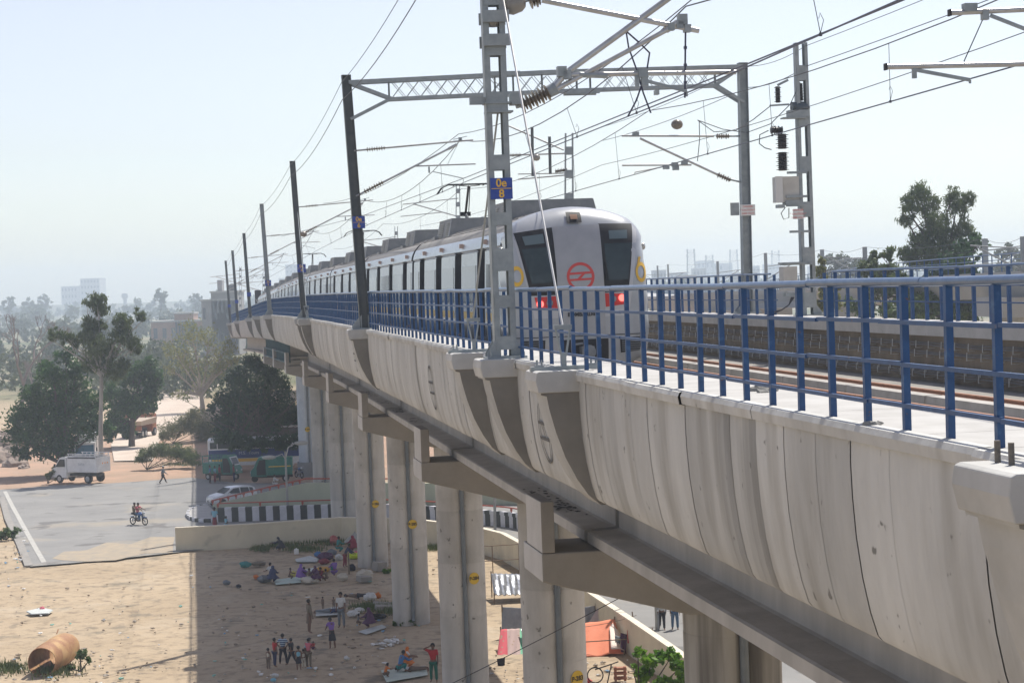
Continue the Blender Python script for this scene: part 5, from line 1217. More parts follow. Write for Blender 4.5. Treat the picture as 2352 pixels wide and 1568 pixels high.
# scattered litter and stones
def litter(label,n,pxs,mats,smin,smax,seed,name='litter'):
    rg=random.Random(seed); mb=MB()
    for _ in range(n):
        x0,y0,sx,sy=rg.choice(pxs); p=gp(rg.gauss(x0,sx),rg.gauss(y0,sy),.0); mb.cur=rg.randrange(len(mats)); r=rg.uniform(smin,smax)
        mb.blob(p+Z3*r*.15,(r*rg.uniform(.6,1.6),r*rg.uniform(.5,1),r*rg.uniform(.2,.55)),5,3,.35,rg.uniform(0,3))
    return tag(mb.build(name,mats),label,name,kind='stuff')
areas=[(200,1440,160,60),(300,1400,120,50),(560,1450,90,50),(650,1500,120,40),(850,1450,60,60),(700,1360,100,30),(30,1280,20,50),(90,1530,70,25),(230,1540,80,20),(1030,1290,30,30),(1160,1560,50,20),(1380,1545,60,15)]
litter('scattered stones and clods on the sandy ground',520,areas,[M('clod',(.24,.19,.14),None,rough=.9),M('stone',(.36,.32,.27),None,rough=.9)],.03,.13,41,'stones')
litter('scattered white, blue and green paper and plastic scraps',150,areas+[(640,1545,80,12),(400,1068,40,3),(60,1285,10,8)],[M('scrap_white',(.7,.7,.68),None),M('scrap_blue',(.2,.35,.5),None),M('scrap_green',(.2,.42,.35),None),M('scrap_white',None)],.04,.14,42)
litter('pale rubble strewn along the edge of the scrub mound',90,[(420,1066,50,2),(50,1250,8,25),(880,1480,14,4),(905,1475,12,3)],[M('stone',None),M('scrap_white',None)],.06,.2,43,'rubble')
# ================================================ vehicles (built at the origin, x forward, y left, then placed)
def put(T,p,rz): T.location=(p.x,p.y,.035 if p.z<.1 else p.z); T.rotation_euler=(0,0,rz); return T
mTyre=M('tyre_black',(.02,.02,.02),None,rough=.85); mRim=M('rim_grey',(.35,.35,.36),None,rough=.4,metal=.5)
mVW=M('vehicle_white',(.72,.73,.74),(.62,.63,.64),2,.3,0,0,coat=.5); mVG=M('auto_green',(.015,.13,.10),(.03,.18,.13),3,.45); mChrome=M('chrome',(.6,.6,.6),None,rough=.15,metal=1)
mLampG=M('lamp_glass',(.55,.58,.6),None,rough=.1); mOr=M('indicator_orange',(.7,.25,.03),None,rough=.3); mDk=M('dark_chassis',(.035,.035,.035),(.07,.06,.05),4,.8)
def wheel(T,x,y,r,w_=.18):
    mb=MB(); mb.lathe((x,y-w_/2,r),(0,1,0),[(0,r*.6),(0,r*.92),(w_*.2,r),(w_*.8,r),(w_,r*.92),(w_,r*.6)],18); t=mb.build('wheel',mTyre,T,smooth=True)
    s=1 if y>0 else -1; mb=MB(); mb.lathe((x,y+s*(w_/2-.03),r),(0,s,0),[(0,r*.6),(.04,r*.55),(.05,r*.15)],14); mb.build('rim',mRim,t,smooth=True)
def panel(mb,pts,o=None): mb.add(pts,[tuple(range(len(pts)))])
def slab(pts,n,th=.02):
    mb=MB(); n=Vector(n); mb.prism(pts,n*th); return mb
def car(label,col,p,rz):
    T=thing('parked_car',label,'car'); prof=[(-1.86,.32),(-1.92,.6),(-1.9,.95),(-1.72,1.38),(-1.45,1.49),(-.6,1.54),(.1,1.5),(.35,1.42),(1.02,1.02),(1.6,.9),(1.86,.72),(1.92,.45),(1.86,.3)]
    secs=[]
    for y,sx,zt in((-.83,.96,.93),(-.8,.99,.98),(-.55,1,1),(0,1.01,1.005),(.55,1,1),(.8,.99,.98),(.83,.96,.93)):
        secs.append([Vector((x*sx,y*(1 if z<1.0 else 1-(z-1.0)*.30),.3+(z-.3)*zt)) for x,z in prof])
    mb=MB(); mb.loft(secs); mb.build('body',col,T,smooth=True)
    def sy(z): return .835*(1 if z<1 else 1-(z-1)*.30)
    for s in(-1,1):
        for pts in([(-.35,1.0),(-.30,1.42),(.18,1.4),(.72,1.04)],[(-1.2,1.0),(-1.12,1.40),(-.42,1.43),(-.45,1.0)],[(-1.6,1.05),(-1.5,1.36),(-1.22,1.4),(-1.28,1.02)]):
            mb=MB(); mb.prism([Vector((x,s*sy(z),z)) for x,z in pts],(0,s*.012,0)); mb.build('side_window',mGlass,T)
        mb=MB(); mb.bar((-.38,s*.842,.4),(-.36,s*.842,.98),.01,.012); mb.bar((.72,s*.842,.4),(.74,s*.842,.98),.01,.012); mb.build('door_seam',mBlack,T)
        for x in(-.32,-1.15): mb=MB(); mb.box((x-.1,s*.85,.9),(.2,.03,.04)); mb.build('door_handle',col,T)
        mb=MB(); mb.box((.62,s*.93,1.03),(.12,.16,.11)); mb.build('wing_mirror',col,T,bevel=.02)
        mb=MB(); mb.blob((1.74,s*.62,.74),(.16,.2,.1),10,6); mb.build('headlight',mLampG,T,smooth=True)
        mb=MB(); mb.box((-1.86,s*.7,.95),(.08,.14,.3)); mb.build('tail_light',mRedL,T)
        for x in(1.2,-1.25): wheel(T,x,s*.74,.29)
        for x in(1.2,-1.25): mb=MB(); mb.lathe((x,s*.70,.30),(0,s,0),[(0,.36),(.145,.36)],20); mb.build('wheel_arch',mBlack,T)
    mb=MB(); mb.prism([Vector((.40,-.6,1.415)),Vector((1.0,-.70,1.06)),Vector((1.0,.70,1.06)),Vector((.40,.6,1.415))],(.012,0,.02)); mb.build('windscreen',mGlass,T)
    mb=MB(); mb.prism([Vector((-1.60,-.58,1.43)),Vector((-1.80,-.66,1.12)),Vector((-1.80,.66,1.12)),Vector((-1.60,.58,1.43))],(-.05,0,.01)); mb.build('rear_window',mGlass,T)
    mb=MB(); mb.box((1.93,0,.44),(.04,.9,.16)); mb.build('grille',mBlack,T); mb=MB(); mb.box((1.955,0,.45),(.02,.42,.1)); mb.build('number_plate',mWhite,T)
    return put(T,p,rz)
car('white hatchback car parked in the shade behind the red rail of the ramp wall',mVW,gp(533,1160),R_(-146))
def tipper(label,p,rz):
    T=thing('tipper_truck',label,'truck'); L=4.7
    mb=MB(); prof=[(.85,.42),(.85,1.95),(1.25,2.0),(1.55,1.92),(2.05,1.22),(2.35,1.05),(2.4,.45)]
    secs=[[Vector((x,y*(1 if z<1.2 else .93),z)) for x,z in prof] for y in(-.82,-.78,.78,.82)]; mb.loft(secs); mb.build('cab',mVW,T,smooth=True)
    for s in(-1,1):
        mb=MB(); mb.prism([Vector((x,s*.8,z)) for x,z in((.98,1.25),(1.0,1.82),(1.45,1.82),(1.95,1.24))],(0,s*.03,0)); mb.build('side_window',mGlass,T)
        mb=MB(); mb.box((2.38,s*.6,.75),(.08,.3,.22)); mb.build('headlight',mLampG,T)
        mb=MB(); mb.box((1.9,s*.98,1.35),(.06,.16,.26)); mb.build('wing_mirror',mBlack,T)
        wheel(T,1.6,s*.72,.33,.2); wheel(T,-1.4,s*.74,.36,.3)
        mb=MB(); mb.box((-.85,s*.86,1.42),(2.95,.05,1.1)); mb.build('side_board',mVW,T); 
        mb=MB(); mb.box((-.85,s*.87,2.05),(2.95,.05,.06))
        for k in range(7): mb.box((-2.2+k*.45,s*.87,2.14),(.05,.05,.2))
        mb.box((-.85,s*.87,2.25),(2.95,.04,.05)); mb.build('rack_rail',mVW,T)
        mb=MB(); mb.box((-.85,s*.895,1.93),(2.8,.02,.07)); mb.build('slot_row',mBlack,T)
        text_mesh('side_lettering','TATA',.26,(-.8,s*.9,1.45),(-s,0,0),(0,0,1),M('faded_text',(.35,.4,.42),None),T)
    mb=MB(); mb.prism([Vector((1.56,-.68,1.88)),Vector((2.04,-.72,1.27)),Vector((2.04,.72,1.27)),Vector((1.56,.68,1.88))],(.02,0,.02)); mb.build('windscreen',mGlass,T)
    mb=MB(); mb.box((-.85,0,.88),(3.0,1.7,.08)); mb.box((.62,0,1.5),(.05,1.7,1.2)); mb.box((-2.33,0,1.42),(.05,1.75,1.1)); mb.build('load_bed',mVW,T)
    mb=MB()
    for y in(-.5,-.2,.1): mb.lathe((-2.37,y,1.5),(-1,0,0),[(0,.06),(.03,.05)],10)
    mb.build('tail_light',mOr,T); mb=MB(); mb.box((0,0,.62),(4.3,.7,.2)); mb.build('chassis',mDk,T)
    mb=MB(); mb.box((-.75,.0,1.7),(2.5,1.5,.5)); mb.build('tarpaulin',M('dark_tarp',(.05,.055,.06),(.09,.09,.1),4,.8),T,bevel=.1)
    return put(T,p,rz)
tipper('white tipper truck parked under the dense dark tree, cab to the left',gp(187,1108),R_(152)).scale=(1.14,1.15,1.22)
def boxtruck(label,p,rz):
    T=thing('box_truck',label,'truck'); mb=MB(); prof=[(.2,.5),(.2,2.25),(.55,2.4),(1.2,2.35),(1.55,1.5),(1.62,.5)]
    mb.loft([[Vector((x,y,z)) for x,z in prof] for y in(-.95,-.9,.9,.95)]); mb.build('cab',mVW,T,smooth=True)
    mb=MB(); mb.box((-1.7,0,1.85),(3.7,2.05,2.2)); mb.build('cargo_box',mVW,T,bevel=.04)
    mb=MB(); mb.prism([Vector((1.24,-.82,2.2)),Vector((1.53,-.86,1.52)),Vector((1.53,.86,1.52)),Vector((1.24,.82,2.2))],(.03,0,.01)); mb.build('windscreen',M('blue_windscreen',(.07,.16,.22),None,rough=.08),T)
    mb=MB(); mb.box((1.60,0,1.05),(.06,1.84,.75)); mb.build('green_front_panel',M('dark_green_panel',(.02,.07,.04),None,rough=.4),T)
    mb=MB(); mb.box((1.64,.1,.72),(.02,.45,.12)); mb.build('number_plate',mSignY,T)
    for s in(-1,1):
        mb=MB(); mb.lathe((1.62,s*.7,.95),(1,0,0),[(0,.11),(.04,.1)],12); mb.build('headlight',mLampG,T); wheel(T,1.0,s*.85,.38,.22); wheel(T,-2.4,s*.8,.38,.4)
        mb=MB(); mb.box((1.35,s*1.1,1.85),(.06,.14,.3)); mb.build('wing_mirror',mBlack,T)
    return put(T,p,rz)
boxtruck('white box truck with dark green front facing the camera behind the tipper',gp(201,1084),R_(-84)).scale=(1.1,1.05,1.25)
def hauler(label,p,rz,tall):
    T=thing('dump_truck',label,'truck'); mo=M('faded_orange',(.36,.13,.06),(.28,.11,.06),2,.6); md=M('dusty_load',(.40,.32,.25),None)
    mb=MB()
    if tall:
        mb.loft([[Vector((x,y,z)) for y,z in((-1.2,1.2),(-1.28,3.2),(-1.0,3.5),(1.0,3.5),(1.28,3.2),(1.2,1.2))] for x in(-2.4,2.0)]); mb.build('dump_body',mo,T,bevel=.05)
        mb=MB()
        for y in(-.7,0,.7): mb.box((-2.43,y,2.2),(.08,.14,1.9))
        mb.build('tail_rib',M('dusty_slate',(.16,.17,.19),None),T)
    else:
        mb.hexa([(-2.6,-1.45,1.55),(2.4,-1.45,1.55),(2.4,1.45,1.55),(-2.6,1.45,1.55),(-3.0,-1.55,2.1),(2.4,-1.6,2.3),(2.4,1.6,2.3),(-3.0,1.55,2.1)]); mb.build('tray',md,T)
        mb=MB(); mb.box((-2.3,0,1.2),(.3,2.6,.5)); mb.build('tail_beam',mo,T); mb=MB(); mb.box((-2.5,0,.8),(.1,2.7,.12)); mb.build('bumper',mChrome,T)
    mb=MB(); mb.box((2.7,0,1.6),(1.5,2.3,2.2)); mb.build('cab',mo,T,bevel=.1); mb=MB(); mb.box((0,0,.85),(5.2,.9,.35)); mb.build('chassis',mDk,T)
    for x in(-1.8,-.7,2.5):
        for s in(-1,1): wheel(T,x,s*1.1,.5,.38)
    return put(T,p,rz)
hauler('dusty orange high sided dump truck driving away in the dust',gp(296,988),R_(84),True)
hauler('low dusty orange dump truck with an empty pale tray following in the dust',gp(318,1004),R_(80),False)
def three(label,p,rz,openrack,stripe):
    T=thing('three_wheeler_van',label,'three wheeler')
    if openrack:
        mb=MB(); mb.box((-.75,0,.95),(2.0,1.35,.9)); mb.build('cargo_box',mVG,T,bevel=.03)
        mb=MB()
        for s in(-.66,.66):
            mb.bar((-1.74,s,1.95),(.25,s,1.95),.05,.05); mb.bar((-1.74,s,1.68),(.25,s,1.68),.05,.05)
            for x in(-1.72,-1.05,-.4,.22): mb.bar((x,s,1.38),(x,s,1.95),.05,.05,up=Vector((0,1,0)))
        mb.bar((-1.72,-.66,1.95),(-1.72,.66,1.95),.05,.05); mb.build('rack_rail',mVG,T)
    else:
        mb=MB(); mb.hexa([(-1.75,-.7,.55),(.25,-.7,.55),(.25,.7,.55),(-1.75,.7,.55),(-1.78,-.68,1.95),(.35,-.66,2.0),(.35,.66,2.0),(-1.78,.68,1.95)]); mb.build('canopy_body',mVG,T,bevel=.05)
        for s in(-1,1): mb=MB(); mb.box((-.75,s*.705,1.25),(1.75,.02,.07)); mb.build('yellow_stripe',mSignY,T)
        for s in(-1,1):
            mb=MB()
            for k in range(6): mb.box((-1.6+k*.34,s*.71,.85),(.05,.03,.45))
            mb.build('panel_rib',mVG,T)
    mb=MB(); prof=[(.3,.45),(.3,2.0),(.75,2.03),(.95,1.95),(1.35,1.15),(1.55,.95),(1.6,.5)]
    mb.loft([[Vector((x,y*(.82 if x>1.2 else 1),z)) for x,z in prof] for y in(-.62,-.6,.6,.62)]); mb.build('cab',mVG,T,smooth=True)
    for s in(-1,1):
        mb=MB(); mb.prism([Vector((x,s*.615,z)) for x,z in((.38,.6),(.38,1.8),(.85,1.8),(1.1,1.2),(1.1,.6))],(0,s*.015,0)); mb.build('door_opening',mBlack,T)
        wheel(T,-1.2,s*.6,.27,.16)
    mb=MB(); mb.prism([Vector((.99,-.5,1.86)),Vector((1.33,-.48,1.2)),Vector((1.33,.48,1.2)),Vector((.99,.5,1.86))],(.02,0,.01)); mb.build('windscreen_border',mVW,T)
    mb=MB(); mb.prism([Vector((1.03,-.42,1.80)),Vector((1.32,-.40,1.27)),Vector((1.32,.40,1.27)),Vector((1.03,.42,1.80))],(.025,0,.015)); mb.build('windscreen',mGlass,T)
    wheel(T,1.3,.0,.27,.14)
    for s in(-.35,.35): mb=MB(); mb.lathe((1.58,s,.8),(1,0,0),[(0,.09),(.04,.08)],12); mb.build('headlight',mLampG,T)
    mb=MB(); mb.box((-1.77,.45,.75),(.03,.14,.1)); mb.build('tail_light',mOr,T); mb=MB(); mb.box((-.3,0,.42),(2.9,.6,.16)); mb.build('chassis',mDk,T)
    return put(T,p,rz)
t=three('green three wheeler with open rack and men standing by its cab',gp(515,1101),R_(-28),True,0); t.scale=(1.08,1.08,1.12)
t=three('green covered three wheeler van with a yellow side stripe, cab to the left',gp(623,1106),R_(184),False,1); t.scale=(1.12,1.1,1.12)
def bus(label,p,rz):
    T=thing('coach',label,'bus'); L=9.0
    mb=MB(); mb.loft([[Vector((x,y,z)) for y,z in((-1.2,.55),(-1.22,2.2),(-1.15,3.0),(-.9,3.15),(.9,3.15),(1.15,3.0),(1.22,2.2),(1.2,.55))] for x in(-4.5,-4.4,4.3,4.5)]); mb.build('body',mVW,T,smooth=True)
    mb_b=M('coach_blue',(.015,.04,.17),(.02,.05,.2),2,.35)
    for s in(-1,1):
        mb=MB(); mb.box((0,s*1.215,1.66),(8.9,.03,.85)); mb.build('blue_band',mb_b,T)
        mb=MB(); mb.box((-.9,s*1.22,1.06),(6.6,.03,.3)); mb.build('yellow_band',mSignY,T)
        mb=MB(); mb.box((-.6,s*1.2,2.52),(7.4,.04,.62)); mb.build('window_row',mGlass,T)
        for k in range(6): mb=MB(); mb.box((-3.6+k*1.3,s*1.215,2.52),(.08,.04,.64)); mb.build('window_pillar',mVW,T)
        text_mesh('side_lettering','M.S.  Tours',.42,(-.6,s*1.235,1.72),(-s,0,0),(0,0,1),M('faint_white_text',(.5,.55,.65),None),T) if s>0 else text_mesh('side_lettering','M.S.  Tours',.42,(-.6,s*1.235,1.72),(1,0,0),(0,0,1),M('faint_white_text',(.5,.55,.65),None),T)
        wheel(T,3.0,s*1.05,.48,.28); wheel(T,-2.8,s*1.05,.48,.28)
        mb=MB(); mb.lathe((3.0,s*1.19,.55),(0,s,0),[(0,.62),(.045,.62)],20); mb.build('wheel_arch',mVW,T); mb=MB(); mb.lathe((3.0,s*1.2,.52),(0,s,0),[(0,.54),(.045,.54)],20); mb.build('wheel_well',mBlack,T)
    mb=MB(); mb.box((4.5,0,2.2),(.05,2.1,1.3)); mb.build('windscreen',mGlass,T); mb=MB(); mb.box((-4.5,.0,1.9),(.08,2.2,2.3)); mb.build('rear_panel',M('coach_rear_cream',(.6,.5,.36),(.7,.65,.55),1,.5),T)
    mb=MB(); mb.box((-4.52,-.95,1.75),(.1,.18,.45)); mb.build('tail_light',mRedL,T)
    return put(T,p,rz)
bus('blue and white coach with yellow band parked under the dark bushy tree',gp(590,1078),R_(3))
def wreck(label,p,rz):
    T=thing('white_truck',label,'truck'); mb=MB(); prof=[(-.6,.6),(-.6,2.9),(.2,2.9),(1.1,2.0),(1.2,.6)]
    mb.loft([[Vector((x,y,z)) for x,z in prof] for y in(-1,1)]); mb.build('cab',mVW,T,bevel=.08); mb=MB(); mb.prism([Vector((x,-1.0,z)) for x,z in((-.4,1.5),(-.4,2.6),(.1,2.6),(.9,1.6))],(0,-.03,0)); mb.build('side_window',mGlass,T)
    mb=MB(); mb.box((-2.6,0,2.1),(3.8,2.1,1.9)); mb.build('cargo_box',M('dark_cargo',(.06,.06,.065),(.1,.1,.1),2,.8),T); mb=MB(); mb.box((-2.6,0,3.12),(3.9,2.2,.1)); mb.build('cargo_rim',mWhite,T)
    for x in(.5,-3.2):
        for s in(-1,1): wheel(T,x,s*.9,.48,.3)
    mb=MB(); mb.box((-1.5,0,.75),(5,.8,.3)); mb.build('chassis',mDk,T); return put(T,p,rz)
wreck('white truck cab with dark cargo body glimpsed between two piers in the sun',gp(752,1045),R_(-8))
def bike(label,p,rz,cat='motorbike'):
    T=thing('motorbike',label,cat); mBk=M('bike_black',(.02,.022,.03),None,rough=.3); mBb=M('bike_blue',(.04,.12,.35),None,rough=.3,coat=.5)
    for x in(.66,-.62):
        mb=MB(); N=24; pts=[Vector((x+.27*math.cos(2*math.pi*k/N),0,.31+.27*math.sin(2*math.pi*k/N))) for k in range(N+1)]; mb.tube(pts,.045,6); t=mb.build('wheel',mTyre,T,smooth=True)
        mb=MB(); 
        for k in range(5): a=2*math.pi*k/5; mb.bar((x,0,.31),(x+.25*math.cos(a),0,.31+.25*math.sin(a)),.02,.03,up=Vector((0,1,0)))
        mb.lathe((x,-.05,.31),(0,1,0),[(0,.06),(.1,.06)],10); mb.build('rim',mRim,t)
    mb=MB(); mb.tube([(-.62,.08,.31),(-.1,.08,.42),(.05,.0,.78),(.42,0,.88)],.03,6); mb.tube([(.66,.07,.31),(.48,.05,.85)],.025,6); mb.tube([(.66,-.07,.31),(.48,-.05,.85)],.025,6); mb.tube([(-.62,-.08,.31),(-.35,-.08,.72)],.025,6); mb.build('frame',mBk,T)
    mb=MB(); mb.blob((.16,0,.84),(.27,.14,.14),12,8); mb.build('fuel_tank',mBb,T,smooth=True)
    mb=MB(); mb.hexa([(-.7,-.12,.78),(-.02,-.13,.76),(-.02,.13,.76),(-.7,.12,.78),(-.72,-.1,.88),(-.02,-.12,.84),(-.02,.12,.84),(-.72,.1,.88)]); mb.build('seat',mBk,T,bevel=.03)
    mb=MB(); mb.blob((-.02,0,.42),(.22,.14,.18),8,6); mb.build('engine',M('engine_grey',(.2,.2,.21),None,rough=.4,metal=.6),T,smooth=True)
    mb=MB(); mb.tube([(.1,.14,.3),(-.5,.16,.3),(-.75,.16,.36)],.04,8); mb.build('exhaust',mChrome,T,smooth=True)
    mb=MB(); mb.tube([(.36,-.36,1.02),(.44,-.1,1.0),(.44,.1,1.0),(.36,.36,1.02)],.018,6); mb.build('handlebar',mChrome,T)
    mb=MB(); mb.blob((.58,0,.92),(.09,.1,.1),10,6); mb.build('headlight',mLampG,T,smooth=True); mb=MB(); mb.box((.68,0,.62),(.4,.12,.03)); mb.box((-.7,0,.64),(.3,.14,.03)); mb.build('mudguard',mBb,T)
    return put(T,p,rz)
bike('blue motorbike ridden by two people across the open road',gp(319,1206),R_(-35))
bike('dark motorbike parked between the covered three wheeler and the pale pier',gp(687,1098),R_(-60))
# ================================================ people
SK=M('skin_brown',(.16,.085,.055),None,rough=.6); HR=M('hair_black',(.012,.011,.012),None,rough=.6)
def cm(name,c,c2=None,scale=9): return M('cloth_'+name,c,c2,scale,.85)
CL=dict(white=cm('white',(.62,.62,.6),(.5,.5,.48)),red=cm('red',(.42,.035,.04)),dark=cm('dark',(.03,.032,.04)),navy=cm('navy',(.04,.05,.11)),blue=cm('blue',(.06,.16,.34)),teal=cm('teal',(.03,.2,.19)),purple=cm('purple',(.19,.10,.33)),plum=cm('plum',(.09,.04,.09)),grey=cm('grey',(.16,.18,.2)),pink=cm('pink',(.55,.14,.18)),orange=cm('orange',(.6,.18,.04)),brown=cm('brown',(.16,.12,.09)),olive=cm('olive',(.18,.15,.11)),green=cm('green',(.03,.14,.1)),ltblue=cm('light_blue',(.2,.42,.52)),denim=cm('denim',(.07,.13,.22)),cream=cm('cream',(.5,.46,.38)),maroon=cm('maroon',(.22,.03,.05)))
def stripes():
    m=bpy.data.materials.new('cloth_blue_white_stripes'); m.use_nodes=True; n=m.node_tree.nodes; L=m.node_tree.links; tc=n.new('ShaderNodeTexCoord'); wv=n.new('ShaderNodeTexWave'); wv.bands_direction='Z'; wv.inputs['Scale'].default_value=3.6; L.new(tc.outputs['Object'],wv.inputs[0]); r=n.new('ShaderNodeValToRGB'); r.color_ramp.interpolation='CONSTANT'; r.color_ramp.elements[0].color=(.05,.1,.2,1); r.color_ramp.elements[1].color=(.45,.55,.62,1); r.color_ramp.elements[1].position=.55; L.new(wv.outputs[0],r.inputs[0]); L.new(r.outputs[0],n['Principled BSDF'].inputs[0]); n['Principled BSDF'].inputs['Roughness'].default_value=.85; return m
CL['stripe']=stripes()
def skin(nodes,edges,rad,name,mat,parent,lv=1,extra=None,root=0):
    me=bpy.data.meshes.new('tmp'); me.from_pydata([tuple(v) for v in nodes],edges,[]); o=bpy.data.objects.new('tmp',me); COL.objects.link(o)
    o.modifiers.new('s','SKIN'); 
    for i,r in enumerate(rad): sv=me.skin_vertices[0].data[i]; sv.radius=(r,r) if not hasattr(r,'__len__') else r; sv.use_root=(i==root)
    if lv: q=o.modifiers.new('u','SUBSURF'); q.levels=lv
    dg=bpy.context.evaluated_depsgraph_get(); dg.update(); r_=bpy.data.meshes.new_from_object(o.evaluated_get(dg)); bpy.data.objects.remove(o); bpy.data.meshes.remove(me)
    if extra and extra.v:
        bm=bmesh.new(); bm.from_mesh(r_); vs=[bm.verts.new(v) for v in extra.v]
        for f in extra.f:
            try: bm.faces.new([vs[i] for i in f])
            except ValueError: pass
        bm.to_mesh(r_); bm.free()
    r_.materials.clear(); r_.materials.append(mat); r_.shade_smooth(); r_.name=name; ob=bpy.data.objects.new(name,r_); COL.objects.link(ob); ob.parent=parent; return ob
POSE=dict(
 stand=dict(t=2,L=(2,3,4),R=(-2,3,4),a=((4,8,12),(0,8,16))),
 walk=dict(t=4,L=(26,6,1),R=(-20,18,1),a=((-22,6,14),(24,6,28))),
 hips=dict(t=2,L=(10,4,14),R=(-4,4,14),a=((-12,38,-95),(-12,38,-95))),
 bend=dict(t=30,L=(6,10,3),R=(-4,6,3),a=((38,4,20),(32,6,30))),
 sit=dict(t=12,L=(84,128,38),R=(80,128,38),a=((38,12,40),(34,12,50))),
 squat=dict(t=26,L=(112,138,14),R=(108,138,14),a=((52,8,40),(48,8,50))),
 ride=dict(t=10,L=(72,78,16),R=(72,78,16),a=((58,10,18),(58,10,18))),
 head=dict(t=0,L=(4,4,4),R=(-4,4,4),a=((4,6,12),(20,112,132))),
 carry=dict(t=4,L=(2,3,5),R=(-2,3,5),a=((28,10,95),(24,14,100))),
 lie=dict(t=0,L=(4,8,5),R=(0,2,5),a=((6,14,20),(2,10,40))),
)
def person(label,p,H,face,pose='stand',top='white',bot='dark',sleeve=.5,skirt=None,hair='short',cap=None,vest=False,shawl=None,z0=None,child=False,category='person',group=None):
    P=POSE[pose]; hs=1.22 if child else 1.0
    T=thing('person',label,category,group=group)
    def dirv(pitch,ab,s): pi,ai=R_(pitch),R_(ab); return Vector((s*math.sin(ai)*math.cos(pi) if abs(ab)<95 else s*math.sin(ai)*.95,math.sin(pi),-math.cos(pi)*math.cos(ai)))
    tau=R_(P['t']); up=Vector((0,math.sin(tau),math.cos(tau)))
    pel=Vector((0,0,.5)); waist=pel+up*.10; chest=waist+up*.12; neck=chest+up*.105; head=neck+(up*.6+Vector((0,.12 if pose=='bend' else .02,.4))).normalized()*.085
    N=[pel,waist,chest,neck,head-up*.028,head+up*.030]; rad=[(.078,.058),(.068,.05),(.088,.056),.030,.050*hs,.052*hs]; E=[(0,1),(1,2),(2,3),(3,4),(4,5)]; J={}
    for s,k,(pt,kn,ab) in((-1,'L',P['L']),(1,'R',P['R'])):
        hip=pel+Vector((s*.052,0,-.03)); d=dirv(pt,ab,s); knee=hip+d*.235; d2=dirv(pt-kn,ab*.4 if pose!='sit' else -30,s); ank=knee+d2*.225; toe=ank+Vector((s*.012,.085,-.022))
        i=len(N); N+=[hip,hip.lerp(knee,.45),knee,knee.lerp(ank,.4),ank,toe]; rad+=[.056,.050,.033,.036,.021,.019]; E+=[(0,i),(i,i+1),(i+1,i+2),(i+2,i+3),(i+3,i+4),(i+4,i+5)]; J[k]=(hip,knee,ank,i)
    ex=MB()
    for s,k,(pt,ab,el) in((-1,'AL',P['a'][0]),(1,'AR',P['a'][1])):
        sh=chest+up*.07+Vector((s*.098,0,0)); d=dirv(pt,ab,s)
        elb=sh+d*.165
        if el<0: d2=Vector((-s*.62,.25,-.75)).normalized()
        elif pose=='head' and s==1: d2=(head+up*.01+Vector((0,-.03,0))-elb).normalized()
        else: d2=dirv(pt+el,ab*.4,s)
        wr=elb+d2*.145; hd=wr+d2*.04; i=len(N); N+=[sh,sh.lerp(elb,.5),elb,wr,hd]; rad+=[.036,.029,.024,.016,.019]; E+=[(2,i),(i,i+1),(i+1,i+2),(i+2,i+3),(i+3,i+4)]; J[k]=(sh,elb,wr,i)
        side=d2.cross(Vector((s,0,0))); side=side.normalized() if side.length>.1 else Vector((0,1,0))
        for q in range(4):
            b=hd+side*(q-1.5)*.011+d2*.012; L_=(.034,.042,.045,.038)[q]; ex.tube([b,b+d2*L_*.55,b+d2*L_-Vector((s*.01,0,0))],[.0055,.005,.004],5)
        b=wr+d2*.02+side*.014; ex.tube([b,b+side*.018+d2*.018,b+side*.02+d2*.036],[.006,.0055,.0045],5)
    f=Vector((0,math.cos(tau),-math.sin(tau))); ex.blob(head+f*.056*hs,(.009,.014,.012),6,4); ex.blob(head+f*.05*hs-up*.028,(.018,.008,.005),6,4)
    for s in(-1,1): ex.blob(head+Vector((s*.056*hs,0,-.002)),(.008,.014,.018),6,4)
    lie=pose=='lie'; zmin=min(v.z for v in N)-.018
    if pose in('sit',): zmin=min(pel.z-.06,min(v.z for v in N)-.03)
    if pose=='ride': zmin=None
    def X(v):
        v=Vector(v)
        if lie: v=Vector((v.x,v.z-.5,-v.y+.075))
        elif zmin is not None: v=Vector((v.x,v.y,v.z-zmin))
        return v*H
    ex.v=[tuple(X(v)) for v in ex.v]
    skin([X(v) for v in N],E,[tuple(q*H for q in r) if hasattr(r,'__len__') else r*H for r in rad],'body',SK,T,1,ex)
    # eyes
    mb=MB()
    for s in(-1,1): mb.blob(X(head+f*.052*hs+Vector((s*.02,0,0))+up*.006),.007*H,6,4)
    mb.build('eyes',HR,T)
    # clothes
    e=.011
    if top:
        idx=[0,1,2]; Nn=[pel+up*.015,waist,chest,chest+up*.075]; rr=[(.082,.064),(.080,.062),(.1,.07),(.07,.05)]; EE=[(0,1),(1,2),(2,3)]
        if not vest:
            for k in('AL','AR'):
                sh,elb,wr,_=J[k]; i=len(Nn); en=sh.lerp(elb,.75) if sleeve<.6 else wr; mid=sh.lerp(elb,.4) if sleeve<.6 else elb
                Nn+=[sh,mid,en]; rr+=[.046,.04,.036 if sleeve<.6 else .026]; EE+=[(2,i),(i,i+1),(i+1,i+2)]
        skin([X(v) for v in Nn],EE,[tuple(q*H for q in r) if hasattr(r,'__len__') else r*H for r in rr],'shirt',CL[top],T)
    if bot and not skirt:
        Nn=[pel+up*.02]; rr=[(.084,.066)]; EE=[]
        for k in('L','R'):
            hip,knee,ank,_=J[k]; i=len(Nn); end=ank if bot!='shorts' else knee; Nn+=[hip,knee,ank+(knee-ank)*.08]; rr+=[.064,.044,.036]; EE+=[(0,i),(i,i+1),(i+1,i+2)]
        skin([X(v) for v in Nn],EE,[tuple(q*H for q in r) if hasattr(r,'__len__') else r*H for r in rr],'trousers',CL[bot],T)
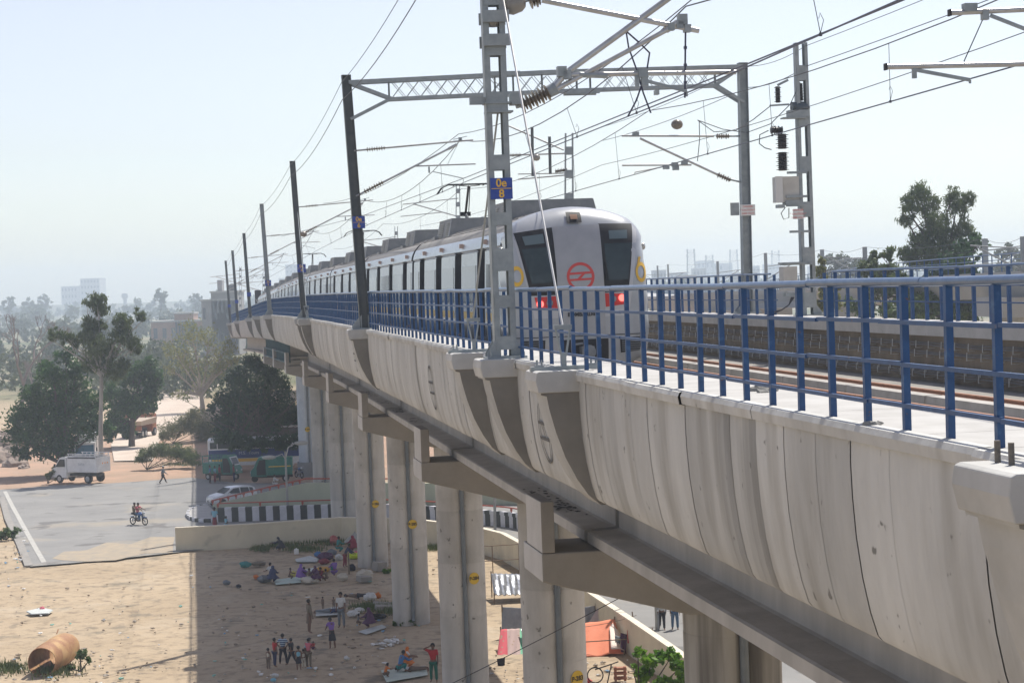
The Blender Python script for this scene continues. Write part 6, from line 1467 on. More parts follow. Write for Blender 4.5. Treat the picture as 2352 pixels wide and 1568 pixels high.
    if skirt:
        mb=MB(); secs=[]; kz=skirt[1]; rg=random.Random(len(label))
        lk,rk=J['L'][1],J['R'][1]
        for q in range(5):
            u_=q/4; c=(pel+up*.05).lerp(Vector((0,(J['L'][2].y+J['R'][2].y)/2*.6,kz)),u_); r=.082+(skirt[2]-.082)*u_
            secs.append([X(c+Vector((math.cos(a)*r*(1+.10*u_*math.sin(6*a)),math.sin(a)*r*.8*(1+.10*u_*math.sin(6*a)),0))) for a in [2*math.pi*k/20 for k in range(20)]])
        mb.loft(secs); mb.build('skirt',CL[skirt[0]],T,smooth=True)
    if shawl:
        mb=MB(); secs=[]; base=pel.z-.06 if pose in('sit','squat') else .25
        pts=[(head+up*.06,.012),(head+up*.045,.052),(head,.068),(neck,.06),(chest+up*.05,.125),(chest,.135),(waist,.145)]
        if pose in('sit','squat'): pts+=[(Vector((0,.06,base+.05)),.24),(Vector((0,.08,base+.003)),.27)]
        else: pts+=[(pel,.12),(pel-Vector((0,0,.12)),.125)]
        for c,r in pts: secs.append([X(c+Vector((math.cos(a)*r*(1+.07*math.sin(5*a+c.z*30)),-.012+math.sin(a)*r*.85,0))) for a in [2*math.pi*k/18 for k in range(18)]])
        mb.loft(secs); mb.build('shawl',CL[shawl],T,smooth=True)
    elif hair:
        mb=MB(); mb.blob(X(head+up*.018-f*.010),(.062*H*hs,.064*H*hs,.062*H*hs),12,8,.03)
        if hair=='long': mb.tube([X(head-f*.05),X(neck-f*.055),X(chest-f*.07)],[.035*H,.03*H,.012*H],8)
        # keep the face clear
        ctr=X(head+up*.018-f*.010); fx=(X(head+f)-X(head)).normalized(); ux=(X(head+up)-X(head)).normalized()
        mb.v=[tuple(Vector(v)-fx*max(0,(Vector(v)-ctr).dot(fx)-.028*H)) if (Vector(v)-ctr).dot(ux)<.035*H else v for v in mb.v]
        mb.build('hair',HR if not cap else HR,T,smooth=True)
    if cap: mb=MB(); c=X(head+up*.05); mb.blob(c,(.062*H,.066*H,.035*H),12,6); mb.box(c+(X(head+f)-X(head)).normalized()*.07*H,(.08*H,.06*H,.01*H)); mb.build('cap',CL[cap],T,smooth=True)
    T.location=(p.x,p.y,(z0 if z0 is not None else .0)); T.rotation_euler=(0,0,R_(face)); return T
def pp(x,y,Hpx=None): 
    p=gp(x,y,0); return p
# face: 0 looks away from the camera (+Y), 180 towards it, 90 = left, -90 = right
person('man in white cap and blue grey shirt walking right across the open road',pp(375,1110),1.66,-75,'walk','grey','dark',.9,cap='white')
person('rider in pink shirt driving the blue motorbike',pp(321,1206),1.65,-125,'ride','pink','denim',.5,z0=.26)
bk=gp(319,1206); fw_=Vector((math.cos(R_(-35)),math.sin(R_(-35)),0)); 
bpy.data.objects['person.001'].location=bk-fw_*.10+Z3*.01+Vector((0,0,.035)); bpy.data.objects['person.001'].location.z=.10
q=person('pillion passenger in olive shirt sitting behind the motorbike rider',pp(315,1203),1.6,-125,'ride','olive','dark',.5); q.location=bk-fw_*.48; q.location.z=.15
kids=[('small child in white vest, leftmost of the group of children',617,1536,.95,-30,'stand','cream','brown',True),
 ('boy in red shirt and dark trousers facing the group of children',632,1531,1.33,-60,'stand','red','navy',False),
 ('tall boy in blue striped shirt with hands on hips and legs apart',651,1526,1.44,-10,'hips','stripe','dark',False),
 ('boy in dark clothes striding beside the striped shirt boy',671,1527,1.28,60,'walk','dark','dark',False),
 ('child in light blue shirt bending forward behind the plaid vest child',701,1521,1.18,-90,'bend','ltblue','brown',False),
 ('child in pale plaid vest and dark skirt, back to the camera',687,1539,1.1,0,'stand','ltblue',None,True),
 ('smallest child in pale vest between the plaid vest and the pink shirt',698,1533,.85,10,'stand','cream','cream',True),
 ('girl in pink shirt carrying a baby on her arm',710,1532,1.32,-25,'carry','pink','olive',False)]
for lb,x,y,H,fc,ps,tp_,bt,vs in kids: person(lb,pp(x,y),H,fc,ps,tp_,bt if lb.find('skirt')<0 else None,.5,skirt=('dark',.27,.12) if 'skirt' in lb else None,vest=vs,child=H<1.2)
person('baby in red held against the shoulder of the pink shirted girl',pp(713,1532)+Vector((.2,-.05,0)),.55,150,'sit','red','plum',z0=.80,child=True)
person('man in brown shirt and dark cloth standing alone, facing right',pp(711,1453),1.68,-60,'stand','olive',None,.9,skirt=('brown',.27,.09))
person('tall man in open shirt over white vest and grey trousers',pp(785,1441),1.80,170,'stand','white','grey',.5)
person('girl in purple top and black skirt bending her head down',pp(764,1489),1.52,20,'bend','purple',None,.5,skirt=('dark',.24,.125))
person('toddler standing on the white mat, left of two',pp(742,1399),.68,150,'stand','brown','brown',vest=True,child=True)
person('toddler standing close beside the tall man on the mat',pp(767,1399),.66,200,'stand','brown','brown',vest=True,child=True)
person('woman in red tunic and green trousers with one hand on her head beside the pier',pp(997,1566),1.68,175,'head','red','green',.5,hair='long')
person('person in white lying on the pale mat at the bottom',pp(945,1542),1.5,90,'lie','white','brown',.5,z0=.04)
person('person in blue sitting bent over on the pale mat',pp(918,1545),1.5,-50,'squat','blue','teal',.9,z0=.03)
person('woman with orange headcloth sitting on the far side of the pale mat',pp(932,1536),1.4,-80,'sit','white','orange',.5,shawl='orange',z0=.03)
person('small child in orange top squatting on the left end of the pale mat',pp(884,1556),.95,-60,'squat','orange','brown',.5,child=True,z0=.03)
person('woman in dark plum sari sitting on a white cloth near the grass clump',pp(852,1443),1.5,60,'sit','plum','plum',.9,shawl='plum',z0=.02)
person('small child sitting in front of the woman in plum',pp(822,1436),.85,-80,'sit','grey','brown',child=True)
person('person sleeping in dark blue on the white mat behind the toddlers',pp(757,1408),1.6,-92,'lie','navy','grey',.9,z0=.04)
person('person lying in dark clothes beside the white bundles',pp(822,1372),1.6,92,'lie','brown','dark',.9,z0=.02)
person('seated person in white shirt, back of the pair by the green and white mat',pp(624,1333),1.5,40,'sit','white','dark')
person('seated woman in blue shawl, front of the pair by the green and white mat',pp(626,1338),1.45,-20,'sit','navy','navy',.9,shawl='navy')
person('small bare child sitting left of the yellow can',pp(665,1330),.95,-80,'sit',None,'brown',child=True)
row=[('woman in purple shawl at the left of the seated row',689,1334,1.45,-60,'purple',True),('child in dark top, second in the seated row',700,1333,1.1,20,'plum',False),('seated child with bushy hair, third in the seated row',712,1335,1.1,170,'olive',False),('seated woman in dark purple in the middle of the row',727,1336,1.4,150,'plum',True),('seated child in maroon right of the middle of the row',739,1334,1.15,150,'maroon',False),('child leaning over the bowl at the right of the row',751,1334,1.0,60,'brown',False),('woman in mauve sitting right of the row by the green bowl',770,1323,1.45,30,'purple',False)]
for lb,x,y,H,fc,c,sh in row: person(lb,pp(x,y),H,fc,'sit',c,c,.9,shawl=c if sh else None,child=H<1.2)
person('person in dark blue standing among the bundles by the wooden post',pp(793,1302),1.5,-100,'bend','navy','maroon',.9)
person('person in teal sitting beside the pink bag below the cream wall',pp(776,1268),1.45,-60,'sit','teal','teal',.9)
person('person in dark red sitting under the white cone shaped sheet',pp(813,1266),1.5,40,'sit','maroon','maroon',.9,shawl='maroon')
person('crouching person under a dark cloth near the foot of the cream wall',pp(648,1264),1.5,80,'squat','dark','olive',.9,shawl='dark')
person('left of two men walking on the road, white shirt and black trousers',pp(1521,1445),1.7,178,'walk','white','dark',.9)
person('right of two men walking on the road, pale shirt and blue jeans',pp(1551,1446),1.7,180,'stand','white','denim',.5)
for lb,x,y,H,fc,a,b in(('man in blue shirt leaning by the open rack three wheeler, leftmost',483,1110,1.65,-80,'blue','dark'),('woman in red and blue beside the open rack three wheeler',494,1109,1.55,-100,'ltblue','maroon'),('man in red shirt in the shade beside the cab door',505,1107,1.6,-60,'maroon','dark'),('man in dark red shirt standing before the three wheeler windscreen',538,1107,1.65,100,'maroon','navy')): person(lb,pp(x,y),H,fc,'stand',a,b,.5)
person('man in pale blue shirt and brown cloth before the striped parapet',pp(494,1219),1.72,10,'carry','ltblue',None,.5,skirt=('maroon',.15,.09))
person('child in light blue beside the man before the striped parapet',pp(520,1222),1.15,-40,'stand','ltblue','ltblue',.5,child=True)
person('person in white and red sitting behind the red ramp rail near the covered van',pp(629,1124),1.5,-90,'sit','white','white',.9,z0=.25)
# ================================================ camp things
def mat_on_ground(label,px,mat,z=.012,th=.02,name='mat'):
    P=[gp(x,y,z) for x,y in px]; mb=MB(); ctr=sum(P,Vector((0,0,0)))/len(P)
    n=len(P); inner=[ctr.lerp(p,.97)+Z3*(th+random.uniform(0,.02)) for p in P]; mb.add(P+inner,[tuple(range(n,2*n))]+[(i,(i+1)%n,n+(i+1)%n,n+i) for i in range(n)]+[tuple(range(n))[::-1]]); return tag(mb.build(name,mat),label,'mat')
mWm=cm('mat_white',(.52,.54,.52),(.42,.45,.44),3); mGm=cm('mat_green_white',(.45,.58,.52),(.5,.56,.5),2)
mat_on_ground('long pale mat with yellow edge under the family at the bottom',[(875,1539),(978,1529),(983,1549),(888,1566)],cm('mat_pale',(.5,.55,.47),(.40,.46,.42),2))
mat_on_ground('pale green and white mat in front of the seated pair',[(628,1332),(690,1324),(692,1337),(634,1342)],mGm)
mat_on_ground('white mat under the sleeper and toddlers',[(727,1402),(775,1392),(790,1410),(725,1414)],mWm)
mat_on_ground('white cloth spread beside the woman in plum',[(823,1450),(878,1434),(888,1440),(842,1456)],mWm)
mat_on_ground('crumpled white sheet lying on the sand left of the heaped bundles',[(678,1285),(712,1277),(732,1284),(728,1290),(682,1290)],mWm,th=.05)
mat_on_ground('pointed white sheet on the sand behind the seated row',[(697,1308),(728,1302),(758,1306),(722,1313)],mWm)
mat_on_ground('white cloth with a pink bundle lying on the sunny sand',[(60,1405),(95,1396),(122,1402),(112,1409),(72,1411)],mWm,th=.05)
def bundle(label,x,y,wpx,hpx,mat,name='bundle',seed=None,kind='bundle'):
    c=gp(x,y,0); k=c.y/F; rx,rz=wpx*k/2,hpx*k/2; mb=MB(); mb.blob(c+Z3*rz*.75,(rx,rx*.75,rz),13,8,.22,random.uniform(0,3)); mb.blob(c+Z3*rz*.6+Vector((rx*.45,-.05,0)),(rx*.55,rx*.5,rz*.75),9,6,.25); mb.blob(c+Z3*rz*1.1+Vector((-rx*.3,0,0)),(rx*.5,rx*.4,rz*.55),9,6,.25)
    o=mb.build(name,mat,smooth=True); return tag(o,label,kind)
bl=[('blue cloth bundle heaped by the pier marked P-286',688,1276,0,0,'blue'),]
B=[('grey sack with white cord at the right end of the heap',838,1328,40,24,'cream'),('white rice sack lying in front of the seated row',709,1337,44,16,'cream'),('grey white sack on the ground left of the seated pair',605,1335,36,16,'grey'),
('bright lime green cloth heaped by the pier',812,1281,34,14,None),('magenta cloth bundle right of the lime cloth',822,1272,22,9,'pink'),('blue cloth bundle at the back of the heap',731,1278,18,14,'blue'),('dark patterned quilt heap in the middle of the camp',748,1284,36,18,'plum'),('maroon quilt heap in front of the patterned one',744,1293,30,12,'maroon'),('pale grey bundle on the top of the heap',762,1273,22,14,'grey'),('white bundle with red mark beside the post',778,1284,20,14,'white'),('ochre cloth bundle behind the seated row',742,1312,30,13,None),
('dark bag leaning at the foot of the pier marked P-286',808,1309,20,16,'dark'),('greenish white sack near the pier foot',787,1331,24,18,'cream'),('white plastic sack beside the lying person',851,1376,30,18,'white'),('orange bag behind the white plastic sack',869,1372,14,14,'orange'),('grey white sack near the tall man',811,1413,34,14,'white'),('white flour sack behind the grey one near the tall man',826,1404,22,11,'white'),('pink balloon like bag standing against the cream wall',767,1248,22,22,None),('teal cloth heap far left on the shaded sand',563,1301,26,14,'teal'),('brown blanket heap right of the teal cloth',594,1297,36,10,'olive'),('dark pot heap on the sand left of the camp',548,1348,14,8,'dark'),('dark bundle beside the cooking place left of the camp',520,1341,20,11,'grey'),
('red and yellow cloths piled left of the seated pair',588,1328,16,10,'orange'),('crumpled pink bundle on the white cloth in the sun',97,1400,14,9,'pink'),('crumpled white plastic bag on the shaded sand below the purple girl',796,1514,14,10,'white'),('pale green plastic bag at the bottom left of the shade',628,1563,14,8,'ltblue'),('white paper heap near the bottom left of the shade',632,1553,18,9,'white')]
lime=cm('lime',(.5,.62,.03)); ochre=cm('ochre',(.5,.27,.06)); rose=cm('rose',(.45,.15,.14))
for i,(lb,x,y,w_,h_,c) in enumerate(B): bundle(lb,x,y,w_,h_,CL[c] if c else (lime,ochre,rose)[[3,10,17].index(i)])
for lb,x,y,c in(('yellow plastic jerry can between the small child and the row',674,1325,M('can_yellow',(.5,.45,.1),None)),('white plastic can on the ground above the white sheet',681,1272,mWhite),('green plastic tub near the wooden post',765,1308,CL['teal'])):
    p_=gp(x,y,0); T=thing('plastic_can',lb,'container',p_); mb=MB(); mb.box(p_+Z3*.17,(.3,.2,.34)); mb.build('tank',c,T,bevel=.04); mb=MB(); mb.tube([p_+Z3*.34,p_+Z3*.40],.04,8); mb.build('cap',c,T)
p_=gp(802,1318,0); mb=MB(); mb.bar(p_,p_+Z3*1.35,.09,.09); tag(mb.build('wooden_post',M('old_wood',(.26,.2,.14),(.18,.14,.1),4,.9)),'wooden post standing among the bundles','post')
p_=gp(816,1254,0); mb=MB(); mb.lathe(p_+Z3*.3,(0,0,1),[(0,.75),(.1,.7),(.55,.1),(.7,.02)],12); tag(mb.build('sheet_canopy',cm('dirty_white',(.36,.36,.33),(.28,.28,.26),4)),'cone shaped dirty white sheet propped up by the pier','canopy')
# concrete blocks near pier foot
for i,(x,y,w_,h_,lb) in enumerate(((878,1392,1.0,.22,'broken concrete slab lying by the pier marked P-285'),(888,1400,1.2,.25,'second broken slab just below the first by the pier marked P-285'),(836,1335,.8,.32,'grey concrete block beside the sacks'),(872,1310,.8,.55,'tilted concrete block right of the pier marked P-286'))):
    c=gp(x,y,0); mb=MB(); mb.rbox(c+Z3*h_/2,(w_,.5,h_),.3*i,(.08,.1)); tag(mb.build('concrete_block',mCap,bevel=.03),lb,'concrete block')
p_=gp(850,1427,0); mb=MB(); N=20; mb.tube([p_+Vector((.55*math.cos(2*math.pi*k/N),.5*math.sin(2*math.pi*k/N),.1)) for k in range(N+1)],.1,8); 
p_=gp(862,1419,0); mb=MB(); mb.tube([p_+Vector((.5*math.cos(2*math.pi*k/N),.5*math.sin(2*math.pi*k/N),.08)) for k in range(N+1)],.09,8); tag(mb.build('old_tyre',mTyre,smooth=True),'old black tyre lying behind the woman in plum','tyre')
# rusty pipe
a=gp(98,1549,0)+Z3*.46; b=gp(180,1500,0)+Z3*.5; b=a+(b-a).normalized()*3.3; a+=Z3*.14; b+=Z3*.16
T=thing('rusty_pipe','big split rusty orange steel pipe lying in the sun at the bottom left','pipe',(a.x,a.y,0)); mRu=M('rust_orange',(.34,.18,.085),(.24,.11,.055),1.5,.7,.1,.3,col3=(.42,.26,.12),scale3=1.2)
d=(b-a).normalized(); sx_=d.cross(Z3).normalized(); uz=sx_.cross(d); mb=MB(); secs=[]; N=40
for p_,r in((a-d*.05,.66),(a+d*.6,.70),(b-d*.6,.73),(b,.70)):
    o_=[];i_=[]
    for k in range(N): an=R_(118)+2*math.pi*(k/(N-1))*.972; o_.append(p_+(sx_*math.cos(an)+uz*math.sin(an))*r+d*.12*math.sin(an*3)*.4); i_.append(p_+(sx_*math.cos(an)+uz*math.sin(an))*(r-.025)+d*.12*math.sin(an*3)*.4)
    secs.append(o_+i_[::-1])
mb.loft(secs); mb.build('shell',mRu,T,smooth=True)
mb=MB(); mb.tube([b-d*.3+uz*.72+sx_*-.28,b+uz*.86-sx_*.30],.03,6); mb.build('peeled_edge',mRu,T)
# ================================================ shelters
def cloth(c4,n,sag,mat,name,parent,wr=.03,freq=5,thick=.01):
    mb=MB(); c=[Vector(q) for q in c4]; vs=[]; nn=(c[1]-c[0]).cross(c[3]-c[0]).normalized()
    for j in range(n+1):
        for i in range(n+1):
            u,v=i/n,j/n; p=(c[0]*(1-u)+c[1]*u)*(1-v)+(c[3]*(1-u)+c[2]*u)*v; p=p-Z3*sag*16*u*(1-u)*v*(1-v)*.25+nn*wr*math.sin(freq*2*math.pi*u+v*2)*(.4+.6*v)
            vs.append(p)
    mb.add(vs,[(j*(n+1)+i,j*(n+1)+i+1,(j+1)*(n+1)+i+1,(j+1)*(n+1)+i) for j in range(n) for i in range(n)])
    o=mb.build(name,mat,parent,smooth=True); s=o.modifiers.new('thick','SOLIDIFY'); s.thickness=thick; return o
mPole=M('bamboo_pole',(.16,.11,.08),(.24,.18,.12),5,.8)
def pole(a,b,parent,r=.035): mb=MB(); mb.tube([a,b],r,7); mb.build('pole',mPole,parent)
def shelter(name,label,Y,px4,mat,sag=.15,wr=.03,freq=5,legs=True,cat='shelter',dy=(0,0,0,0)):
    c=[atY(x,y,Y+dd) for (x,y),dd in zip(px4,dy)]; T=thing(name,label,cat,Vector((c[0].x,c[0].y,0))); cloth(c,18,sag,mat,'sheet',T,wr,freq)
    if legs:
        for q in c: pole(Vector((q.x,q.y,-.05)),q+Z3*.12,T)
    return T
mSilS=M('silver_plastic',(.42,.43,.45),(.22,.23,.25),5,.32,.55,.1); mGreyT=cm('grey_tarp',(.30,.31,.33),(.24,.25,.27),3); mOrT=cm('orange_tarp',(.75,.25,.14),(.68,.21,.11),1.5)
def pattern():
    m=bpy.data.materials.new('cloth_patterned'); m.use_nodes=True; n=m.node_tree.nodes; L=m.node_tree.links; tc=n.new('ShaderNodeTexCoord'); vo=n.new('ShaderNodeTexVoronoi'); vo.inputs['Scale'].default_value=4.5; L.new(tc.outputs['Object'],vo.inputs[0]); r=n.new('ShaderNodeValToRGB'); r.color_ramp.elements[0].color=(.35,.22,.12,1); r.color_ramp.elements[1].color=(0,0,0,1); r.color_ramp.elements[1].position=.35
    sp=n.new('ShaderNodeSeparateXYZ'); L.new(tc.outputs['Object'],sp.inputs[0]); r2=n.new('ShaderNodeValToRGB'); r2.color_ramp.interpolation='CONSTANT'; mr=n.new('ShaderNodeMapRange'); mr.inputs[1].default_value=-.1; mr.inputs[2].default_value=1.5; L.new(sp.outputs[0],mr.inputs[0]); L.new(mr.outputs[0],r2.inputs[0])
    e=r2.color_ramp.elements; e[0].color=(.55,.10,.12,1); e[1].position=.25; e[1].color=(.45,.33,.30,1); q=e.new(.62); q.color=(.20,.52,.33,1)
    L.new(vo.outputs['Distance'],r.inputs[0]); cr=n.new('ShaderNodeMath'); cr.operation='LESS_THAN'; cr.inputs[1].default_value=.22; L.new(vo.outputs['Distance'],cr.inputs[0]); mx=n.new('ShaderNodeMixRGB'); L.new(cr.outputs[0],mx.inputs[0]); L.new(r2.outputs[0],mx.inputs[1]); mx.inputs[2].default_value=(.35,.25,.18,1); L.new(mx.outputs[0],n['Principled BSDF'].inputs[0]); n['Principled BSDF'].inputs['Roughness'].default_value=.9; return m
shelter('silver_shelter','low lean to of crinkled silver plastic sheet between two piers',107,[(1128,1316),(1215,1318),(1222,1364),(1135,1366)],mSilS,.05,.06,7,dy=(1.4,1.4,-.9,-.9))
shelter('grey_tent','grey tarpaulin hung upright behind the patterned cloth tent',96,[(1153,1393),(1225,1397),(1225,1448),(1152,1450)],mGreyT,.02,.04,4,dy=(0,0,-.2,-.2))
shelter('patterned_tent','tent of red, beige and green patterned cloth with silver edge beside the broad pier',92,[(1150,1444),(1208,1442),(1216,1505),(1140,1514)],pattern(),.05,.03,4,dy=(1.3,1.3,-.6,-.6))
T=shelter('silver_flap','strip of silver plastic hanging on the right side of the patterned tent',91.7,[(1196,1441),(1222,1441),(1232,1518),(1212,1512)],mSilS,.02,.05,3,legs=False,cat='tarpaulin',dy=(1.2,1.2,-.6,-.6))
shelter('grey_tent','grey tarpaulin with a pinkish upright flap behind the orange tent',97,[(1300,1398),(1368,1390),(1372,1440),(1300,1450)],mGreyT,.02,.05,4,dy=(0,0,-.3,-.3))
mb=MB(); c=[atY(x,y,96.4) for x,y in((1377,1388),(1379,1442),(1340,1445),(1358,1420))]; mb.add(c,[(0,1,2,3)]); o=tag(mb.build('hanging_cloth',cm('pale_lilac',(.55,.48,.52),(.45,.4,.45),3)),'pale lilac cloth tied to a pole between grey and orange tents','cloth'); s=o.modifiers.new('t','SOLIDIFY'); s.thickness=.01
T=shelter('orange_tent','bright orange tarpaulin tent right of the broad pier',91,[(1270,1440),(1412,1421),(1434,1498),(1270,1518)],mOrT,.12,.05,3,dy=(1.6,1.6,-.7,-.7))
c=[atY(1412,1421,92.6),atY(1433,1475,91.6),atY(1436,1500,90.3),atY(1405,1490,90.3)]; cloth([atY(1400,1440,91.9),atY(1412,1423,92.6),atY(1436,1492,90.4),atY(1404,1488,90.2)],6,.02,cm('bleached_orange',(.8,.68,.6)),'side_flap',T)
mb=MB(); mb.tube([atY(1268,1478,90.2),atY(1440,1467,90.2)],.025,6); mb.build('pole',mPole,T)
T=thing('clothes_line','clothes line with red, dark and patterned clothes by the orange tent','clothes line',gp(1462,1530)); pa,pb=atY(1452,1404,91),gp(1463,1512,0); pb=Vector((pa.x+.1,pa.y,0)); pole(pb,pa,T,.03); pole(Vector((atY(1500,1430,90).x,90,0)),atY(1498,1440,90),T,.025)
for i,(x0,x1,y0,y1,c) in enumerate(((1440,1454,1446,1480,'red'),(1453,1466,1470,1515,'maroon'),(1425,1440,1452,1500,'plum'),(1412,1426,1458,1478,'grey'),(1458,1468,1468,1500,'green'))): cloth([atY(x0,y0,90.6),atY(x1,y0+4,90.6),atY(x1-2,y1,90.4),atY(x0+2,y1-4,90.4)],6,.02,CL[c],'hung_cloth',T,.05,2)
mb=MB(); mb.tube(sagline(atY(1330,1440,91),atY(1462,1412,91),.08),.012,5); mb.build('rope',mPole,T)
mb=MB(); cloth_=[atY(1141,1512,89),atY(1160,1509,89),atY(1159,1535,89),atY(1146,1546,89)]; mb.add(cloth_,[(0,1,2,3)]); o=tag(mb.build('hanging_cloth',CL['dark']),'black trousers hanging from the edge of the patterned tent','clothes'); s=o.modifiers.new('t','SOLIDIFY'); s.thickness=.02
T=thing('bamboo_frame','thin bamboo frame standing before the cream wall between two piers','frame',gp(1130,1310)); 
a1,a2,b1,b2=gp(1136,1318,0),gp(1192,1312,0),atY(1130,1253,113),atY(1191,1249,113); a1=Vector((b1.x,b1.y,0)); a2=Vector((b2.x,b2.y,0)); pole(a1,b1,T,.03); pole(a2,b2,T,.03); pole(b1-V3*.6,b2+V3*1.2,T,.025); pole(b1-Z3*.85-V3*.6,b2-Z3*.85+V3*1.5,T,.025)
for x,y,r,lb in((1250,1538,.35,'pale boulder, larger of the stack before the orange tent'),(1252,1528,.2,'small stone on top of the pale boulder'),(1317,1540,.3,'flat pale stone in front of the orange tent on the right'),(1198,1372,.5,'pale boulder beside the silver shelter')):
    if x<1260: x+=55
    c=gp(x,y+6,0); mb=MB(); mb.blob(c+Z3*(r*.6 if 'top' not in lb else .55),(r,r*.8,r*.6),9,6,.15); tag(mb.build('boulder',M('pale_stone',(.42,.37,.31),(.3,.26,.22),4,.9)),lb,'stone')
for x,y,lb in((1345,1566,'red cloth heap at the bottom right of the broad pier'),): bundle(lb,x,y,30,12,CL['red'])
p_=gp(1395,1568,0); T=thing('handcart','dark tricycle frame seen at the bottom edge right of the broad pier','tricycle',p_); mb=MB(); mb.tube([p_,p_+Vector((.2,0,.8)),p_+Vector((.5,0,.9))],.03,6); mb.tube([p_+Vector((-.5,0,.6)),p_+Vector((.2,0,.8))],.03,6); mb.build('frame',mDk,T); mb=MB(); N=20; mb.tube([p_+Vector((-.5+.33*math.cos(2*math.pi*k/N),0,.36+.33*math.sin(2*math.pi*k/N))) for k in range(N+1)],.03,6); mb.build('wheel',mTyre,T)
mb=MB(); q=gp(1425,1562,0); 
for k in range(3): mb.box(q+Z3*(.12+k*.2),(.55,.3,.1)); 
for s in(-.2,.2): mb.box(q+Z3*.3+Vector((s,0,0)),(.1,.26,.6))
tag(mb.build('brick_stack',M('brick_red',(.32,.14,.09),None,rough=.9)),'small stack of red bricks near the bottom edge','bricks')
wire('overhead_cable','thin dark cable crossing diagonally in front of the broad pier',[atY(900,1635,55),atY(1446,1360,55),atY(1700,1240,56)],.012,mWire,sag=.05,cat='cable')
# ================================================ far things
# second viaduct to the right
D2=[(1430,672,520),(1480,672,420),(1560,676,330),(1694,674,240),(1791,666,190),(1900,655,165),(2100,636,140),(2352,622,120),(2600,600,105)]
d2=[atY(*q) for q in D2]; d2f=fine(d2,8)
mFarC=M('far_concrete',(.40,.40,.39),(.33,.33,.32),.3,.9)
T=thing('second_viaduct','second concrete viaduct crossing far behind the trees at right','viaduct',(d2[4].x,d2[4].y,d2[4].z))
secs=[]
for i,p in enumerate(d2f):
    d=(d2f[min(i+1,len(d2f)-1)]-d2f[max(i-1,0)]); d.z=0; d.normalize(); n=Vector((-d.y,d.x,0)); n=n if n.y>0 else -n
    secs.append([p,p-Z3*.35-n*.05,p-Z3*1.7+n*.8,p-Z3*1.75+n*8,p+n*9-Z3*.3,p+n*9])
mb=MB(); mb.loft(secs); mb.build('deck',mFarC,T)
for i in range(4,len(d2f),4):
    p=d2f[i]; mb=MB(); mb.tube([Vector((p.x,p.y+4,-.2)),Vector((p.x,p.y+4,p.z-2.2))],.95,16); mb.box(Vector((p.x,p.y+4,p.z-2.2)),(2.4,7,1.2)); mb.build('column',mFarC,T)
mb=MB(); pts=[p+Z3*1.1 for p in d2f]; mb.tube(pts,.04,5)
for h in(.4,.75): mb.tube([p+Z3*h for p in d2f],.025,4)
mb.build('handrail',mBlueTop,T)
mb=MB(); 
for p in resample(d2f,1.6): mb.bar(p,p+Z3*1.1,.06,.06)
tag(mb.build('railing_post',mBlue,T),kind='stuff')
mMf=M('far_mast_grey',(.25,.27,.28),None,rough=.6)
def d2at(x):
    best=min(d2f,key=lambda p:abs((p.x/p.y)-((x-8-CX)/F))); return best
mast2=[(1510,610),(1534,607),(1648,600),(1758,581),(1888,573),(1986,567),(2262,548),(2350,543)]; fm2=[]
for i,(x,yt) in enumerate(mast2):
    p=d2at(x); Yk=p.y; a=atY(x,yt,Yk); b=Vector((a.x,Yk,p.z)); names=['first','second','third','fourth','fifth','sixth','seventh','eighth']
    t=thing('catenary_mast',names[i]+' small mast from the left standing on the second viaduct in the haze','mast',b,'masts on the second viaduct')
    H=a.z-b.z; mb=MB(); mb.bar(b,a,.32,.3,up=Vector((0,1,0))); mb.build('column',mMf,t); s=1 if i in(1,2,3,4,6) else -1
    mb=MB(); w0=a+Vector((0,0,-H*.35)); mb.tube([w0,w0+Vector((s*3.2,0,.3))],.04,5); mb.tube([w0-Z3*1.4,w0+Vector((s*2.8,0,.2))],.05,5); mb.tube([w0+Vector((s*1.4,0,-.8)),w0+Vector((s*3.6,0,-.9))],.03,5); mb.build('cantilever',mMf,t)
    fm2.append((a,w0+Vector((s*3.2,0,.3))))
for q,lb in((0,'earth wire of the second viaduct strung between the small hazy masts'),(1,'catenary wire of the second viaduct in the haze')):
    wire('catenary_wire',lb,[m_[q] for m_ in fm2],.012,mWire,sag=.35)
# telecom towers
def tower(x,yt,yb,Y,label):
    a=atY(x,yb,Y); b=atY(x,yt,Y); T=thing('lattice_tower',label,'tower',Vector((a.x,a.y,0)),'telecom towers on the hazy skyline')
    mb=MB(); H=b.z; w0=26*Y/F*.9; w1=w0*.62; a=Vector((a.x,a.y,0)); q=[(1,1),(-1,1),(-1,-1),(1,-1)]
    def c(k,i): w_=(w0+(w1-w0)*k)/2; return Vector((a.x+q[i][0]*w_,a.y+q[i][1]*w_,H*k))
    for i in range(4): mb.bar(c(0,i),c(1,i),.45,.45)
    for k in range(12):
        for i in range(4): mb.bar(c(k/12,i),c((k+1)/12,(i+1)%4),.22,.22); mb.bar(c(k/12,i),c(k/12,(i+1)%4),.2,.2)
    mb.build('frame',mMf,T)
    mb=MB()
    for i in range(4): mb.box(c(.97,i)+Vector((q[i][0]*.5,0,0)),(.5,.4,2.6)); mb.box(c(.86,i)+Vector((q[i][0]*.5,0,0)),(.5,.4,2.4))
    mb.build('antenna',mFarC,T)
tower(1589,572,650,1875,'leftmost hazy telecom tower beyond the far railing')
tower(1631,586,650,2156,'shorter hazy telecom tower, second from the left')
tower(1687,573,650,2343,'faint telecom tower just left of the portal post')
tower(1783,575,650,2437,'faint telecom tower between the portal post and the switch mast')
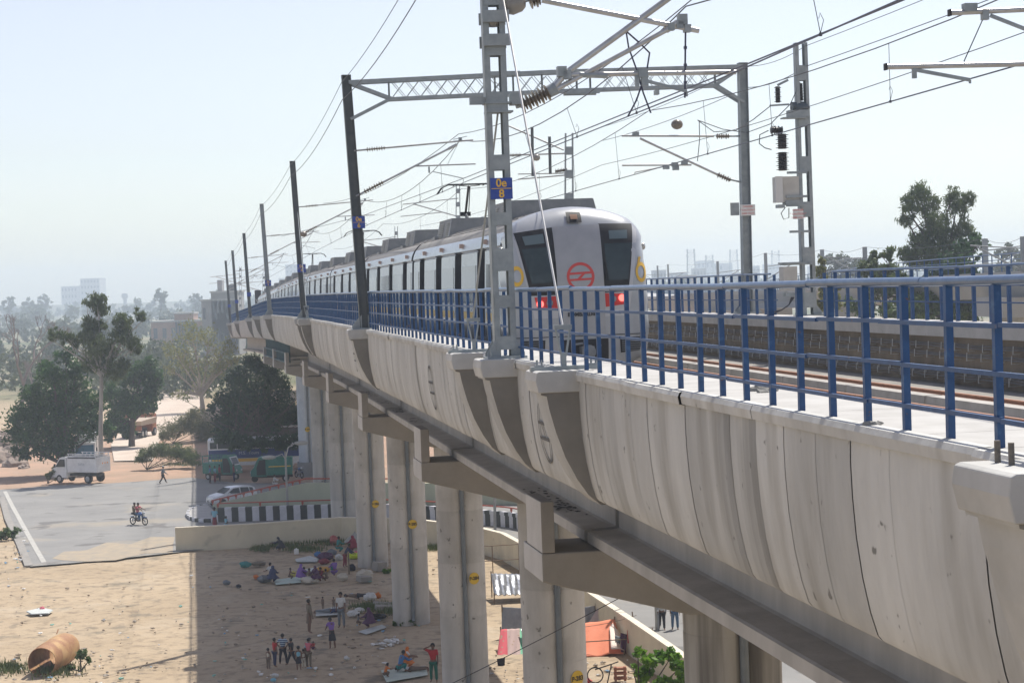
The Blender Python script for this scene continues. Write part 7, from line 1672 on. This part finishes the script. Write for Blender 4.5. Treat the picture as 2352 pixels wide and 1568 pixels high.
# buildings
mBl=[M('far_building_grey',(.32,.31,.30),(.27,.26,.26),.05,.9),M('far_building_pale',(.45,.44,.42),(.4,.39,.37),.05,.9),M('far_building_brick',(.32,.20,.15),(.38,.25,.19),.2,.9)]
mWin=M('far_window',(.08,.09,.1),None,rough=.3)
def building(x0,x1,yt,Y,label,mi=0,depth=12,storeys=3,roofbits=True,name='building',nw=6):
    a=atY(x0,yt,Y); b=atY(x1,yt,Y); zt=max(a.z,3.0); wd=b.x-a.x; T=thing(name,label,'building',((a.x+b.x)/2,Y,0)); m0=mBl[mi]
    mb=MB(); mb.box(((a.x+b.x)/2,Y+depth/2,zt/2),(wd,depth,zt)); mb.build('wall',m0,T)
    mb=MB(); mb.box(((a.x+b.x)/2,Y+depth/2,zt+.25),(wd+.6,depth+.6,.5)); mb.build('roof',mBl[1],T)
    if roofbits: mb=MB(); mb.box((a.x+wd*.25,Y+depth/2,zt+2),(wd*.18,4,3.2)); mb.build('stair_head',m0,T); mb=MB(); mb.lathe((a.x+wd*.7,Y+depth/2,zt+.5),(0,0,1),[(0,1),(1.6,1.1),(2,.4)],12); mb.build('water_tank',M('tank_black',(.05,.05,.05),None),T)
    for s in range(storeys):
        for k in range(nw):
            if random.random()<.15: continue
            mb=MB(); x=a.x+wd*(k+.5)/nw; z=zt*(s+.55)/storeys; mb.box((x,Y-.06,z),(wd/nw*.42,.12,zt/storeys*.42)); mb.build('window',mWin,T)
building(140,184,659,2550.0,'wide lower wing of the pale hazy high rise far at left',1,40,4,False,'apartment_building')
building(184,228,641,2550.0,'taller wing of the pale hazy high rise far at left',1,40,6,False,'apartment_building')
building(484,545,673,560,'grey two storey building half hidden behind the left masts',0,14,2)
building(462,540,692,560,'lower grey annex in front of the two storey building at left',0,7,2,False)
building(346,470,741,680,'long brownish shed like building behind the thin yellowish tree',2,14,1,False)
building(400,444,722,680,'small building with an orange parapet behind the long shed',2,10,1,False)
building(445,470,690,1530.0,'faint grey block near the horizon left of the masts',0,20,3,False)
building(655,690,609,2380.0,'tall pale blue tower block hazy behind the last carriages',1,40,9,False,'apartment_building',4)
building(640,662,640,2295.0,'stepped wing beside the hazy tower block behind the train',1,30,6,False,'apartment_building',3)
for x0,x1,yt,Y,k in[(q[0],q[1],q[2],q[3]*1.75,q[4]) for q in((1500,1530,622,900,0),(1538,1580,628,950,1),(1592,1622,618,1050,0),(1600,1640,600,1500,1),(1640,1682,606,1400,1),(1712,1745,612,1300,0),(1755,1790,608,1500,1),(1795,1830,618,1200,0),(1560,1600,634,700,2),(1690,1740,628,800,0),(1860,1900,612,1300,1))]:
    building(x0,x1,yt,Y,['hazy flat roofed block on the skyline at pixel column',''][1]+('pale ' if k==1 else 'grey ' if k==0 else 'brownish ')+'hazy building on the right skyline, '+str(['between the train and first tower','by the leftmost tower','under the leftmost tower','behind the shorter tower','between two towers','just right of the portal post','under the fourth tower','left of the switch mast','low in front of the towers','low behind the portal post','right of the switch mast'][[1500,1538,1592,1600,1640,1712,1755,1795,1560,1690,1860].index(x0)]),k,20,3,False,nw=4)
YW=2300; p=atY(287,688,YW); T=thing('water_tower','mushroom shaped water tower faint on the left horizon','water tower',Vector((p.x,YW,0)))
mb=MB(); t_=atY(287,674,YW).z; mb.lathe((p.x,YW,0),(0,0,1),[(0,2),(t_-4,2),(t_-3,3)],14); mb.build('stem',mBl[0],T)
mb=MB(); mb.lathe((p.x,YW,t_-6),(0,0,1),[(0,2.5),(2.5,4),(3.5,4),(6,3.2)],18); mb.build('tank',mBl[0],T)
# raised embankment and far woodland
def bank(pts,label,h0,mat,name='hill'):
    mb=MB(); secs=[]
    for x,y,Y in pts: q=atY(x,y,Y); secs.append([Vector((q.x,Y-30,-.5)),Vector((q.x,Y,q.z)),Vector((q.x,Y+60,q.z)),Vector((q.x,Y+90,-.5))])
    mb.loft(secs); return tag(mb.build(name,mat),label,None,kind='structure')
bank([(-400,712,2400),(40,702,2400),(160,700,2400),(300,696,2400),(480,690,2400),(700,690,2400)],'x',0,M('far_bank',(.12,.13,.08),(.18,.17,.12),.03,.95))
def woodland(name,label,n,xr,Yr_,size,per,lm,seed,hmin,hmax,px=True):
    rg=np.random.RandomState(seed); bl=[]
    for i in range(n):
        Y=rg.uniform(*Yr_)**1.0; x=rg.uniform(*xr); p=atY(x,700,Y); R=rg.uniform(hmin,hmax)/2; bl.append((p.x,Y,R*1.0,(R*rg.uniform(.7,1.3),R,R*rg.uniform(.9,1.2))))
    o=leaves(name,bl,n*per,size,lm,None,0,.35,0,1.0,seed); return tag(o,label,'trees',kind='stuff')
woodland('woodland','mass of hazy trees and scrub filling the left distance',300,(-350,700),(520,1250),2.0,110,LH,51,4,10)
woodland('woodland','far hazy belt of trees toward the left horizon',220,(-500,800),(1300,2300),4.5,80,LH,52,7,15)
woodland('woodland','hazy green scrub and low trees behind the leafless trees at the left edge',110,(-200,430),(325,520),1.0,120,LH,57,3,8)
woodland('woodland','scrubby trees behind the sheds in the left middle distance',60,(240,560),(330,430),.9,110,LH,53,3,6)
woodland('woodland','faint belt of trees along the right horizon behind the second viaduct',240,(1400,2700),(1000,2500),4.4,80,LH,54,8,16)
woodland('woodland','trees below the second viaduct at right',60,(1880,2500),(170,260),.6,160,leafmat('leaf_light_green',None,None),55,5,10)
woodland('woodland','scrub seen between the viaduct piers',40,(740,1200),(300,420),.9,120,LH,56,3,7)
for x,y,Y,lb in((370,672,1254,'hazy bushy tree on the skyline left of the masts'),(505,668,1344,'hazy tree behind the grey two storey building'),(103,685,1568,'hazy tree on the far left skyline beside the high rise'),(22,690,1456,'hazy tall tree at the far left skyline'),(70,692,1545,'hazy spindly tree at the far left skyline'),(450,680,1388,'low hazy tree on the skyline near the grey block')):
    tree('skyline_tree',lb,Y,(x,720,0),(x,y+14),[(x,y,11),(x-9,y+6,9),(x+8,y+8,9),(x,y+18,12)],700,1.9,LH,mBark,.7,seed=int(x),twigs=1)
# birds-eye haze: one closed box of even thin air
mb=MB(); mb.box((0,1420,31),(4200,3050,66)); hz=mb.build('haze',bpy.data.materials.new('haze'))
hz.data.materials[0].use_nodes=True; hn=hz.data.materials[0].node_tree; hn.nodes.remove(hn.nodes['Principled BSDF']); pv=hn.nodes.new('ShaderNodeVolumePrincipled'); pv.inputs['Color'].default_value=(.74,.86,1,1); pv.inputs['Density'].default_value=.00045; pv.inputs['Anisotropy'].default_value=.2
hn.links.new(pv.outputs[0],hn.nodes['Material Output'].inputs['Volume']); tag(hz,kind='stuff')
